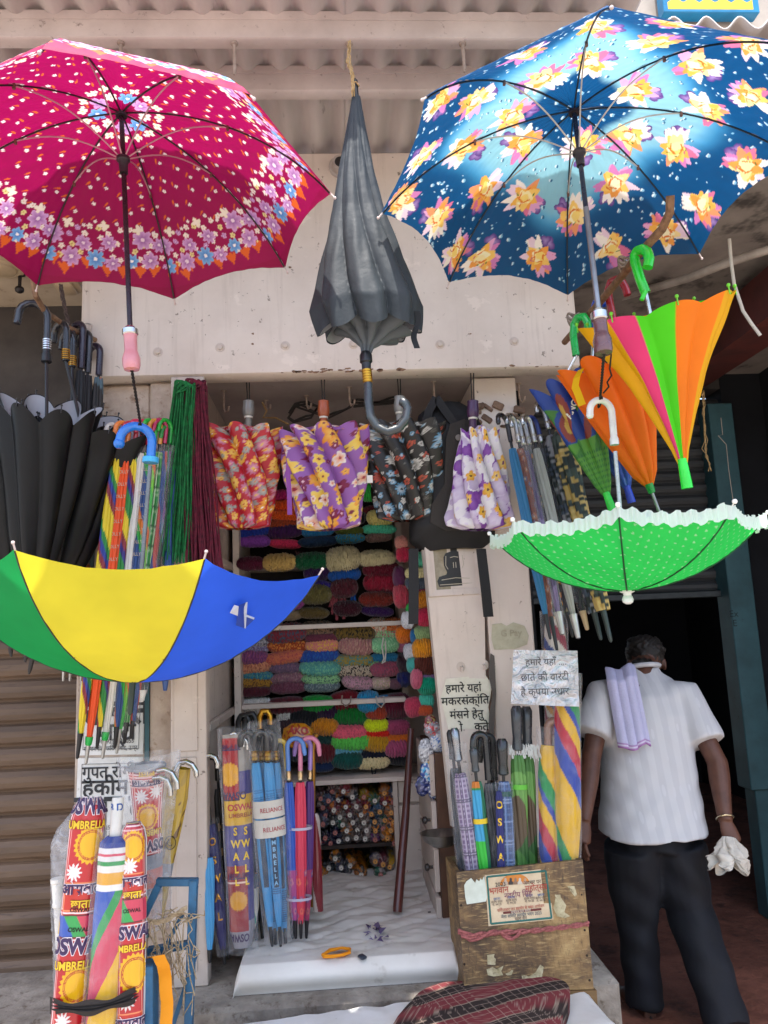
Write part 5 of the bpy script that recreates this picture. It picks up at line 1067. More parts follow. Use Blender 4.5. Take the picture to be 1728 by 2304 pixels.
for a in ((350, 375, 175, 80, '#5e1c38', 'wine', 'f'), (545, 375, 215, 100, '#cfae68', 'golden cream', 'f'), (765, 370, 215, 100, '#115a38', 'forest green', 'f'), (980, 380, 215, 140, '#cfc49c', 'thick cream', 'f'), (1195, 345, 225, 100, '#d5cba2', 'pale ivory', 'f'),
          (800, 480, 155, 110, '#33184e', 'dark purple', 'f'), (985, 492, 195, 90, '#1c57a8', 'bright blue', 'f'), (1230, 465, 220, 100, '#6a1a2e', 'dark red', 'f'), (785, 560, 200, 70, '#33237c', 'indigo', 'f'),
          (785, 635, 200, 110, '#2c2834', 'black and yellow', 'f', '#8a8032'), (990, 590, 150, 110, '#5c2430', 'dusky rose brown', 'f'), (1230, 560, 205, 115, '#98203a', 'crimson', 'f'), (640, 590, 130, 80, '#6a4a9a', 'mauve', 'f'),
          (620, 680, 160, 90, '#5a2a7a', 'purple multicoloured', 'f', '#b84a8a'), (770, 738, 170, 65, '#5a4a26', 'olive brown', 'f'), (590, 760, 175, 60, '#3a2e28', 'black and beige', 'f', '#a08a68'), (1000, 730, 160, 85, '#3e1220', 'dark claret', 'f'), (1200, 655, 220, 85, '#7a2a20', 'rust', 'f'), (1200, 722, 205, 60, '#33164c', 'aubergine', 'f')):
    yarn(*a[:6], T2_, *a[6:], Y=YS - .01)
for a in ((390, 850, 200, 65, '#5a2434', 'wine'), (350, 915, 205, 78, '#9a98a0', 'grey and white', 'p', '#4a4c58'), (345, 975, 220, 72, '#6a5a78', 'grey purple', 'p', '#8a88a0'), (345, 1045, 220, 88, '#6c3a66', 'mauve purple', 'p', '#8a4a6a'), (360, 1112, 225, 80, '#bd8262', 'peach brown', 'p', '#9a5a4a'), (365, 1165, 220, 62, '#2f6a84', 'teal blue', 'p', '#5a8a7a'), (378, 1212, 212, 66, '#96702a', 'ochre', 'p', '#5a3a2a'), (365, 1262, 215, 60, '#4a1c28', 'dark maroon'),
          (520, 842, 140, 65, '#6a5ab0', 'violet blue', 'p', '#b06a9a'), (585, 892, 255, 110, '#722832', 'wine multicoloured', 'p', '#3a4a5a'), (600, 970, 240, 85, '#8a3a22', 'rust multicoloured', 'p', '#c07a3a'), (580, 1042, 230, 78, '#b8684a', 'salmon brown', 'p', '#a04a4a'), (580, 1106, 205, 66, '#5c4a62', 'grey plum', 'p', '#7a6070'), (650, 1133, 130, 32, '#3f9a3a', 'thin green'), (600, 1180, 215, 72, '#7a5462', 'mauve brown', 'p', '#8a7072'), (605, 1245, 212, 72, '#5c3242', 'dark mauve', 'p', '#704656'),
          (800, 838, 195, 82, '#7c6250', 'brown taupe', 'p', '#2e2a26'), (825, 900, 192, 62, '#61303f', 'plum'), (830, 965, 225, 82, '#c0726a', 'salmon pink', 'p', '#c8a04a'), (810, 1042, 225, 88, '#22428e', 'royal blue', 'p', '#2a5a9a'), (812, 1115, 235, 86, '#4a8a84', 'sea green', 'p', '#6aa88a'), (820, 1176, 222, 62, '#7fae7a', 'mint and grey', 'p', '#4a6a5a'), (825, 1232, 215, 72, '#52626a', 'slate grey', 'p', '#7a8a8a'),
          (1040, 890, 240, 100, '#6a5526', 'mustard and black', 'p', '#221e18'), (1060, 985, 225, 110, '#9a6a68', 'dusty pink', 'p', '#b08a7a'), (1040, 1066, 230, 78, '#8a7a3a', 'ochre and teal', 'p', '#3a7a80'), (1050, 1140, 235, 92, '#aa9c88', 'black and beige', 'p', '#2e2a28'), (1065, 1212, 210, 76, '#b08492', 'pale pink', 'p', '#7a6a6a'),
          (1205, 815, 150, 90, '#cfc4b8', 'white and orange', 'p', '#c0622a'), (1310, 790, 130, 85, '#bd5a22', 'burnt orange', 'p', '#d08a5a'), (1255, 892, 190, 75, '#8aba86', 'pale green and rose', 'p', '#b05a6a'), (1255, 965, 190, 92, '#79b886', 'soft green', 'p', '#9ac89a'), (1255, 1036, 190, 62, '#25688a', 'deep teal'), (1245, 1080, 180, 55, '#7ab86a', 'pea green', 'p', '#4a8a7a'), (1260, 1130, 190, 92, '#94485c', 'dusty rose', 'p', '#7a4a5a'), (1230, 1214, 125, 72, '#a89a82', 'pale beige', 'p', '#c0a0a0'), (1325, 1214, 80, 62, '#6e4a58', 'grey mauve'),
          (1385, 1100, 80, 110, '#3a2230', 'dark plum'), (1385, 1200, 80, 100, '#1c2468', 'navy blue'), (1385, 965, 85, 66, '#b06a84', 'rose pink')):
    yarn(*a[:6], T3_, *a[6:])
for a in ((385, 1357, 222, 92, '#cfcdc8', 'white'), (590, 1362, 222, 92, '#571726', 'wine'), (800, 1346, 202, 92, '#0f8a30', 'emerald green'), (995, 1362, 192, 122, '#6e1420', 'crimson'), (1150, 1352, 130, 120, '#1c8cb8', 'azure'), (1260, 1310, 110, 62, '#1f7aa8', 'turquoise blue'), (1340, 1415, 162, 140, '#5a1228', 'burgundy'),
          (600, 1430, 150, 60, '#bcbab4', 'greyish white'), (710, 1442, 182, 82, '#17181c', 'black'), (850, 1430, 152, 105, '#2c1434', 'dark purple'), (1015, 1465, 222, 112, '#0d6a28', 'dark green'), (1190, 1422, 132, 92, '#9e3a22', 'rust red'), (1197, 1500, 152, 78, '#c6d61c', 'neon yellow'), (1335, 1530, 150, 92, '#99405f', 'dusty pink'),
          (845, 1522, 152, 100, '#c07a1a', 'mustard orange'), (1010, 1557, 205, 86, '#d9596a', 'salmon pink'), (1207, 1560, 150, 76, '#c22418', 'scarlet'), (1350, 1588, 150, 62, '#c4641c', 'orange'), (830, 1615, 150, 90, '#1c3a36', 'dark bottle green'),
          (1025, 1617, 240, 90, '#57b84a', 'light green'), (1187, 1640, 182, 100, '#b5861c', 'golden'), (1345, 1668, 165, 105, '#a0496a', 'old rose'), (830, 1712, 182, 112, '#5a1a22', 'dark red'), (1000, 1692, 195, 82, '#5f9aaa', 'light blue'), (1182, 1716, 182, 72, '#161a2a', 'blue black'), (1345, 1752, 152, 90, '#15161a', 'jet black'), (1000, 1755, 197, 96, '#124a42', 'dark teal'), (1180, 1772, 192, 70, '#c9b98a', 'cream'), (830, 1792, 152, 60, '#1a2a4a', 'navy'),
          (640, 1510, 170, 90, '#3a2a2e', 'brown black'), (660, 1600, 160, 90, '#4a2026', 'maroon brown'), (680, 1690, 150, 90, '#26303a', 'charcoal blue')):
    yarn(*a[:6], T4_, *a[6:])
WC = 'column beside the cream panel'
for a in ((1370, 262, 75, 78, '#d8948a', 'peach pink'), (1378, 350, 85, 95, '#c93458', 'hot pink'), (1495, 385, 85, 92, '#5fc0a2', 'mint'), (1465, 466, 142, 72, '#cfc592', 'pale yellow'), (1465, 540, 132, 82, '#4a525e', 'slate'), (1510, 602, 85, 66, '#8a2a4a', 'magenta maroon'), (1510, 662, 95, 100, '#c07a1c', 'marigold'), (1375, 662, 95, 140, '#c2485a', 'coral'), (1432, 715, 60, 72, '#23a03c', 'leaf green'), (1412, 802, 85, 100, '#cfd0d2', 'white'), (1532, 800, 100, 120, '#bf2c4c', 'crimson pink'), (1388, 900, 95, 100, '#d5731e', 'tangerine'), (1458, 902, 60, 84, '#256a9a', 'steel blue'), (1520, 900, 122, 100, '#86a06c', 'sage green'), (1517, 1010, 140, 122, '#d48c1c', 'golden orange'), (1430, 1012, 70, 92, '#c4c4c6', 'silver white'), (1438, 1095, 66, 84, '#4aa8a0', 'aqua'), (1520, 1112, 142, 110, '#54261c', 'chocolate brown'), (1550, 1172, 84, 64, '#8a6a9a', 'lilac'), (1462, 1205, 75, 122, '#c9667e', 'rose'), (1540, 1252, 112, 120, '#159a78', 'jade'), (1540, 1335, 92, 76, '#4ab8a0', 'seafoam'), (1455, 1402, 102, 112, '#b03a52', 'deep coral'), (1532, 1392, 100, 62, '#b8502c', 'terracotta'), (1352, 520, 75, 122, '#6a2a5c', 'purple')):
    yarn(*a[:6], WC, *a[6:], **dict(Y=3.36 if a[0] > 1400 else 3.5, ends=True))
seen = {}
for o, nm, wh, x, y in YARN:
    near = min((q for q in YARN if q[0] is not o and q[2] == wh), key=lambda q: abs(q[3] - x) * .55 + abs(q[4] - y) + (0 if q[4] > y else 12))
    rel = 'above' if near[4] > y + 30 else ('below' if near[4] < y - 30 else ('right of' if near[3] < x else 'left of'))
    kind = 'fluffy' if o.data.materials[0] is YMF else 'wool'
    lab = f'{nm} {kind} skein {rel} the {near[1]} one, panel column' if wh == WC else f'{nm} {kind} skein on the {wh}, {rel} the {near[1]} one'
    if lab in seen: print('DUP', lab)
    seen[lab] = 1; tag(o, lab, 'yarn skein', 'wool skeins on the shelves')
# loose ends hanging off the shelves
for pts, c, lab in (([(1245, 860), (1235, 920), (1248, 1000), (1235, 1035), (1255, 1020), (1262, 950), (1258, 880)], '#c9c4ba', 'white loose strand hanging down the third shelf'), ([(965, 1250), (960, 1300), (990, 1325), (1020, 1300), (1025, 1255)], '#8a7a70', 'grey loop of wool hanging below the third shelf'), ([(1195, 1255), (1200, 1305), (1230, 1332), (1252, 1300), (1245, 1255)], '#a8a49c', 'pale loop of wool hanging below the third shelf'), ([(1495, 1300), (1490, 1360), (1530, 1395), (1575, 1370), (1580, 1300)], '#3fae98', 'seafoam loop hanging from the wool column'), ([(1165, 1740), (1170, 1785), (1190, 1780), (1195, 1745)], '#17181c', 'black loop of wool over the cream skein'), ([(650, 270), (660, 300), (672, 295), (670, 275)], '#4a3030', 'brown loop at the top shelf edge'), ([(985, 262), (990, 296), (1002, 290), (1000, 262)], '#2a2a2a', 'small black loop at the top shelf edge')):
    P = dense([at(450 + x / 3.016, 1150 + y / 3.016, YS - .03) for x, y in pts], .02); m_ = MB(); m_.tube(P, .0035, 6); tag(m_.build('loose_strand', rope_mat(c, c), None, True), lab, 'strand')
for x0, c, n_, lab in ((940, '#8a3f48', 7, 'dusty rose fluffy tails hanging from the second shelf'), (1045, '#1d58aa', 2, 'bright blue fluffy tail hanging from the second shelf')):
    m_ = MB()
    for k in range(n_):
        x = x0 + (k - n_ / 2) * 16; y1 = 560 + RN.uniform(40, 190); P = dense([at(450 + (x + RN.uniform(-6, 6)) / 3.016, 1150 + y / 3.016, YS - .02) for y in np.linspace(510, y1, 5)], .006)
        m_.tube(P, [.006 * RN.uniform(.6, 1.5) for _ in P], 7)
    tag(m_.build('fluffy_tail', mat('tail_' + c[1:], c, tuple(q * .5 for q in lin(c)), .95, scale=120, bs=.5), None, True), lab, 'yarn tail')

# ------------------------------------------------------------------ wrapped short umbrellas stacked end-on in the lower rack
WR = []
def wrapped(zx, zy, c1, c2, cap, r=.03, row='upper'):
    px, py = 700 + zx / 7.54, 1740 + zy / 7.54; Y = YS + .05 + RN.uniform(-.02, .04); p = at(px, py, Y); d = Vec((RN.uniform(-.1, .1), 1, RN.uniform(-.02, .14))).normalized()
    o = thing('wrapped_umbrella', None, 'umbrella', p, 'wrapped short umbrellas stacked in the lower rack')
    e1 = Vec((1, 0, 0)); e2 = Vec((0, 0, 1)); sd_ = RN.randrange(999)
    pf = ((0, .012), (.03, r * .8), (.1, r * .98), (.3, r), (1, r))
    fn, L = pleat_fn(p, p + d * .26, pf, 9, ((0, .35), (.2, .16), (1, .1)), 1.2, 0, sd_, 1, .12, sd_)
    pal = [np.array(lin(c1)), np.array(lin(c2)), np.array(lin(c1)) * .4]
    def cf(u, v):
        q = wob(u * 4, v * 3, sd_, 6, 3); C = np.tile(pal[0], (len(u), 1)); C[q > .12] = pal[1]; C[q < -.3] = pal[2]; return C
    surf('wrapper', fn, 40, 22, VINYL, o, cf)
    MB().lathe(p - d * .012, d, [(0, .008), (.002, .0105), (.02, .011), (.024, .008)], 14).build('cap', plain(cap, .4), o, True)
    MB().lathe(p - d * .0125, d, [(0, .0022), (.0006, .003)], 10).build('pin', plain('#3a332c', .5), o)
    ring, _ = pleat_fn(p + d * .002, p + d * .02, ((0, .013), (.5, r * .75), (1, r * .93)), 7, ((0, .2), (1, .25)), .5, 0, sd_, 1, .1, sd_)
    surf('film', ring, 26, 8, FILM2, o)
    WR.append((o, c1, c2, cap, zx, zy, row))
CAPN = {'#d5cfc4': 'white', '#d99a52': 'tan', '#b8736a': 'pinkish'}
W_, T_, K_ = '#d5cfc4', '#d99a52', '#b8736a'
CN = {'#8a2f3a': 'crimson', '#5c3a40': 'brown pink', '#c0722a': 'orange', '#34383c': 'charcoal', '#a88a28': 'lime yellow', '#3a5a78': 'blue', '#4a4860': 'slate', '#70303c': 'wine', '#2f6a52': 'green', '#3a2f2c': 'brown', '#1c1838': 'navy', '#6a5a50': 'taupe', '#2a2a2c': 'black', '#9a8a80': 'silver', '#6a3a6a': 'purple', '#c87a1e': 'amber', '#c9a02a': 'yellow'}
for zx, zy, c1, c2, cap, rw in ((165, 420, '#5c3a40', '#6a5a50', K_, 'upper'), (360, 300, '#5c3a40', '#9a8a80', K_, 'upper'), (550, 300, '#8a2f3a', '#c0722a', W_, 'upper'), (700, 395, '#34383c', '#9a8a80', W_, 'upper'), (893, 395, '#a88a28', '#c0722a', K_, 'upper'), (1080, 460, '#2f6a52', '#a88a28', W_, 'upper'), (1245, 330, '#c0722a', '#9a8a80', T_, 'upper'), (1405, 340, '#3a5a78', '#4a4860', W_, 'upper'),
        (290, 465, '#4a4860', '#3a5a78', K_, 'upper'), (455, 450, '#4a4860', '#c0722a', W_, 'upper'), (1250, 500, '#8a2f3a', '#c0722a', W_, 'upper'), (1390, 490, '#70303c', '#c0722a', K_, 'upper'), (200, 575, '#5c3a40', '#9a8a80', K_, 'upper'), (385, 620, '#70303c', '#c0722a', W_, 'upper'), (588, 565, '#c0722a', '#8a2f3a', W_, 'upper'), (768, 560, '#70303c', '#9a8a80', W_, 'upper'), (928, 560, '#8a2f3a', '#c0722a', T_, 'upper'), (1165, 650, '#3a5a78', '#34383c', T_, 'upper'), (1355, 665, '#c0722a', '#6a5a50', T_, 'upper'),
        (1020, 685, '#3a5a78', '#c0722a', T_, 'upper'), (655, 700, '#70303c', '#6a5a50', W_, 'upper'), (250, 715, '#4a4860', '#34383c', K_, 'upper'), (490, 740, '#6a5a50', '#9a8a80', W_, 'upper'), (850, 700, '#9a8a80', '#c0722a', W_, 'upper'), (200, 860, '#34383c', '#4a4860', K_, 'upper'), (368, 830, '#2a2a2c', '#34383c', W_, 'upper'), (535, 870, '#6a5a50', '#2f6a52', W_, 'upper'), (710, 830, '#3a2f2c', '#9a8a80', W_, 'upper'), (895, 830, '#6a5a50', '#9a8a80', W_, 'upper'), (1080, 820, '#3a2f2c', '#3a5a78', T_, 'upper'), (1250, 795, '#2f6a52', '#9a8a80', T_, 'upper'), (1400, 820, '#34383c', '#c0722a', T_, 'upper'),
        (410, 1000, '#1c1838', '#1c1838', K_, 'upper'), (240, 1090, '#1c1838', '#2a2a2c', K_, 'upper'), (605, 970, '#6a5a50', '#c0722a', W_, 'upper'), (780, 965, '#2a2a2c', '#6a5a50', W_, 'upper'), (940, 965, '#9a8a80', '#6a5a50', W_, 'upper'), (1090, 970, '#34383c', '#c87a1e', T_, 'upper'), (1225, 935, '#9a8a80', '#4a4860', K_, 'upper'), (1355, 965, '#c87a1e', '#34383c', T_, 'upper'), (145, 1170, '#1c1838', '#70303c', K_, 'upper'), (330, 1185, '#1c1838', '#4a4860', K_, 'upper'), (465, 1145, '#1c1838', '#34383c', W_, 'upper'), (615, 1105, '#9a8a80', '#6a5a50', W_, 'upper'), (765, 1090, '#6a5a50', '#3a2f2c', W_, 'upper'), (915, 1105, '#3a2f2c', '#9a8a80', W_, 'upper'), (1085, 1120, '#6a3a6a', '#9a8a80', K_, 'upper'), (1290, 1090, '#c87a1e', '#9a8a80', T_, 'upper'), (1410, 1180, '#c0722a', '#9a8a80', K_, 'upper'),
        (410, 1440, '#2a2a2c', '#c87a1e', W_, 'lower'), (660, 1560, '#c87a1e', '#34383c', W_, 'lower'), (300, 1600, '#2a2a2c', '#34383c', W_, 'lower'), (510, 1595, '#2a2a2c', '#4a4860', W_, 'lower'), (1090, 1490, '#9a8a80', '#4a4860', T_, 'lower'), (1220, 1540, '#70303c', '#9a8a80', T_, 'lower'), (1330, 1580, '#9a8a80', '#c9a02a', T_, 'lower'), (600, 1760, '#34383c', '#9a8a80', K_, 'lower'), (360, 1890, '#c87a1e', '#2a2a2c', T_, 'lower'), (535, 1905, '#34383c', '#6a5a50', W_, 'lower'), (845, 1870, '#3a2f2c', '#c87a1e', W_, 'lower'), (1040, 1870, '#c9a02a', '#2a2a2c', K_, 'lower'), (1300, 1870, '#1c1838', '#34383c', W_, 'lower'), (200, 1930, '#c9a02a', '#34383c', K_, 'lower'), (180, 1750, '#c87a1e', '#2a2a2c', T_, 'lower'), (850, 1720, '#c87a1e', '#3a2f2c', W_, 'lower'), (1180, 1720, '#2f6a52', '#9a8a80', K_, 'lower')):
    wrapped(zx, zy, c1, c2, cap, .031, rw)
S2 = {}
for o, c1, c2, cap, zx, zy, row in WR:
    nr = sorted((q for q in WR if q[0] is not o and q[6] == row), key=lambda q: abs(q[4] - zx) + abs(q[5] - zy))
    for nb in nr:
        rel = 'above' if nb[5] > zy + 80 else ('below' if nb[5] < zy - 80 else ('right of' if nb[4] < zx else 'left of'))
        lab = f'{CN[c1]} and {CN[c2]} wrapped umbrella with {CAPN[cap]} cap, {row} rack, {rel} the {CN[nb[1]]} and {CN[nb[2]]} one'
        if c1 == c2: lab = lab.replace(f'{CN[c1]} and {CN[c2]} wrapped', f'plain {CN[c1]} wrapped')
        lab = ' '.join(lab.split()[:16]) if len(lab.split()) > 16 else lab
        if len(lab.split()) > 16 or lab in S2: continue
        S2[lab] = 1; o['label'] = lab; break
    if 'label' not in o: print('NOLABEL', c1, c2)

# ------------------------------------------------------------------ right side of the opening: cabinet leaf, drawers, pan, packs
Q = [at(952, 1235, 3.0), at(1018, 1860, 2.93), at(1098, 1860, 2.95), at(1088, 1235, 3.03)]
leaf = thing('cabinet_leaf', 'tall cream cabinet side panel beside the pillar, with a framed picture', 'cabinet panel', Q[1])
MB().slab([Q[1], Q[2], Q[3], Q[0]], .03).build('panel', WHITEPAINT, leaf)
ex = (Q[2] - Q[1]).normalized(); n_ = (Q[2] - Q[1]).cross(Q[0] - Q[1]).normalized(); ey = n_.cross(ex)
def onleaf(px, py, lift=0.0):
    # the point of the panel's plane seen at a pixel
    d = (at(px, py, 3.0) - CAM).normalized(); return CAM + d * ((Q[1] - CAM).dot(n_) / d.dot(n_)) + n_ * lift
fr = thing('framed_picture', 'framed old picture of a dark seated statue on the cream panel', 'picture', onleaf(1018, 1342))
c4 = [onleaf(*p) for p in ((964, 1343), (1090, 1336), (1077, 1205), (952, 1212))]
c4i = [onleaf(*p) for p in ((981, 1328), (1071, 1322), (1064, 1216), (972, 1222))]
mb = MB()
for i in range(4):
    j = (i + 1) % 4; mb.slab([c4[i] + n_ * .014, c4[j] + n_ * .014, c4i[j] + n_ * .008, c4i[i] + n_ * .008], .012)
mb.build('frame', WHITEPAINT, fr)
MB().slab([p + n_ * .003 for p in c4i], .002).build('print', mat('old_print', '#9c8f74', '#84775c', .4, scale=30, bs=.05, coat=.3), fr)
def onpic(x, y): a = c4i[0].lerp(c4i[1], x); b = c4i[3].lerp(c4i[2], x); return a.lerp(b, y) + n_ * .0045
sil = [(.08, .06), (.92, .06), (.96, .18), (.9, .27), (.72, .31), (.7, .36), (.76, .5), (.76, .68), (.7, .76), (.58, .79), (.58, .86), (.62, .93), (.55, 1), (.45, 1), (.38, .93), (.42, .86), (.42, .79), (.3, .76), (.24, .68), (.24, .5), (.3, .36), (.28, .31), (.1, .27), (.04, .18)]
mesh('figure', [onpic(*p) for p in sil], [tuple(range(len(sil)))], plain('#2a2724', .4), fr, False)
mb = MB()
for q in ([(.3, .7), (.28, .5), (.33, .42)], [(.7, .7), (.72, .5), (.67, .42)], [(.4, .66), (.5, .68), (.6, .66)], [(.47, .56), (.47, .44)], [(.53, .56), (.53, .44)], [(.15, .2), (.5, .23), (.85, .2)], [(.1, .1), (.9, .1)]): mb.tube([onpic(*p) for p in q], .0017, 5)
mb.build('highlight', plain('#b5ab96', .4), fr)
mb = MB()
for k in range(9):
    t = pi * (k / 8); mb.tube([onpic(.5 + .2 * cos(t), .86 + .06 * sin(t)), onpic(.5 + .4 * cos(t), .9 + .09 * sin(t))], .002, 5)
mb.build('halo', plain('#4a4438', .5), fr)
for px, py in ((1038, 1500), (1088, 1496)):
    p = onleaf(px, py, .0); m_ = MB(); m_.lathe(p, n_, [(0, .021), (.003, .02), (.004, .013)], 20); m_.tube([p + n_ * .004, p + n_ * .014 - ey * .004, p + n_ * .012 - ey * .018], .005, 8)
    tag(m_.build('wall_hook', WHITEPAINT2, None, True), 'painted round wall hook on the cream panel, ' + ('left one' if px < 1050 else 'right one by the pillar'), 'hook', 'round hooks on the cream panel')
lp = [onleaf(*p, .0012) for p in ((1014, 1478), (1070, 1468), (1062, 1462), (1050, 1455), (1040, 1448), (1030, 1455), (1018, 1450), (1012, 1456))]
# notice on the panel
card = [(1008, 1640), (991, 1572), (1003, 1527), (1091, 1519), (1107, 1540), (1098, 1590), (1104, 1640)]
nc = thing('hindi_notice', 'cream card with bold black Hindi lettering on the panel', 'notice', onleaf(1050, 1640))
P = [onleaf(*p, .004) for p in card]; mesh('card', P, [tuple(range(len(P)))], mat('card', '#d8d3c2', '#c9c3b0', .5, scale=20, bs=.05), nc, False)
def lef(px, py): 
    O = onleaf(px, py, .0062); X = (onleaf(px + 20, py - .9, .0062) - O).normalized(); Yv = n_.cross(X).normalized(); return lambda x, y: O + X * x + Yv * y
for t_, px, py, h_, w_ in (('हमारे यहां', 1042, 1549, .042, .98), ('मकरसंक्ांित', 1046, 1577, .042, 1.05), ('मंसने हेतु', 1049, 1608, .042, .98), ('ो    कते', 1066, 1636, .042, 1.0)):
    text('lettering', t_, nc, lef(px, py), h_, INK, .014, w_)
mb = MB(); f_ = lef(1054, 1577); mb.add([f_(-.0065, -.0085), f_(.004, -.004), f_(.004, -.0015), f_(-.0065, -.006)], [(0, 1, 2, 3)]); mb.build('lettering', INK, nc)
nb = [onleaf(*p, .002) for p in ((1012, 1470), (1070, 1464), (1071, 1452), (1060, 1444), (1048, 1451), (1040, 1445), (1028, 1452), (1014, 1456))]
mesh('torn_sticker', nb, [tuple(range(len(nb)))], mat('torn_ochre', '#b89a64', '#a08a60', .6, scale=40), leaf, False)
# ragged dark cloth strip beside the notice
st = [onleaf(x, y, .012) for x, y in ((1101, 1470), (1110, 1476), (1114, 1560), (1110, 1640), (1108, 1690), (1096, 1690), (1098, 1610), (1106, 1560), (1097, 1522))]
tag(mesh('cloth_strip', st, [tuple(range(len(st)))], cloth('grey_strip', 0, .9, .5, colr='#5b5550'), None, False), 'ragged grey cloth strip hanging between panel and pillar', 'cloth')
# faded heart sticker on the pillar
hp = [(1107, 1405), (1128, 1402), (1140, 1408), (1155, 1400), (1180, 1408), (1190, 1430), (1186, 1450), (1160, 1460), (1112, 1462), (1106, 1440)]
ph = thing('faded_sticker', 'faded pale green sticker on the pillar above the foil notice', 'sticker', at(1150, 1462, 2.995))
mesh('paper', [at(x, y, 2.9975) for x, y in hp], [tuple(range(len(hp)))], mat('sticker_green', '#b3ae96', '#a49e86', .6, scale=30), ph, False)
text('lettering', 'G Pay', ph, flatf(at(1150, 1425, 2.996), (1, 0, 0), (0, 0, 1)), .035, plain('#a49c84', .6), .01)
# drawers with knobs facing into the shop
dx = at(962, 1800, 3.2).x
dc = thing('drawer_cabinet', 'brown and white drawer cabinet with dark knobs behind the leaf', 'cabinet', (dx + .1, 3.2, .45))
m_ = MB(); bx(m_, dx + .02, XP0 - .002, 3.04, 3.6, .45, at(980, 1690, 3.1).z); m_.build('body', mat('cab_brown', '#5a3a26', '#3f281b', .6, scale=6), dc)
zt = at(980, 1690, 3.1).z - .45
for k in range(4):
    m_ = MB(); bx(m_, dx, dx + .019, 3.06, 3.58, .45 + zt * k / 4 + .012, .45 + zt * (k + 1) / 4 - .006, .003); d_ = m_.build('drawer', WHITEPAINT2, dc, True)
    MB().lathe((dx, 3.12, .45 + zt * (k + .5) / 4), (-1, 0, 0), [(0, .006), (.012, .006), (.018, .014), (.028, .013), (.032, .006)], 14).build('knob', plain('#2a2320', .35), d_, True)
p = at(995, 1905, 2.86)
bowl = thing('steel_pan', 'round steel weighing pan between the drawers and the box', 'pan', p)
MB().lathe(p + Vec((0, 0, 0)), (.0, 0.05, 1), [(0, .02), (.003, .035), (.02, .062), (.045, .076), (.047, .079), (.045, .074), (.02, .059), (.006, .034), (.005, .001)], 32).build('bowl', mat('pan_steel', '#8f8d89', '#6f6d69', .3, .9, scale=8, bs=.05), bowl, True)
# clutter of small packs on the panel edge
def lump(name, label, c, px, py, Y, w, h, cols, seed, group, m=VINYL):
    def fn(u, v):
        th = u * 2 * pi; ph_ = (v - .5) * pi * .998; q = 1 + .22 * wob(u * 2, v * 2, seed, 6, 5) + .07 * wob(u * 7, v * 7, seed + 1, 6, 5)
        O = np.array(at(px, py, Y)); return O + np.stack([np.cos(th) * np.cos(ph_) * w * q, np.sin(th) * np.cos(ph_) * w * .5 * q, np.sin(ph_) * h * q], 1)
    def cf(u, v):
        q = wob(u * 5, v * 4, seed + 3, 6, 4); C = flat_print(len(u), cols[0])
        for i, k in enumerate(cols[1:]): C[wob(u * 5, v * 4, seed + 5 + i, 6, 4) > .2] = lin(k)
        return C
    return tag(surf(name, fn, 40, 28, m, None, cf), label, c, group)
for k, (px, py, w, h, cols, lab) in enumerate(((972, 1640, .032, .035, ['#8a8a90', '#c0c4c8', '#c03a3a'], 'silver and red crumpled pack by the panel edge, topmost'), (985, 1668, .03, .04, ['#bfc2c6', '#2a62a8', '#d8d8da'], 'silver and blue crumpled pack by the panel edge'), (958, 1690, .03, .045, ['#b6b6ba', '#6a6a70', '#e4e4e4'], 'plain silver crumpled pack left of the striped one'), (978, 1712, .033, .03, ['#c9a02a', '#8f9aa8', '#5a4a8a'], 'yellow and violet crumpled pack under the silver ones'), (962, 1738, .03, .04, ['#1f3f8a', '#3aa0d0', '#c8ccd2'], 'blue crumpled pack with cyan print'), (950, 1768, .028, .036, ['#1a2350', '#2c3a7a', '#8f8fae'], 'navy crumpled pack with white letters, lowest'), (974, 1775, .024, .034, ['#2b3566', '#6f7f9a', '#c9c9cc'], 'navy and grey crumpled pack beside the lowest'), (990, 1745, .022, .05, ['#4a5a3a', '#3a3a30', '#a87a8a'], 'green and pink crumpled pack by the panel foot'), (968, 1622, .022, .022, ['#7a2a30', '#4a1a20', '#a8a060'], 'small dark red crumpled pack under the wool column'))):
    o = lump('plastic_pack', lab, 'pack', px, py, 3.08, w, h, cols, 100 + k, 'crumpled packs by the drawers')
O = at(950, 1768, 3.03); 
# wooden stick
P0, P1 = at(894, 2052, 3.12), at(925, 1640, 3.34)
tag(MB().tube([P0 + Vec((0, 0, -.0)), P0.lerp(P1, .02), P0.lerp(P1, .5) + Vec((.004, 0, 0)), P1], [.017, .0185, .016, .0125], 14).build('wooden_stick', mat('stick_wood', '#5a2c24', '#3a1c18', .35, scale=14, bs=.2, coat=.3, stretch=(1, 1, .15)), None, True), 'dark red wooden stick leaning on the mattress against the shelves', 'stick')
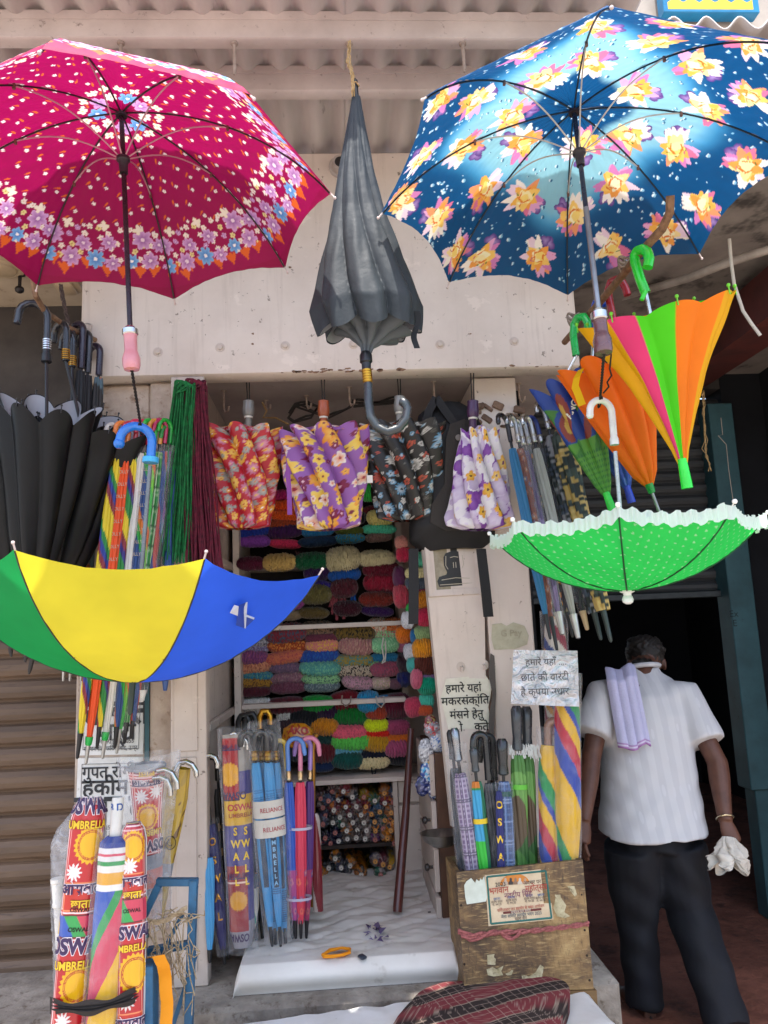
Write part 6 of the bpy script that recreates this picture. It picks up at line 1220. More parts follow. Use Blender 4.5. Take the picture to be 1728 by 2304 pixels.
# things lying on the mattress
def zmat(x, y): return .545
P = [at(x, y, 3.05) for x, y in ((728, 2145), (740, 2135), (765, 2130), (785, 2128), (788, 2138), (770, 2146), (745, 2150), (730, 2150), (735, 2140), (760, 2135))]
def on_z(px, py, z):
    d = at(px, py, 1.0) - CAM; return CAM + d * ((z - CAM.z) / d.z)
mb = MB()
for k in range(5):
    P = [on_z(728 + q[0] + RN.uniform(-3, 3), 2142 + q[1] + RN.uniform(-2, 2), .553 + .004 * k) for q in ((0, 6), (16, -4), (40, -9), (58, -7), (60, 0), (44, 6), (20, 10), (2, 10))]; mb.tube(P + [P[0]], .004, 6, False, 1)
tag(mb.build('orange_ribbon', cloth('orange_ribbon', .2, .6, colr='#f29a1c'), None, True), 'coiled orange ribbon lying on the mattress', 'ribbon')
mb = MB()
for k in range(16):
    x, y = 845 + RN.uniform(-22, 20), 2096 + RN.uniform(-16, 18); P = [on_z(x + RN.uniform(-12, 12), y + RN.uniform(-10, 10), .549 + RN.uniform(0, .02)) for _ in range(4)]; mb.add(P, [(0, 1, 2, 3)])
tag(mb.build('torn_wrapper', cloth('purple_wrap', .3, .25, .3, colr='#8a78a8', spec=.6), None, True), 'torn purple plastic wrapper lying on the mattress', 'wrapper')
p = on_z(815, 2153, .55); tag(MB().box(p, .022, .03, .012, Matrix.Rotation(.5, 3, 'Z'), .004).build('black_clip', plain('#3a3f4a', .3), None, True), 'small black clip lying on the mattress', 'clip')
# ------------------------------------------------------------------ posters on the left post
def tube_map(fn, L, r, v0, u0=.5, off=.0025, flip=False):
    s = -1 if flip else 1
    return lambda x, y: Vec(fn(np.array([u0 + s * x / (2 * pi * r)]), np.array([v0 + s * y / L]), off)[0])
YPO = YF + .07
def poster(label, q, lines, seed):
    P = [at(x, y, YPO - .004) for x, y in q]; o = thing('paper_poster', label, 'poster', P[0], None)
    MB().slab(P, .0015).build('paper', mat('poster_paper', '#dfdeda', '#cccac3', .8, scale=9, bs=.15, third=('#8d8574', 5, .68)), o)
    for t_, px, py, h_, w_, b_ in lines:
        O = at(px, py, YPO - .0058); X = at(px + 40, py - 1.2, YPO - .0058) - O
        text('lettering', t_, o, flatf(O, X, X.cross(Vec((0, -1, 0))) * -1 if False else Vec((0, 0, 1)), .0008), h_, plain('#39393a', .8), b_, w_)
    mb = MB(); c = [P[i].lerp(P[(i + 2) % 4], .07) + Vec((0, -.0022, 0)) for i in range(4)]
    for i in range(4): mb.tube([c[i], c[(i + 1) % 4]], .0008, 4)
    mb.build('border', INK, o); return o
poster('upper black and white Hindi paper poster on the post', [(176, 1700), (322, 1697), (327, 1512), (182, 1515)], [('ताकत', 262, 1605, .12, .9, .03), ('पार्टी', 262, 1648, .085, .8, .02), ('मो. 9258816055', 262, 1668, .022, .9, .004), ('स्टेशन रोड, फिरोजाबाद, उ.प्र.', 250, 1684, .022, .8, .004)], 1)
poster('lower Hindi paper poster on the post behind the red packs', [(168, 1905), (318, 1902), (322, 1703), (175, 1706)], [('गुप‍त रोगी िमलें', 275, 1737, .058, .92, .016), ('हकीम जी', 268, 1772, .075, 1.0, .022), ('नशा दूर', 262, 1820, .12, .9, .03), ('मो. 9258816055', 252, 1862, .02, .9, .003), ('िमलने का समय', 250, 1876, .024, .9, .004)], 2)

# ------------------------------------------------------------------ printed red packs
def star_mask(X, Y, cx, cy, R, n=22): 
    d = np.hypot(X - cx, Y - cy); a = np.arctan2(Y - cy, X - cx); return d < R * (.86 + .14 * np.abs((a * n / (2 * pi)) % 1 * 2 - 1)), d
def pack_print(layout, base, w):
    """layout: list of ('red', y0, y1) bands, ('sun', y), ('burst', x, y), ('panel', y0, y1); base painter for the rest"""
    def fn(U, Vv):
        C = base(U, Vv)
        for k in layout:
            if k[0] == 'red':
                i = (Vv > k[1]) & (Vv < k[2]); C[i] = lin('#bb1f28')
                for d, c in ((.0, '#5c1220'), (.006, '#f0d8d4'), (.010, '#bb1f28'), (.016, '#e8b4ac')):
                    e = i & ((Vv < k[1] + d + .004) & (Vv > k[1] + d) | (Vv > k[2] - d - .004) & (Vv < k[2] - d) | (np.abs(np.abs(U) - (w - d)) < .002)); C[e] = lin(c)
                C[i & (np.abs(U) > w + .003)] = lin('#d8d4d0')
            if k[0] == 'sun':
                m, d = star_mask(U, Vv, k[2] if len(k) > 2 else 0, k[1], k[3] if len(k) > 3 else .052); C[m] = lin('#e9b016'); q = k[3] if len(k) > 3 else .052
                C[np.abs(d - q * .74) < .0016] = lin('#b5451c'); C[np.abs(d - q * .66) < .0012] = lin('#b5451c')
            if k[0] == 'burst':
                m, d = star_mask(U, Vv, k[1], k[2], .024, 11); a = np.arctan2(Vv - k[2], U - k[1]); C[d < .026 * (.45 + .55 * np.abs((a * 11 / (2 * pi)) % 1 * 2 - 1))] = lin('#ece4e0')
            if k[0] == 'panel':
                i = (Vv > k[1]) & (Vv < k[2]) & (np.abs(U) < w * .8); C[i] = lin('#c22a22'); e = i & ((Vv < k[1] + .004) | (Vv > k[2] - .004) | (np.abs(U) > w * .8 - .004)); C[e] = lin('#e88a5a')
        return C
    return fn
PURP, PINKL, YELL = plain('#3a2350', .4), plain('#f2e2e4', .4), plain('#eac02a', .4)
def logo(o, fn, L, r, v0, flip=False, sc=1.0, hindi=False, u0=.5):
    s = -1 if flip else 1
    def put(t_, dv, h, w, cols):
        for k, (c, of) in enumerate(cols): text('lettering', t_, o, tube_map(fn, L, r, v0 + s * dv / L, u0, .0035 + .0012 * k, flip), h * sc, c, of, w)
    if hindi: put('ओसवाल', .0, .042, .95, [(PINKL, .07), (PURP, .03)]); put('छाता', -.042 * sc, .032, 1, [(plain('#7a2a12', .4), .06), (YELL, .025)])
    else: put('OSWAL', .0, .056, .82, [(PINKL, .085), (PURP, .045)]); put('UMBRELLA', -.048 * sc, .03, .82, [(plain('#7a2a12', .4), .06), (YELL, .03)])
BEACH = stripes([('#e0b21c', 3), ('#2c54a8', 2), ('#2a9a4c', 1.2), ('#c83a54', 2.6)], .26, .55)
def fat(label, Pb, Pt, r, paint, prof=None, sq=.62, seed=1, nu=150, nv=330, m=None, name='packed_umbrella', n=5, amp=.07, tw=.25, group=None, part='wrapper'):
    o = thing(name, label, 'umbrella', Pb, group); prof = prof or ((0, r * .95), (.5, r), (.92, r * .95), (.97, r * .8), (1, r * .5))
    fn, L = pleat_fn(Pb, Pt, prof, n, ((0, amp), (1, amp * 1.5)), tw, 0, seed, sq, .05, seed); surf(part, fn, nu, nv, m or VINYL, o, lambda u, v: paint((u - .5) * 2 * pi * r, v * L)); return o, fn, L
YO = 2.33
# pack A, left
Pb, Pt = at(150, 2360, YO), at(203, 1795, YO); r = .052; L_ = (Pt - Pb).length
def rows(y): return L_ * (2360 - y) / 565.0      # cloth metres at a pixel row
lay = [('red', rows(2060), rows(1790)), ('red', rows(2400), rows(2105)), ('sun', rows(1900), .015), ('burst', -.028, rows(1962)), ('panel', rows(2050), rows(1985)), ('sun', rows(2215), .012), ('burst', -.02, rows(2290)), ('panel', rows(2355), rows(2300))]
oA, fA, LA = fat('big red printed umbrella pack, left of the striped one at the shutter', Pb, Pt, r, pack_print(lay, BEACH, .066), seed=21, tw=.1)
for y, hi in ((1812, 0), (2128, 0), (2000, 1), (2320, 1)): logo(oA, fA, LA, r, 1 - (y - 1795) / 565.0, hindi=hi, sc=.9 if hi else 1.0)
for y in (2046, 2090): text('lettering', 'OSWAL', oA, tube_map(fA, LA, r, 1 - (y - 1795) / 565.0), .016, INK, .02, 1.0)
# pack B, right
Pb, Pt = at(292, 2360, YO - .02), at(300, 1850, YO); L_ = (Pt - Pb).length
def rows(y): return L_ * (2360 - y) / 510.0
lay = [('red', rows(2025), rows(1850)), ('red', rows(2400), rows(2075)), ('sun', rows(1905), .0, .046), ('burst', -.01, rows(1950)), ('panel', rows(2015), rows(1965)), ('sun', rows(2190), .012), ('burst', -.01, rows(2250)), ('panel', rows(2340), rows(2275))]
oB, fB, LB = fat('red printed umbrella pack, right of the striped one beside the blue frame', Pb, Pt, .040, pack_print(lay, BEACH, .05), seed=22, tw=.1)
for y, hi in ((2100, 0), (1985, 1), (2298, 1)): logo(oB, fB, LB, .04, 1 - (y - 1850) / 510.0, hindi=hi, sc=.8)
text('lettering', 'OSWAL', oB, tube_map(fB, LB, .04, 1 - (2050 - 1850) / 510.0), .014, INK, .02)
# centre beach umbrella in clear film, with its white pole
Pb, Pt = at(226, 2360, YO - .03), at(258, 1880, YO - .02); L_ = (Pt - Pb).length
def beach(U, Vv):
    y = 2360 - Vv / L_ * 480; q = y - U * 900; C = flat_print(len(U), '#d9a41c')
    for a, b, c in ((1800, 1905, '#2c3f86'), (1905, 1918, '#d8d4d0'), (1918, 1925, '#c83a54'), (1925, 1936, '#d8d4d0'), (1936, 1946, '#23904a'), (1946, 1962, '#e2ddd2'), (1962, 1990, '#dca23a'), (1990, 2004, '#e6e2dc')): C[(y >= a) & (y < b)] = lin(c)
    k = y >= 2004; z = U * 5.2 + (y - 2004) / 300
    for a, b, c in ((-9, -.02, '#2c54a8'), (-.02, .14, '#23904a'), (.14, .55, '#c8405a'), (.55, 1.15, '#e0ae1a'), (1.15, 9, '#2c4f9e')): C[k & (z - .1 >= a) & (z - .1 < b)] = lin(c)
    return C
oC, fC, LC = fat('striped beach umbrella with a white pole between the red packs', Pb, Pt, .047, beach, ((0, .04), (.6, .042), (.78, .039), (.9, .041), (.97, .038), (1, .02)), seed=23, m=cloth('beach_film', .0, .3, .4, 20, coat=.5), name='beach_umbrella', tw=.2, part='canopy')
a = (Pt - Pb).normalized(); p0, p1 = at(258, 1900, YO - .01), at(266, 1794, YO)
MB().lathe(p0, p1 - p0, [(0, .0165), ((p1 - p0).length - .004, .0165), ((p1 - p0).length, .0155), ((p1 - p0).length, .0135), ((p1 - p0).length - .02, .013)], 24).build('pole', plain('#dcd8cf', .35), oC, True)
f_ = lambda x, y: p0.lerp(p1, .8) + Vec((sin(x / .0168) * .0172, -cos(x / .0168) * .0172, y)); text('lettering', 'B D', oC, f_, .028, plain('#1f4f9a', .4), .02)
fs, _ = pleat_fn(Pb, Pt + a * .02, ((0, .055), (.7, .053), (1, .047)), 5, ((0, .06), (1, .2)), .3, 0, 4, .62, .05, 14); surf('plastic_sleeve', fs, 40, 60, FILM, oC)
# milky film bag with a white pole left of pack A
pl = thing('white_pole', 'white plastic pole with two collars in the milky bag left of the packs', 'pole', at(134, 2215, 2.38))
P0, P1 = at(140, 2215, 2.4), at(129, 1975, 2.4); ax = P1 - P0; MB().lathe(P0, ax, [(0, .013), (ax.length * .72, .0135), (ax.length * .73, .017), (ax.length * .76, .017), (ax.length * .77, .0155), (ax.length * .95, .0165), (ax.length * .96, .019), (ax.length * .995, .019), (ax.length, .015)], 20).build('tube', plain('#e2ddd4', .4), pl, True)
bgp = [(122, 2230), (114, 2000), (116, 1900), (128, 1868), (160, 1830), (196, 1800), (176, 1900), (152, 2050), (142, 2230)]
def bagf(u, v):
    y = 2240 - v * 440; xl = np.interp(y, [1800, 1830, 1868, 1900, 2000, 2230], [193, 158, 126, 115, 113, 121]); xr_ = np.interp(y, [1800, 1900, 2050, 2240], [203, 182, 160, 150]); th = u * 2 * pi
    c_ = (xl + xr_) / 2; w = (xr_ - xl) / 2; out = np.zeros((len(u), 3))
    for i in range(len(u)): out[i] = at(c_[i] + w[i] * cos(th[i]), y[i], 2.41 + .03 * sin(th[i]))
    return out + .003 * wob(u * 4, v * 6, 9)[:, None]
tag(surf('film_bag', bagf, 24, 50, FILM2, None), 'milky plastic bag bulging left of the red pack', 'bag')
# dark band round the bundle
def band(u, v):
    x = 112 + 208 * np.abs(1 - ((u * 2) % 2)); th = u * 2 * pi; out = np.zeros((len(u), 3))
    for i in range(len(u)):
        c_ = cos(th[i]); px = 216 - 104 * c_; yy = 2262 - 30 * ((px - 112) / 208) ** 1.6 + 14 * sin((px - 112) / 208 * pi) + (v[i] - .5) * 30 * (1 + .3 * sin(px * .07))
        out[i] = at(px, yy, YO + .01 - .085 * sin(th[i]) - .012 * (abs(v[i] - .5) < .3) * sin(v[i] * 30))
    return out
tag(surf('cloth_band', band, 90, 10, cloth('dark_band', 0, .85, .6, 40, colr='#3a332f'), None), 'twisted dark cloth band tied round the red packs', 'band')

# pack C, upside down, behind
Pt, Pb = at(336, 2080, 2.62), at(330, 1722, 2.52); r = .052; L_ = (Pt - Pb).length
def rows(y): return L_ * (y - 1722) / 358.0
def grey_base(U, Vv):
    C = flat_print(len(U), '#7f8590'); C[(Vv > rows(1948)) & (Vv < rows(1990))] = lin('#d2624a'); C[(Vv > rows(1990))] = lin('#8a90a0'); C[Vv > rows(2010)] = lin('#c8a89a'); return C
lay = [('red', rows(1728), rows(1752)), ('red', rows(1750), rows(1917)), ('sun', rows(1830), .0, .045), ('burst', .02, rows(1783)), ('burst', -.03, rows(1775))]
oD, fD, LD = fat('upside down red printed umbrella pack with chrome crooks in milky film', Pb, Pt, r, pack_print(lay, grey_base, .058), ((0, .062), (.12, .054), (.3, .046), (.55, .044), (1, .038)), seed=25)
logo(oD, fD, LD, r, rows(1893) / L_, False, .85); logo(oD, fD, LD, r, rows(1752) / L_, False, .7, True)
for px, py, ex_, ey_ in ((378, 1738, 402, 1775), (368, 1755, 387, 1790)):
    q = dense([at(x, y, 2.5) for x, y in ((px - 25, py - 4), (px - 8, py - 7), (px + 8, py), (ex_ - 4, ey_ - 16), (ex_ - 3, ey_))], .006); MB().tube(q, .0075, 10).build('handle', CHROME, oD, True)
fs, _ = pleat_fn(at(348, 2090, 2.55), at(332, 1697, 2.50), ((0, .05), (.5, .062), (.85, .092), (1, .10)), 5, ((0, .1), (1, .15)), .3, 0, 3, .45, .05, 12); surf('plastic_sleeve', fs, 40, 60, FILM2, oD)
# yellow printed pack with a chrome crook
def yellow(U, Vv):
    C = flat_print(len(U), '#b8962c'); q = wob(U * 14, Vv * 9, 31, 6, 4); C[q > .35] = lin('#6a4a22'); C[(q < -.3)] = lin('#a88a3a'); C[np.abs(Vv - .16) < .02] = lin('#8a8c90'); return C
oE, fE, LE = fat('brown and yellow printed umbrella pack with a chrome crook before the plank door', at(352, 2070, 2.66), at(408, 1728, 2.62), .034, yellow, ((0, .022), (.4, .026), (.8, .036), (1, .03)), seed=27, nu=80, nv=160)
q = dense([at(x, y, 2.6) for x, y in ((396, 1735), (404, 1717), (418, 1713), (432, 1720), (441, 1735), (442, 1750))], .006); MB().tube(q, [.0085] * (len(q) - 1) + [.005], 12).build('handle', CHROME, oE, True)
mb = MB(); c_ = Vec(fE(np.array([.52]), np.array([.52]), .003)[0]); mb.tube([c_ + Vec((cos(t) * .017, -.002, sin(t) * .02)) for t in np.linspace(0, 6.28, 20)], .0016, 5); mb.tube([c_ + Vec((cos(t) * .008, -.002, sin(t) * .009)) for t in np.linspace(2.2, 5.6, 12)], .0014, 5); mb.build('mark', plain('#4a3a1c', .5), oE)

# ------------------------------------------------------------------ blue iron frame, jute, orange ribbon
fr = thing('bundle_stand', 'blue painted iron frame stand holding the bundles, jute tied on it', 'frame', at(400, 2300, 2.45)); Yb = 2.42
mb = MB(); B_ = lambda x, y, Y=Yb: at(x, y, Y)
mb.beam(B_(352, 1984), B_(446, 1984), .022, .02, bev=.002); mb.beam(B_(436, 1978), B_(424, 2330), .032, .022, bev=.002); mb.beam(B_(358, 1990), B_(325, 2060), .028, .02, bev=.002)
mb.beam(B_(332, 2140), B_(440, 2122), .024, .02, bev=.002); mb.beam(B_(412, 2055), B_(362, 2150), .02, .012); mb.beam(B_(443, 1995), B_(430, 2050), .012, .008); mb.beam(B_(440, 2150, Yb + .01), B_(385, 2320, Yb + .01), .02, .012)
mb.build('frame', BLUEIRON, fr)
mb = MB(); mb.beam(B_(330, 2165, 2.36), B_(330, 2350, 2.36), .07, .05, bev=.003); mb.build('box_post', BLUEIRON, fr)
mb = MB()
for k in range(46):
    x, y = RN.uniform(328, 420), RN.choice([2068, 2072, 2150, 2160]) + RN.uniform(-10, 10)
    if RN.random() < .5: P = [at(x + i * RN.uniform(6, 16), y + RN.uniform(-12, 12) - i * 4, Yb - .03 + RN.uniform(-.02, .02)) for i in range(5)]
    else: P = [at(x + RN.uniform(-10, 14) * (i > 0) + 3 * i, y + i * RN.uniform(15, 34), Yb - .03 + RN.uniform(-.02, .02)) for i in range(6)]
    mb.tube(dense(P, .02), .0016, 4)
for k in range(16):
    P = [at(320 + t * 100, 2066 + 14 * sin(t * 4) - t * 14 + RN.uniform(-5, 5), Yb - .035) for t in np.linspace(0, 1, 10)]; mb.tube(P, .0026, 5)
tag(mb.build('jute_fibre', mat('pale_jute', '#b5a184', '#8a7759', .95, scale=90), None, True), 'tangled pale jute fibre tied across the blue frame', 'jute')
q = [at(*p) for p in ((340, 2155, 2.36), (356, 2150, 2.33), (368, 2172, 2.33), (372, 2210, 2.34), (376, 2250, 2.34), (374, 2290, 2.33), (372, 2330, 2.33))]
q = dense(q, .012)
mb = MB(); mb.add([p + Vec((.018 * s, -.004 * s + .004 * sin(i), .003 * s)) for i, p in enumerate(q) for s in (-1, 0, 1)], [(3 * i + j, 3 * i + j + 1, 3 * i + 4 + j, 3 * i + 3 + j) for i in range(len(q) - 1) for j in (0, 1)])
tag(mb.build('ribbon', cloth('orange_band', .15, .6, .2, colr='#f0991a'), None, True), 'orange cloth ribbon hanging down from the blue frame', 'ribbon')

# ------------------------------------------------------------------ furled umbrellas standing inside, left of the mattress
GI = 'umbrellas standing at the left of the shop floor'
q8 = lambda x, y: (460 + x / 4.023, 1600 + y / 4.023)
def letters_down(o, fn, L, r, word, v0, dv, h, m, u0=.5, wide=.9):
    for k, ch in enumerate(word): text('lettering', ch, o, tube_map(fn, L, r, v0 - dv * k, u0, .003), h, m, .03, wide)
YI = 2.86
o, fn, L = rolled('pale blue flat furled umbrella squeezed against the door edge', at(472, 2145, YI - .02), at(472, 1930, YI), .016, '#4f9fd2', ('#17171a', .03, .006), None, None, GI, seed=110)
o, fn, L = rolled('navy furled umbrella with gold capitals and a chrome crook, nearest the door edge', at(502, 2135, YI + .03), at(474, 1855, YI + .06), .024, '#2a2766', ('#17171a', .05, .006), dict(c='#1b1b1e', R=.03, rad=.011, rise=.06, collar='#c98f35', side=Vec((1, -.5, 0)), shaft=.14), dict(over=.02, under=.02, r=.028), GI, seed=111, amp=.12, twist=.5)
letters_down(o, fn, L, .024, 'OSWAL', .86, .15, .036, GOLD)
q = dense([at(x, y, YI) for x, y in ((463, 1702), (472, 1699), (484, 1704), (490, 1718), (489, 1728))], .005); MB().tube(q, .0075, 10).build('crook', CHROME, o, True)
o, fn, L = rolled('blackish furled umbrella with faded bronze letters behind the navy one', at(512, 2125, YI + .1), at(492, 1775, YI + .12), .02, camo(['#2a2623', '#5a4632', '#1d1b1a'], .03, 4), ('#17171a', .05, .006), dict(c='#1b1b1e', R=.028, rad=.011, rise=.06, side=Vec((-1, -.5, 0))), None, GI, seed=112)
letters_down(o, fn, L, .02, 'KING', .75, .16, .035, plain('#a8804a', .4))
# big purple pack
def purple_pack(U, Vv):
    C = flat_print(len(U), '#413a78'); y = 2130 - Vv / LP * 480
    C[(y > 1790) & (y < 1858)] = lin('#cfa01e'); C[(y > 2070)] = lin('#8a868c'); C[y < 1735] = lin('#8f8880')
    i = (U < .008) & (U > -.07) & (y > 1658) & (y < 1803); C[i] = lin('#9e1c24'); m, d = star_mask(U, -(y - 1742) * .00175, -.03, 0, .05, 22); C[m & i] = lin('#d99a1a')
    e = i & ((U > .003) | (np.abs(y - 1801) < 2.5)); C[e] = lin('#4a1424')
    i = (U < .028) & (U > -.07) & (y > 1948) & (y < 2092); C[i] = lin('#8e1a22'); m, d = star_mask(U, -(y - 2025) * .00175, -.012, 0, .04, 22); C[m & i] = lin('#d0901a'); C[i & (np.abs(y - 1985) < 1.5)] = lin('#e8c8b8')
    return C
Pb, Pt = at(546, 2130, YI + .02), at(530, 1650, YI + .02); LP = (Pt - Pb).length
oP, fP, LP_ = fat('purple umbrella pack in film with gold capitals and a yellow paper band', Pb, Pt, .052, purple_pack, ((0, .03), (.08, .044), (.5, .05), (.85, .052), (1, .05)), seed=31, nu=110, nv=260, group=GI, sq=.6)
vv = lambda y: (2130 - y) / 480.0
letters_down(oP, fP, LP_, .052, 'SWALL', vv(1872), .058, .036, YELL, .46); letters_down(oP, fP, LP_, .052, 'SWALL', vv(1872), .058, .036, YELL, .575)
text('lettering', 'OSWAL', oP, tube_map(fP, LP_, .052, vv(1818), .54), .03, plain('#b8302a', .5), .03); text('lettering', 'UMBRELLA', oP, tube_map(fP, LP_, .052, vv(1836), .54), .02, plain('#a04a2a', .5), .02)
for y in (1790, 2105): text('lettering', 'OSWAL', oP, tube_map(fP, LP_, .052, vv(y), .44, .003, True), .036, PURP, .03, .8)
text('lettering', 'ओसवाल', oP, tube_map(fP, LP_, .052, vv(1680), .44, .003, True), .03, PURP, .03, .8); text('lettering', 'ओसवाल', oP, tube_map(fP, LP_, .052, vv(1970), .48, .003, True), .03, PURP, .03, .8)
for px, py in ((528, 1655), (541, 1662), (550, 1668)):
    q = dense([at(x, y, YI) for x, y in ((px - 14, py + 14), (px - 8, py - 2), (px, py - 6), (px + 6, py + 2), (px + 7, py + 18))], .005); MB().tube(q, .0065, 10).build('handle', CHROME, oP, True)
fs, _ = pleat_fn(at(549, 2142, YI), at(530, 1635, YI), ((0, .05), (.5, .062), (.9, .068), (1, .07)), 5, ((0, .12), (1, .2)), .4, 0, 7, .6, .06, 33); surf('plastic_sleeve', fs, 40, 70, FILM, oP)
# dark pair behind, with a cartoon-free multicoloured tail
for k, (bx_, tx_) in enumerate(((577, 571), (590, 575))):
    o, fn, L = rolled(('black furled umbrella standing between purple pack and blue bundle', 'black furled umbrella with a white loop behind the blue bundle')[k], at(bx_, 2096, YI + .1), at(tx_, 1730, YI + .14), .017, '#1f1f23', ('#17171a', .05, .0055), dict(c='#1b1b1e', R=.026, rad=.01, rise=.05), None, GI, seed=114 + k)
o, fn, L = rolled('small orange, green and white furled umbrella low beside the purple pack', at(569, 2090, YI + .05), at(574, 1965, YI + .06), .017, camo(['#e8e0cc', '#d8762a', '#2a9a7a', '#1f3f5a'], .03, 7), None, None, None, GI, seed=116)
# light blue bundle: four umbrellas with paper bands
GBN = 'light blue umbrellas in one film bundle'
def blue_cloth(U, Vv):
    C = flat_print(len(U), '#3f8fc4'); y = Vv / LQ; C[(y > .70) & (y < .84) & (((Vv / .006) % 1) < .4) & (np.abs(U) < .02)] = lin('#2a6a9c'); C[(y > .25) & (y < .58) & (np.abs(U) < .011)] = lin('#26384c'); C[(y > .06) & (y < .25) & (((Vv / .007) % 1) < .4) & (np.abs(U) < .02)] = lin('#1f4a72'); return C
for k, (bx_, tx_) in enumerate(((609, 575), (618, 589), (629, 604), (641, 621))):
    Pb, Pt = at(bx_, 2092 + 3 * (k % 2), YI + .04 * (k % 2)), at(tx_, 1716, YI + .04 * (k % 2)); LQ = (Pt - Pb).length
    o, fn, L = rolled(('light blue furled umbrella, first of the four in film', 'light blue furled umbrella, second of the four in film', 'light blue furled umbrella, third of the four in film', 'light blue furled umbrella, rightmost of the four in film')[k], Pb, Pt, .0195, blue_cloth, ('#17171a', .055, .0055), dict(c='#161619', R=.022, rad=.0115, rise=.075, tail=.025, side=Vec((-1, -.3, 0)), collar='#b98a35', shaft=.012), None, GBN, seed=120 + k, amp=.13, twist=.35, nv=160)
    if k in (1, 2): letters_down(o, fn, L, .0195, 'UMBRELLA', .56, .04, .02, plain('#7fb0d0', .5))
mid0, mid1 = at(625, 2110, YI), at(596, 1690, YI)
for y0, y1, word in ((1798, 1836, 'RELIANCE'), (1840, 1880, 'RELIANCE')):
    A_, B2 = at(599 + (y1 - 1690) * .069 - 3, y1, YI + .01), at(599 + (y0 - 1690) * .069 - 3, y0, YI + .01)
    fb_, lb_ = pleat_fn(A_, B2, ((0, .056), (1, .056)), 2, ((0, .02), (1, .02)), 0, 0, 0, .62, .01, 3); bo = thing('paper_band', ('upper' if y0 == 1798 else 'lower') + ' white paper band round the light blue umbrellas', 'paper band', A_, 'paper bands on the blue bundle')
    surf('paper', fb_, 60, 6, cloth('band_paper', 0, .7, .1, colr='#c9c2b4'), bo); text('lettering', word, bo, tube_map(fb_, lb_, .056, .45, .53 if y0 == 1798 else .55), .021, plain('#a8343a', .6), .012, .9)
fs, _ = pleat_fn(at(627, 2118, YI), at(592, 1622, YI), ((0, .05), (.5, .068), (.82, .064), (1, .06)), 5, ((0, .1), (1, .2)), .4, 0, 7, .75, .06, 38)
tag(surf('plastic_sleeve_bag', fs, 44, 80, FILM, None), 'long clear plastic bag round the light blue umbrellas', 'bag')
# trio with coloured crooks
FP = floral('#c8384a', [(.03, .013, 5, [('#3a5a9a', '#d8a0a8', '#e8d0a0'), ('#e88a5a', '#c84a5a', '#5a2a4a')])], 12, -.1, .1, 0, .9)
def trio(base, top_): 
    def fn(U, Vv):
        C = flat_print(len(U), base); F = FP(U, Vv); i = (Vv > .5) | (Vv < .18); C[i] = F[i] * .6 + C[i] * .4; return C
    return fn
for k, (bx_, tx_, w, c, hc, lab, y0) in enumerate(((664, 650, .019, '#2c56b0', '#4a78b8', 'blue flowered furled umbrella with a sky blue crook', 1760), (677, 676, .021, '#d23a54', '#c0708a', 'pink furled umbrella with a rose crook before the shelves', 1760), (690, 697, .018, '#5a3478', '#9a7ac0', 'violet furled umbrella with a lilac crook', 1758), (657, 645, .012, '#7a3a5a', '#d8b84a', 'slim furled umbrella with a yellow crook behind the blue one', 1755))):
    Yk = YI + .02 + .05 * (k in (2, 3))
    o, fn, L = rolled(lab, at(bx_, 2078, Yk), at(tx_, y0, Yk), w, trio(c, None), ('#17171a', .05, .0055), dict(c=hc, R=(.03, .034, .028, .02)[k], rad=.0085, rise=.11, tail=.03, side=Vec(((1, -.2, 0), (1, -.2, 0), (-1, -.2, 0), (-1, 0, 0))[k]), collar='#c9b08a', shaft=.01), None, 'furled umbrellas with coloured crooks', seed=130 + k, amp=.16, twist=.5)
for y, w in ((1862, .048), (2020, .046)):
    A_, B2 = at(673, y + 3, YI + .03), at(673, y - 3, YI + .03); fb_, _ = pleat_fn(A_, B2, ((0, w), (1, w)), 2, ((0, .02), (1, .02)), 0, 0, 0, .6); tag(surf('tape_band', fb_, 40, 2, cloth('tape', .2, .3, colr='#b9b4c6'), None), ('upper' if y < 1900 else 'lower') + ' translucent tape band round the pink umbrella bundle', 'tape', 'tape bands on the pink bundle')
tag(MB().tube(dense([at(704, 2040, YI + .25), at(705, 1735, YI + .25), at(704, 1690, YI + .25), at(708, 1660, YI + .25), at(714, 1652, YI + .25)], .03), .0085, 10).build('brass_stick', plain('#a8762c', .35, .6), None, True), 'brass coloured stick standing behind the coloured crooks', 'stick')
o, fn, L = fat('narrow dark red and white umbrella pack right of the pink bundle', at(716, 2050, YI + .22), at(708, 1830, YI + .22), .02, stripes([('#7a1c28', 3), ('#b8a8a0', 1.2)], .1, .2), seed=41, nu=60, nv=80, group=GI)
# yellow printed bag among the wool
def ybag(U, Vv): C = flat_print(len(U), '#bb7d16'); q = wob(U * 12, Vv * 12, 8); C[q < -.35] = lin('#8a2a1a'); return C
o, fn, L = fat('crumpled mustard plastic bag with red letters between wool and umbrellas', at(670, 1682, YI + .4), at(672, 1628, YI + .42), .066, ybag, ((0, .05), (.3, .07), (.8, .06), (1, .03)), .5, seed=43, nu=70, nv=40, name='printed_bag', group=None); o['category'] = 'bag'
text('lettering', 'ÄKO', o, tube_map(fn, L, .066, .66, .5, .006), .04, plain('#9e2318', .5), .04); text('lettering', 'UMBRELLA', o, tube_map(fn, L, .066, .3, .52, .006), .022, plain('#7a2a16', .5), .02)
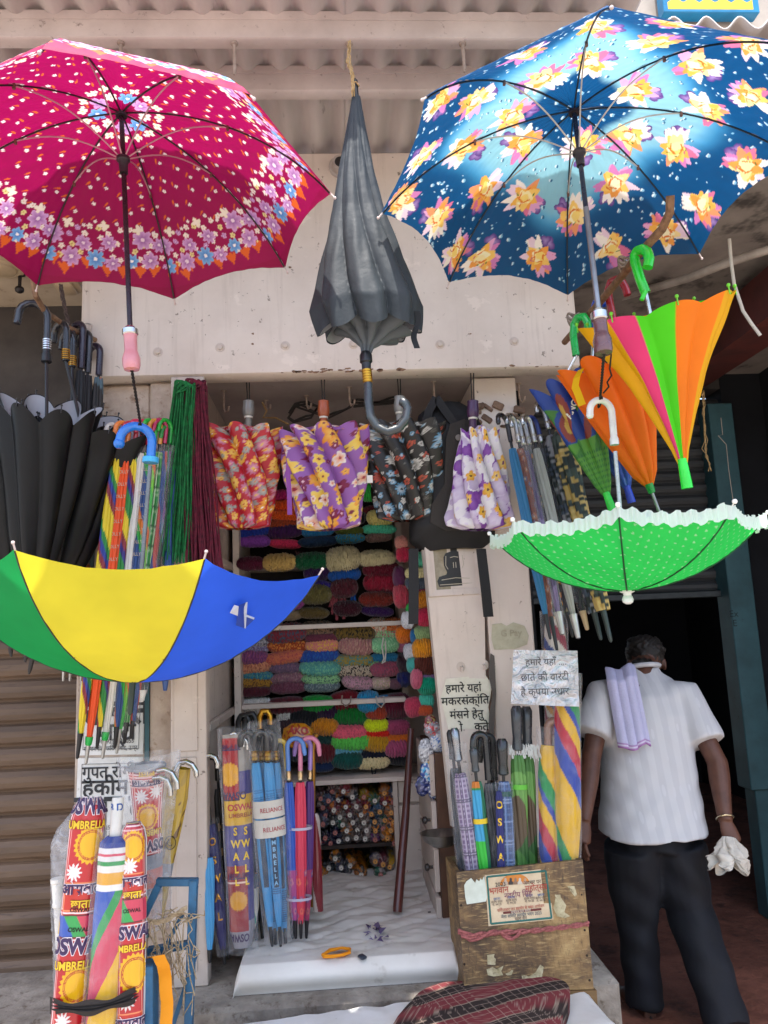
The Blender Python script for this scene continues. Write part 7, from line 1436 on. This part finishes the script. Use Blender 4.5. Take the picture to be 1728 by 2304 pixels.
# dark crooks at the back of the left group
for k, (px, py) in enumerate(((548, 1616), (563, 1612), (596, 1606))):
    q = dense([at(x, y, YI + .3) for x, y in ((px - 12, py + 60), (px - 12, py + 8), (px - 6, py - 5), (px + 6, py - 6), (px + 12, py + 6), (px + 12, py + 24))], .008)
    tag(MB().tube(q, .0115, 10).build('umbrella_handle', GOLD if k == 2 else BLACKP, None, True), ('black crook rising behind the purple pack', 'second black crook behind the purple pack, nearer the wool', 'brass crook rising behind the light blue bundle')[k], 'umbrella handle', 'crooks rising behind the left bundles')

# ------------------------------------------------------------------ wooden box and the umbrellas in it
YX = 2.60
c = [at(1046, 2232, YX), at(1336, 2226, YX), at(1311, 1934, YX + .03), at(1027, 1963, YX + .03)]
WOODB, t, b = nodes('old_plywood'); tc = N(t, 'ShaderNodeTexCoord')
def wn(sc, st, dist=0.0, det=7.0):
    mp = N(t, 'ShaderNodeMapping'); mp.inputs['Scale'].default_value = st; mp.inputs['Rotation'].default_value = (0, .35, 0); t.links.new(tc.outputs['Object'], mp.inputs[0]); n = N(t, 'ShaderNodeTexNoise', i_Scale=sc, i_Detail=det, i_Roughness=.68, i_Distortion=dist); t.links.new(mp.outputs[0], n.inputs['Vector']); return n.outputs[0]
c_ = ramp(t, wn(4.5, (1, 1, 1.3), .8), [(.34, '#32251a'), (.47, '#5c452b'), (.6, '#86683f'), (.72, '#a08455')])
k_ = N(t, 'ShaderNodeMapRange', i_1=.52, i_2=.66, i_4=.7); t.links.new(wn(22, (1, 1, 7), .4), k_.inputs[0]); c_ = mixc(t, k_.outputs[0], c_, '#ad9060')
k_ = N(t, 'ShaderNodeMapRange', i_1=.56, i_2=.7, i_4=.8); t.links.new(wn(30, (6, 1, 1), .3), k_.inputs[0]); c_ = mixc(t, k_.outputs[0], c_, '#2c2017')
t.links.new(c_, b.inputs['Base Color']); b.inputs['Roughness'].default_value = .62; bump(t, b, wn(40, (1, 1, 4)), .4, .004); box = thing('wooden_box', 'worn brown plywood box full of umbrellas, torn papers on its front', 'box', c[0])
ex = (c[1] - c[0]).normalized(); nf = ex.cross(c[3] - c[0]).normalized(); eyb = nf.cross(ex)
bk = -nf * .27
MB().slab(c, .014).build('front', WOODB, box)
mb = MB(); mb.slab([c[0] + bk, c[0] - nf * .0145, c[3] - nf * .0145, c[3] + bk], .014); mb.slab([c[1] - nf * .0145, c[1] + bk, c[2] + bk, c[2] - nf * .0145], .014); mb.slab([c[1] + bk, c[0] + bk, c[3] + bk, c[2] + bk], .014); mb.build('side', WOODB, box)
lo = [c[0] - eyb * .052, c[1] - eyb * .052 + ex * .008, c[1] - eyb * .002 + ex * .008, c[0] - eyb * .002]; MB().slab([p + nf * .004 for p in lo], .27).build('base_plank', mat('plank', '#7d603c', '#5a4428', .7, scale=5, bs=.4, stretch=(.3, 1, 3)), box)
blk = at(1273, 2248, YX); tag(MB().box(blk + Vec((0, .06, -.0)), .075, .09, .035, None, .006).build('stone_block', mat('stone', '#b3a48c', '#91836c', .9, scale=14, bs=.6), None, True), 'small stone block wedged under the wooden box', 'block')
def onbox(px, py, lift=.0):
    d = (at(px, py, 2.6) - CAM).normalized(); return CAM + d * ((c[0] - CAM).dot(nf) / d.dot(nf)) + nf * lift
b2 = lambda x, y: (900 + x / 3.318, 1850 + y / 3.318)
po = thing('box_poster', 'pale festival poster with a teal border glued on the wooden box', 'poster', onbox(*b2(900, 760)))
def decal(name, pts, m, parent, lift): P = [onbox(*b2(x, y), lift) for x, y in pts]; return mesh(name, P, [tuple(range(len(P)))[::-1]], m, parent, False)
decal('paper', [(660, 775), (1145, 725), (1098, 345), (632, 395)], mat('poster_cream', '#cdb998', '#b79f80', .6, scale=14, bs=.08, third=('#8d7355', 4, .7)), po, .002)
mb = MB(); rim = [onbox(*b2(*p), .0028) for p in ((678, 757), (1130, 712), (1086, 362), (648, 407))]
for i in range(4): mb.tube([rim[i], rim[(i + 1) % 4]], .003, 4)
mb.build('border', plain('#2a6a62', .6), po)
ORG_ = plain('#c87a2a', .6)
decal('emblem', [(745, 470)] + [(855 + 110 * cos(pi - t), 468 - 78 * sin(t) - 4 * t) for t in np.linspace(0, pi, 14)][1:-1] + [(960, 448)], ORG_, po, .0032)
for k, (x, c_) in enumerate(((785, '#b5a08a'), (825, '#3a3230'), (860, '#8a6a50'), (893, '#c4b8a6'), (932, '#b08a6a'))):
    decal('portrait', [(x - 17, 468 - k * 2), (x - 18, 448), (x - 8, 436), (x - 9, 420), (x, 412), (x + 9, 420), (x + 8, 436), (x + 18, 446), (x + 17, 466 - k * 2)], plain(c_, .6), po, .0038)
REDI = plain('#a53a2a', .6); BRN = plain('#4a3a32', .6)
def lb(t_, x, y, h, m, w=1.0, b_=.01):
    O = onbox(*b2(x, y), .0044); X = onbox(*b2(x + 60, y - 6.5), .0044) - O; X.normalize(); text('lettering', t_, po, lambda a_, b__: O + X * a_ + nf.cross(X) * b__, h * .8, m, b_ * .3, w)
lb('2023', 748, 463, .022, plain('#2f2a28', .6), 1, .02); lb('अवसर पर', 985, 447, .02, BRN); lb('भगवान', 735, 508, .034, REDI, .9, .02); lb('महोत्सव', 1015, 487, .032, REDI, .9, .015); lb('नवदीप िसंह', 880, 540, .03, plain('#7a3a52', .6), .9, .015)
for x, y in ((722, 570), (830, 558), (965, 545), (1050, 540)):
    lb('छाता', x, y, .013, plain('#2f5a8a', .6), 1.2, .02); lb('संतोष शर्मा', x, y + 22, .013, BRN, .8, .004); lb('मो. 94120', x, y + 42, .012, BRN, .8, .004)
lb('फिरोजाबाद जन सहयोग से भव्य आयोजन', 900, 640, .016, REDI, .8); decal('bar', [(770, 684), (1055, 655), (1053, 638), (768, 667)], plain('#6a2c24', .6), po, .0034); lb('आयोजक मेला समिति', 900, 663, .013, plain('#d8c8b0', .6), .8); lb('मेला सिमित महावीर भवन 2023', 905, 690, .017, plain('#2a4a5a', .6), .85, .012); lb('महेश जैन', 900, 716, .016, BRN, .9)
decal('paper_scrap', [(498, 612), (640, 590), (650, 560), (640, 480), (628, 400), (612, 430), (600, 418), (590, 440), (570, 425), (560, 452), (530, 415), (495, 440), (478, 470), (486, 560)], mat('scrap_white', '#c9cec0', '#b2b5a4', .7, scale=12), box, .0026)
SCR = mat('scrap_cream', '#b9ad8c', '#8f835f', .8, scale=30, bs=.3, third=('#5a4a30', 1.5, .58))
decal('paper_scrap', [(1110, 395), (1140, 375), (1105, 345), (1170, 335), (1180, 350), (1245, 325), (1250, 360), (1210, 400), (1225, 440), (1185, 480), (1200, 560), (1240, 620), (1225, 670), (1270, 700), (1230, 715), (1170, 700), (1145, 640), (1160, 560), (1135, 480)], SCR, box, .0022)
decal('paper_scrap', [(1225, 400), (1250, 395), (1290, 440), (1320, 540), (1305, 555), (1260, 500), (1220, 425)], SCR, box, .0024)
decal('paper_scrap', [(650, 990), (705, 982), (700, 1005), (714, 1020), (712, 1065), (652, 1060)], SCR, box, .0022); decal('paper_scrap', [(645, 1095), (690, 1080), (720, 1095), (772, 1070), (755, 1110), (770, 1140), (700, 1150), (655, 1140)], SCR, box, .0022)
decal('paper_scrap', [(905, 1135), (960, 1150), (1010, 1120), (1045, 1060), (1072, 1080), (1060, 1150), (1020, 1220), (960, 1222), (915, 1180)], SCR, box, .0022); decal('paper_scrap', [(785, 1130), (815, 1118), (835, 1098), (845, 1105), (830, 1140), (800, 1142)], SCR, box, .0022)
mb = MB()
for x, y in ((1350, 345), (1355, 540), (1378, 805), (1395, 995), (1415, 1180), (455, 620), (480, 1060)): p = onbox(*b2(x, y), .001); mb.lathe(p, nf, [(0, .004), (.0015, .003)], 10)
mb.build('nail', plain('#3a2d24', .6, .6), box)
# pink rope round the box
mb = MB(); P = dense([onbox(*b2(x, y), .008) for x, y in ((1405, 752), (1200, 780), (1000, 803), (880, 812), (700, 818), (560, 840), (480, 830), (430, 808))], .012)
for k in range(2): mb.tube([q + eyb * .0045 * cos(i * .9 + k * pi) + nf * .0045 * sin(i * .9 + k * pi) for i, q in enumerate(P)], .0048, 6)
P = dense([onbox(*b2(x, y), .012) for x, y in ((890, 810), (870, 840), (830, 860), (790, 850), (740, 812), (690, 812), (600, 850), (520, 868), (450, 835))], .012)
for k in range(2): mb.tube([q + eyb * .004 * cos(i * .9 + k * pi) + nf * .004 * sin(i * .9 + k * pi) for i, q in enumerate(P)], .0045, 6)
tag(mb.build('pink_rope', rope_mat('#a8625e', '#7d4542'), None, True), 'twisted pink rope tied around the wooden box', 'rope')

GX = 'umbrellas standing in the wooden box'
z1 = lambda x, y: (900 + x / 2.698, 1180 + y / 2.698)
def inbox(label, b, t, r, pa, seed, Y, handle=None, sleeve=None, **kw):
    Pb, Pt = at(*z1(*b), Y), at(*z1(*t), Y + .02); d = (Pt - Pb)
    Pb = Pb - d.normalized() * .12
    return rolled(label, Pb, Pt, r, pa, None, handle, sleeve, GX, seed=seed, **kw)
BG = '#26282b'; FL_ = dict(over=.09, under=0, r=.026)
inbox('charcoal furled umbrella with a straight black grip, left end of the box', (385, 2080), (330, 1480), .02, '#3a3f45', 140, 2.76, dict(kind='straight', c=BG, rad=.0155, rise=.1, shaft=.03), FL_)
inbox('purple and white plaid furled umbrella in the wooden box', (440, 2080), (365, 1510), .026, plaid('#6a5478', '#b8aabf', '#3f3550', .016, .4), 141, 2.70, dict(kind='straight', c='#8f9196', rad=.015, rise=.11, shaft=.04, metal=1), dict(over=.1, under=0, r=.03), amp=.12, twist=.3)
def cyan_green(U, Vv): C = flat_print(len(U), '#3f9fc8'); L0 = Vv.max(); C[(Vv < L0 * .52)] = lin('#35b83a'); C[Vv > L0 * .95] = lin('#cf7a2a'); C[(Vv > L0 * .93) & (Vv < L0 * .95)] = lin('#2a8a3a'); C[(U > .012)] = lin('#1f6a4a'); return C
inbox('cyan and green furled umbrella with a yellow tie in the wooden box', (515, 2085), (465, 1560), .022, cyan_green, 142, 2.68, dict(kind='straight', c='#3a3d3f', rad=.014, rise=.08, shaft=.03), None, tie=(.68, '#d8b82a'))
inbox('black furled umbrella with a black crook and white flashes in the box', (580, 2085), (540, 1570), .022, camo(['#25272a', '#25272a', '#33363a'], .05, 4), 143, 2.70, dict(c='#1b1c1e', R=.022, rad=.013, rise=.13, tail=.07, shaft=.01, side=Vec((-1, -.2, 0))), dict(over=.0, under=0, r=.026))
inbox('second black crook umbrella just behind the first in the box', (600, 2080), (575, 1570), .018, '#1f2124', 144, 2.78, dict(c='#1b1c1e', R=.022, rad=.013, rise=.13, tail=.07, shaft=.01, side=Vec((-1, -.2, 0))))
oN, fN, LN = inbox('navy blue checked furled umbrella with a straight black grip', (655, 2075), (630, 1560), .024, plaid('#2c4470', '#4a6a9a', '#7a8fb5', .02, .3), 145, 2.68, dict(kind='straight', c='#1d1e20', rad=.0185, rise=.12, shaft=.02), dict(over=.0, under=0, r=.027), amp=.14, twist=.3, tie=(.9, '#1f4a44'))
oN, fN, LN = inbox('slim indigo furled umbrella with yellow letters beside the navy one', (615, 2085), (600, 1620), .013, '#262a6a', 146, 2.66)
letters_down(oN, fN, LN, .013, 'OSWAL', .88, .15, .032, YELL)
CA = camo(['#4a7a38', '#2f5a28', '#6a9a4c', '#5a4a36'], .035, 21)
for k, (b, t, hx) in enumerate((((735, 2060), (715, 1400), 683), ((795, 2050), (775, 1400), 770))):
    inbox(('green camouflage furled umbrella, left of the pair with dark grips', 'green camouflage furled umbrella, right of the pair with dark grips')[k], b, t, (.027, .024)[k], CA, 150 + k, 2.70 + .03 * k, dict(kind='straight', c='#34373b', rad=.019, rise=.15, shaft=.015), None, tie=(.78, '#5fae3a') if k == 0 else None, amp=.2)
mb = MB()
for k in range(60):
    x, y = z1(660 + RN.uniform(0, 180), 1330 + RN.uniform(0, 25)); p = at(x, y, 2.72); mb.tube([p, p + Vec((RN.uniform(-.012, .012), -.01, -RN.uniform(.02, .05)))], .0014, 4)
tag(mb.build('white_fringe', plain('#cfcfc8', .8), None, True), 'white frayed fringe at the top of the camouflage pair', 'fringe')
BS = lambda sh: stripes([('#d8a81c', 3.2), ('#2c449a', 1.3), ('#b5263a', 1), ('#d8a81c', .9), ('#2c449a', .5), ('#1f8a4a', 1)], .34, .62, sh)
inbox('wide yellow, blue and red striped furled umbrella with a wrapped hook', (905, 2050), (900, 1340), .034, BS(.1), 152, 2.70, dict(c='#8a6a5a', R=.022, rad=.015, rise=.06, tail=.06, shaft=.0, side=Vec((1, -.3, 0))), dict(over=.06, under=0, r=.038), amp=.08, twist=.2)
inbox('widest yellow, blue and red striped umbrella under the foil notice', (1020, 2050), (1015, 900), .043, BS(.24), 153, 2.68, None, dict(over=.0, under=0, r=.047), amp=.06, twist=.1, nv=200)
# upper striped piece behind the tips
inbox('tall folded striped umbrella in film behind the hanging tips', (960, 1500), (940, 560), .042, stripes([('#c9c0b4', 2), ('#8a2f3f', 2), ('#c9c0b4', 1), ('#c08a3a', 1), ('#2c3f7a', 1.6)], .2, 1.1), 154, 2.84, None, dict(over=.02, under=0, r=.047), amp=.1)
# silver foil notice
fq = [(1149, 1583), (1304, 1590), (1299, 1464), (1156, 1462)]
P = [at(x, y, 2.62) for x, y in fq]
fo_ = thing('foil_notice', 'silvery crinkled film notice with handwritten Hindi above the box', 'notice', P[0])
def foil(u, v):
    out = np.zeros((len(u), 3))
    for i in range(len(u)): out[i] = P[0].lerp(P[1], u[i]).lerp(P[3].lerp(P[2], u[i]), v[i])
    out[:, 1] += .006 * wob(u * 3, v * 3, 4, 6, 3) - .012 * np.sin(u * pi); return out
m, t, b = nodes('crinkled_foil'); tc = N(t, 'ShaderNodeTexCoord'); vo = N(t, 'ShaderNodeTexVoronoi', i_Scale=26.0, feature='DISTANCE_TO_EDGE'); nz = N(t, 'ShaderNodeTexNoise', i_Scale=16.0, i_Detail=6.0, i_Distortion=1.5)
t.links.new(tc.outputs['Object'], nz.inputs['Vector']); b.inputs['Base Color'].default_value = (*lin('#c9c9ce'), 1); b.inputs['Metallic'].default_value = .45; b.inputs['Roughness'].default_value = .3; b.inputs['Coat Weight'].default_value = .7; b.inputs['Coat Roughness'].default_value = .08
bump(t, b, nz.outputs[0], 1.0, .05)
surf('sheet', foil, 40, 30, m, fo_)
for t_, px, py, h_ in (('हमारे यहाँ ....', 1228, 1490, .032), ('छाते की वारंटी', 1226, 1524, .034), ('है कृपया उधार', 1226, 1557, .034)):
    O = at(px, py, 2.606); X = at(px + 40, py - 1, 2.606) - O; text('lettering', t_, fo_, flatf(O, X, (0, 0, 1), .0), h_, plain('#36373c', .6), .0, .95)
# ------------------------------------------------------------------ the man walking into the dark doorway
def remeshed(name, mb, vox, m, parent, smooth_it=6, disp=None, col=None):
    o = mb.build('tmp', m, None, True); r = o.modifiers.new('r', 'REMESH'); r.mode = 'VOXEL'; r.voxel_size = vox
    s = o.modifiers.new('s', 'SMOOTH'); s.factor = .5; s.iterations = smooth_it
    bpy.context.view_layer.update()
    me = bpy.data.meshes.new_from_object(o.evaluated_get(bpy.context.evaluated_depsgraph_get())); L = o.location.copy()
    v = np.zeros(len(me.vertices) * 3); me.vertices.foreach_get('co', v); v = v.reshape(-1, 3) + np.array(L)
    n = np.zeros(len(me.vertices) * 3); me.vertices.foreach_get('normal', n); n = n.reshape(-1, 3)
    f = [tuple(p.vertices) for p in me.polygons]; bpy.data.meshes.remove(me); bpy.data.objects.remove(o)
    if disp: v = v + n * disp(v)[:, None]
    return mesh(name, v, f, m, parent, True)
man = thing('person', 'man in a white shirt and dark trousers walking into the dark doorway, bent forward', 'person', at(1455, 2285, 3.25))
SKIN = mat('skin', '#5e3b2c', '#4c2e22', .5, scale=14, bs=.15, bd=.002)
A = lambda x, y, Y: at(x, y, Y)
sL, sR = A(1356, 1570, 3.32), A(1540, 1570, 3.34); eL, eR = A(1330, 1705, 3.24), A(1614, 1716, 3.2); wL, wR = A(1314, 1848, 3.14), A(1632, 1848, 3.1)
pel, chest, neck, head = A(1468, 1890, 3.25), A(1450, 1640, 3.33), A(1448, 1514, 3.43), A(1452, 1492, 3.54)
b = MB()
b.tube([pel, chest, A(1449, 1560, 3.38)], [.10, .11, .09], 14); b.tube([A(1449, 1560, 3.38), neck, head], [.075, .058, .055], 14)
b.tube([A(1449, 1575, 3.36), sL], [.08, .058], 12); b.tube([A(1449, 1575, 3.36), sR], [.08, .058], 12)
hd = (head - neck).normalized()
b.ball(head + hd * .02 + Vec((0, .01, .015)), .088, 20, (.86, 1.05, 1.08))
for s in (-1, 1): b.ball(head + Vec((s * .083, -.012, -.008)), .028, 10, (.35, .7, 1.1))
b.ball(head + Vec((0, .105, .0)), .018, 8)                       # nose, on the far side
def limb(P, r): b.tube(dense(P, .03), list(np.interp(np.linspace(0, 1, len(dense(P, .03))), np.linspace(0, 1, len(r)), r)), 12)
limb([sL, eL, wL], [.052, .05, .043, .04, .042, .034, .026]); limb([sR, eR, wR], [.052, .05, .043, .041, .043, .035, .027])
def hand(w, d, side, pal, curl, L0=.075):
    d = Vec(d).normalized(); side = Vec(side); side = (side - d * side.dot(d)).normalized(); nrm = Vec(pal)
    b.tube([w, w + d * .03, w + d * .075, w + d * .088], [.026, .034, .036, .02], 12, True, .55)
    for k, l in enumerate((.062, .072, .068, .052)):
        p = w + d * .08 + side * (-.03 + .02 * k); P = [p]; dd = d.copy()
        for j in range(3): dd = (dd + nrm * curl).normalized(); p = p + dd * l * (.42, .32, .26)[j]; P.append(p)
        b.tube(P, [.0098, .0092, .0085, .007], 8)
    p = w + d * .022 - side * .03; b.tube([p, p - side * .02 + d * .028, p - side * .018 + d * .052 + nrm * .014, p - side * .008 + d * .07 + nrm * .022], [.013, .0115, .01, .008], 8)
hand(wR, A(1652, 1900, 3.08) - wR, (-.1, -1, 0), (-.9, .0, -.4), .55); hand(wL, A(1308, 1905, 3.12) - wL, (.1, -1, 0), (.9, .1, -.3), .35)
aL, aR = A(1452, 2262, 3.28), A(1632, 2300, 2.98)
for an, tgt in ((aL, Vec((-.04, .24, -.05))), (aR, Vec((.05, .12, -.22)))):
    b.tube([an + Vec((0, -.05, -.02)), an + Vec((0, 0, -.02)), an + tgt * .6, an + tgt], [.036, .042, .044, .026], 12, True, .7)
    for k in range(5): sx = Vec((-.034 + .017 * k, 0, 0)); b.tube([an + tgt * .85 + sx, an + tgt * 1.18 + sx * 1.2 - Vec((0, 0, .006))], [.0105, .008], 8)
b.tube([pel, A(1440, 2060, 3.3), aL], [.08, .045, .036], 12); b.tube([pel, A(1548, 2060, 3.23), aR], [.07, .045, .036], 12)
remeshed('body', b, .0055, SKIN, man, 4)
# hair
hb = MB(); hc = head + hd * .03 + Vec((0, .005, .032)); hb.ball(hc, .094, 22, (.9, 1.02, .95)); 
for k in range(40): t, q = RN.uniform(0, 6.3), RN.uniform(-.4, 1); dr = Vec((cos(t) * .85, sin(t), q)).normalized(); hb.ball(hc + dr * .083, RN.uniform(.012, .02), 8)
hb.ball(neck + Vec((0, .0, .03)), .055, 12, (1, .8, .7))
remeshed('hair', hb, .007, mat('hair', '#17130f', '#241c16', .55, scale=60, bs=.6), man, 3, lambda v: .004 * np.sin(v[:, 0] * 260 + 9 * np.sin(v[:, 2] * 60)))
# shirt
s_ = MB(); rings = []
prof = [((1468, 1872), 3.22, .212, .165), ((1468, 1840), 3.235, .208, .15), ((1464, 1760), 3.27, .196, .13), ((1456, 1670), 3.31, .192, .13), ((1452, 1600), 3.34, .196, .125), ((1450, 1555), 3.37, .18, .115), ((1449, 1530), 3.395, .13, .09), ((1448, 1508), 3.42, .072, .07), ((1448, 1494), 3.44, .062, .062)]
v, f = [], []; nn = 40
for (p, Y, w, d) in prof:
    c_ = at(*p, Y)
    for k in range(nn): t = 2 * pi * k / nn; v.append(c_ + Vec((w * np.sign(cos(t)) * abs(cos(t)) ** .8, d * np.sign(sin(t)) * abs(sin(t)) ** .85 + .02 * (cos(t) ** 2), .014 * sin(t))))
for i in range(len(prof) - 1):
    for k in range(nn): f.append((i * nn + k, i * nn + (k + 1) % nn, (i + 1) * nn + (k + 1) % nn, (i + 1) * nn + k))
f += [tuple(range(nn - 1, -1, -1)), tuple((len(prof) - 1) * nn + k for k in range(nn))]; s_.add(v, f)
for s0, e0, end in ((sL, eL, (1332, 1655, 3.26)), (sR, eR, (1588, 1672, 3.24))):
    m1 = A(*end); d = (m1 - s0).normalized(); s_.tube([A(1449, 1580, 3.36).lerp(s0, .55), s0 + Vec((0, 0, .0)), s0.lerp(m1, .5), m1], [.085, .084, .082, .084], 20)
def folds(v):
    x, z = v[:, 0] - 1.2, v[:, 2]; q = .0045 * np.sin(x * 19 - z * 9 + 2 * np.sin(z * 6)) * np.clip((1.25 - z) * 2, .15, 1) + .0025 * np.sin(x * 26 + 5 * np.sin(z * 5) + z * 7) * np.clip((1.15 - z) * 2, .25, 1) + .0016 * np.sin(x * 55 - z * 34 + 3 * np.sin(z * 11)) + .0012 * np.sin(z * 60 + x * 40 + 4 * np.sin(x * 9)); return q
m, t, bb = nodes('white_shirt'); tc = N(t, 'ShaderNodeTexCoord'); mp = N(t, 'ShaderNodeMapping'); mp.inputs['Scale'].default_value = (1, 0, .0); t.links.new(tc.outputs['Object'], mp.inputs[0])
wv = N(t, 'ShaderNodeTexWave', i_Scale=5.5, wave_type='BANDS', bands_direction='X'); t.links.new(mp.outputs[0], wv.inputs['Vector'])
vo = N(t, 'ShaderNodeTexVoronoi', i_Scale=17.0, i_Randomness=.25); mp2 = N(t, 'ShaderNodeMapping'); mp2.inputs['Scale'].default_value = (1.6, 0, .55); t.links.new(tc.outputs['Object'], mp2.inputs[0]); t.links.new(mp2.outputs[0], vo.inputs['Vector'])
dk = N(t, 'ShaderNodeMath', operation='LESS_THAN', i_1=.2); t.links.new(vo.outputs['Distance'], dk.inputs[0])
cc = ramp(t, wv.outputs[0], [(.42, '#b3b1b3'), (.58, '#bab8b9')]); cc = mixc(t, dk.outputs[0], cc, '#bbb9bb'); t.links.new(cc, bb.inputs['Base Color']); bb.inputs['Roughness'].default_value = .85; bb.inputs['Specular IOR Level'].default_value = .2
nz = N(t, 'ShaderNodeTexNoise', i_Scale=300.0); t.links.new(tc.outputs['Object'], nz.inputs['Vector']); bump(t, bb, nz.outputs[0], .1, .001)
sh_ = remeshed('shirt', s_, .009, m, man, 10, folds)
cb = MB(); cq = at(1448, 1500, 3.43); cb.tube([cq + Vec((.06 * cos(t), .06 * sin(t), .012 * sin(t) * -1)) for t in np.linspace(0, 2 * pi, 26)], .011, 8, False, 1.6); cb.build('collar', m, sh_, True)
# trousers
t_ = MB()
t_.tube([A(1468, 1848, 3.265), A(1468, 1880, 3.26), A(1468, 1915, 3.25)], [.125, .14, .14], 24, True)
def leg(P, r): Pd = dense(P, .03); t_.tube(Pd, list(np.interp(np.linspace(0, 1, len(Pd)), np.linspace(0, 1, len(r)), r)), 18)
leg([A(1425, 1900, 3.25), A(1432, 2060, 3.29), A(1452, 2262, 3.28)], [.125, .112, .098, .085, .078, .075, .08]); leg([A(1515, 1900, 3.25), A(1552, 2050, 3.24), A(1600, 2190, 3.08), A(1640, 2318, 2.97)], [.125, .115, .1, .09, .08, .077, .08])
TRO = mat('trousers', '#0e111a', '#0a0c12', .8, scale=9, bs=.2)
remeshed('trousers', t_, .009, TRO, man, 8, lambda v: .005 * np.sin(v[:, 0] * 40 + v[:, 2] * 14 + 4 * np.sin(v[:, 2] * 8)) + .003 * np.sin(v[:, 2] * 50 + v[:, 0] * 30))
# sandals, bangle, ring
for an, tgt in ((aL, Vec((-.04, .24, -.05))), (aR, Vec((.05, .12, -.22)))):
    q = MB(); q.tube([an + Vec((0, -.06, -.055)), an + tgt * .5 + Vec((0, 0, -.045)), an + tgt * 1.2 + Vec((0, 0, -.035))], [.04, .044, .036], 12, True, .22); q.build('sandal', plain('#1a1412', .6), man, True)
wd = (wR - eR).normalized(); wx = wd.orthogonal().normalized(); wy = wd.cross(wx); wc = wR - wd * .012
MB().tube([wc + wx * cos(t) * .036 + wy * sin(t) * .031 + wd * .006 * sin(t) for t in np.linspace(0, 2 * pi, 30)], .0035, 8, False).build('bangle', plain('#cdbfa0', .25, .9), man, True)
# cloth towel over the left shoulder
def towel(u, v):
    out = np.zeros((len(u), 3))
    for i in range(len(u)):
        a_, c_ = u[i], v[i]; xl = np.interp(c_, [0, .12, 1], [1362, 1362, 1393]); xr_ = np.interp(c_, [0, .12, 1], [1422, 1424, 1460]); y = np.interp(c_, [0, .12, 1], [1512, 1504, 1682]) + 6 * sin(a_ * 6)
        Y = np.interp(c_, [0, .1, .25, 1], [3.42, 3.31, 3.235, 3.17])
        p = at(xl + (xr_ - xl) * a_, y, Y); out[i] = p + Vec((0, -.012 * abs(sin(a_ * 3.5 * pi)) - .012 * sin(a_ * pi), .006 * sin(a_ * 9)))
    return out
def towel_c(u, v): C = flat_print(len(u), '#b3b0cb'); C[v > .94] = lin('#9a6fa0'); C[(v > .955) & (v < .97)] = lin('#c9c4d6'); return C
o = surf('shoulder_towel', towel, 60, 60, cloth('towel', 0, .9, .4, 120), None, towel_c); tag(o, 'folded pale lilac towel hanging over the shoulder of the man', 'towel'); q = o.modifiers.new('t', 'SOLIDIFY'); q.thickness = .008
# crumpled rag in the right hand
rc_ = A(1642, 1925, 3.04)
r0, r1 = A(1640, 1884, 3.07), A(1643, 1968, 3.02); rfn, _ = pleat_fn(r0, r1, ((0, .022), (.25, .05), (.6, .078), (1, .07)), 5, ((0, .3), (.4, .5), (1, .62)), 1.1, .55, 1.3, .6, .3, 12, .6)
def rag(u, v): P = rfn(u, v); P[:, 2] += .014 * wob(u * 3, v * 2, 7, 6, 4) * v; P[:, 0] += .018 * wob(u * 2, v * 3, 9, 6, 4) * v; return P
tag(surf('crumpled_rag', rag, 110, 50, mat('rag', '#c6c0b6', '#a39a8e', .9, scale=9, bs=.5), None), 'crumpled dirty white rag held in the right hand of the man', 'rag')
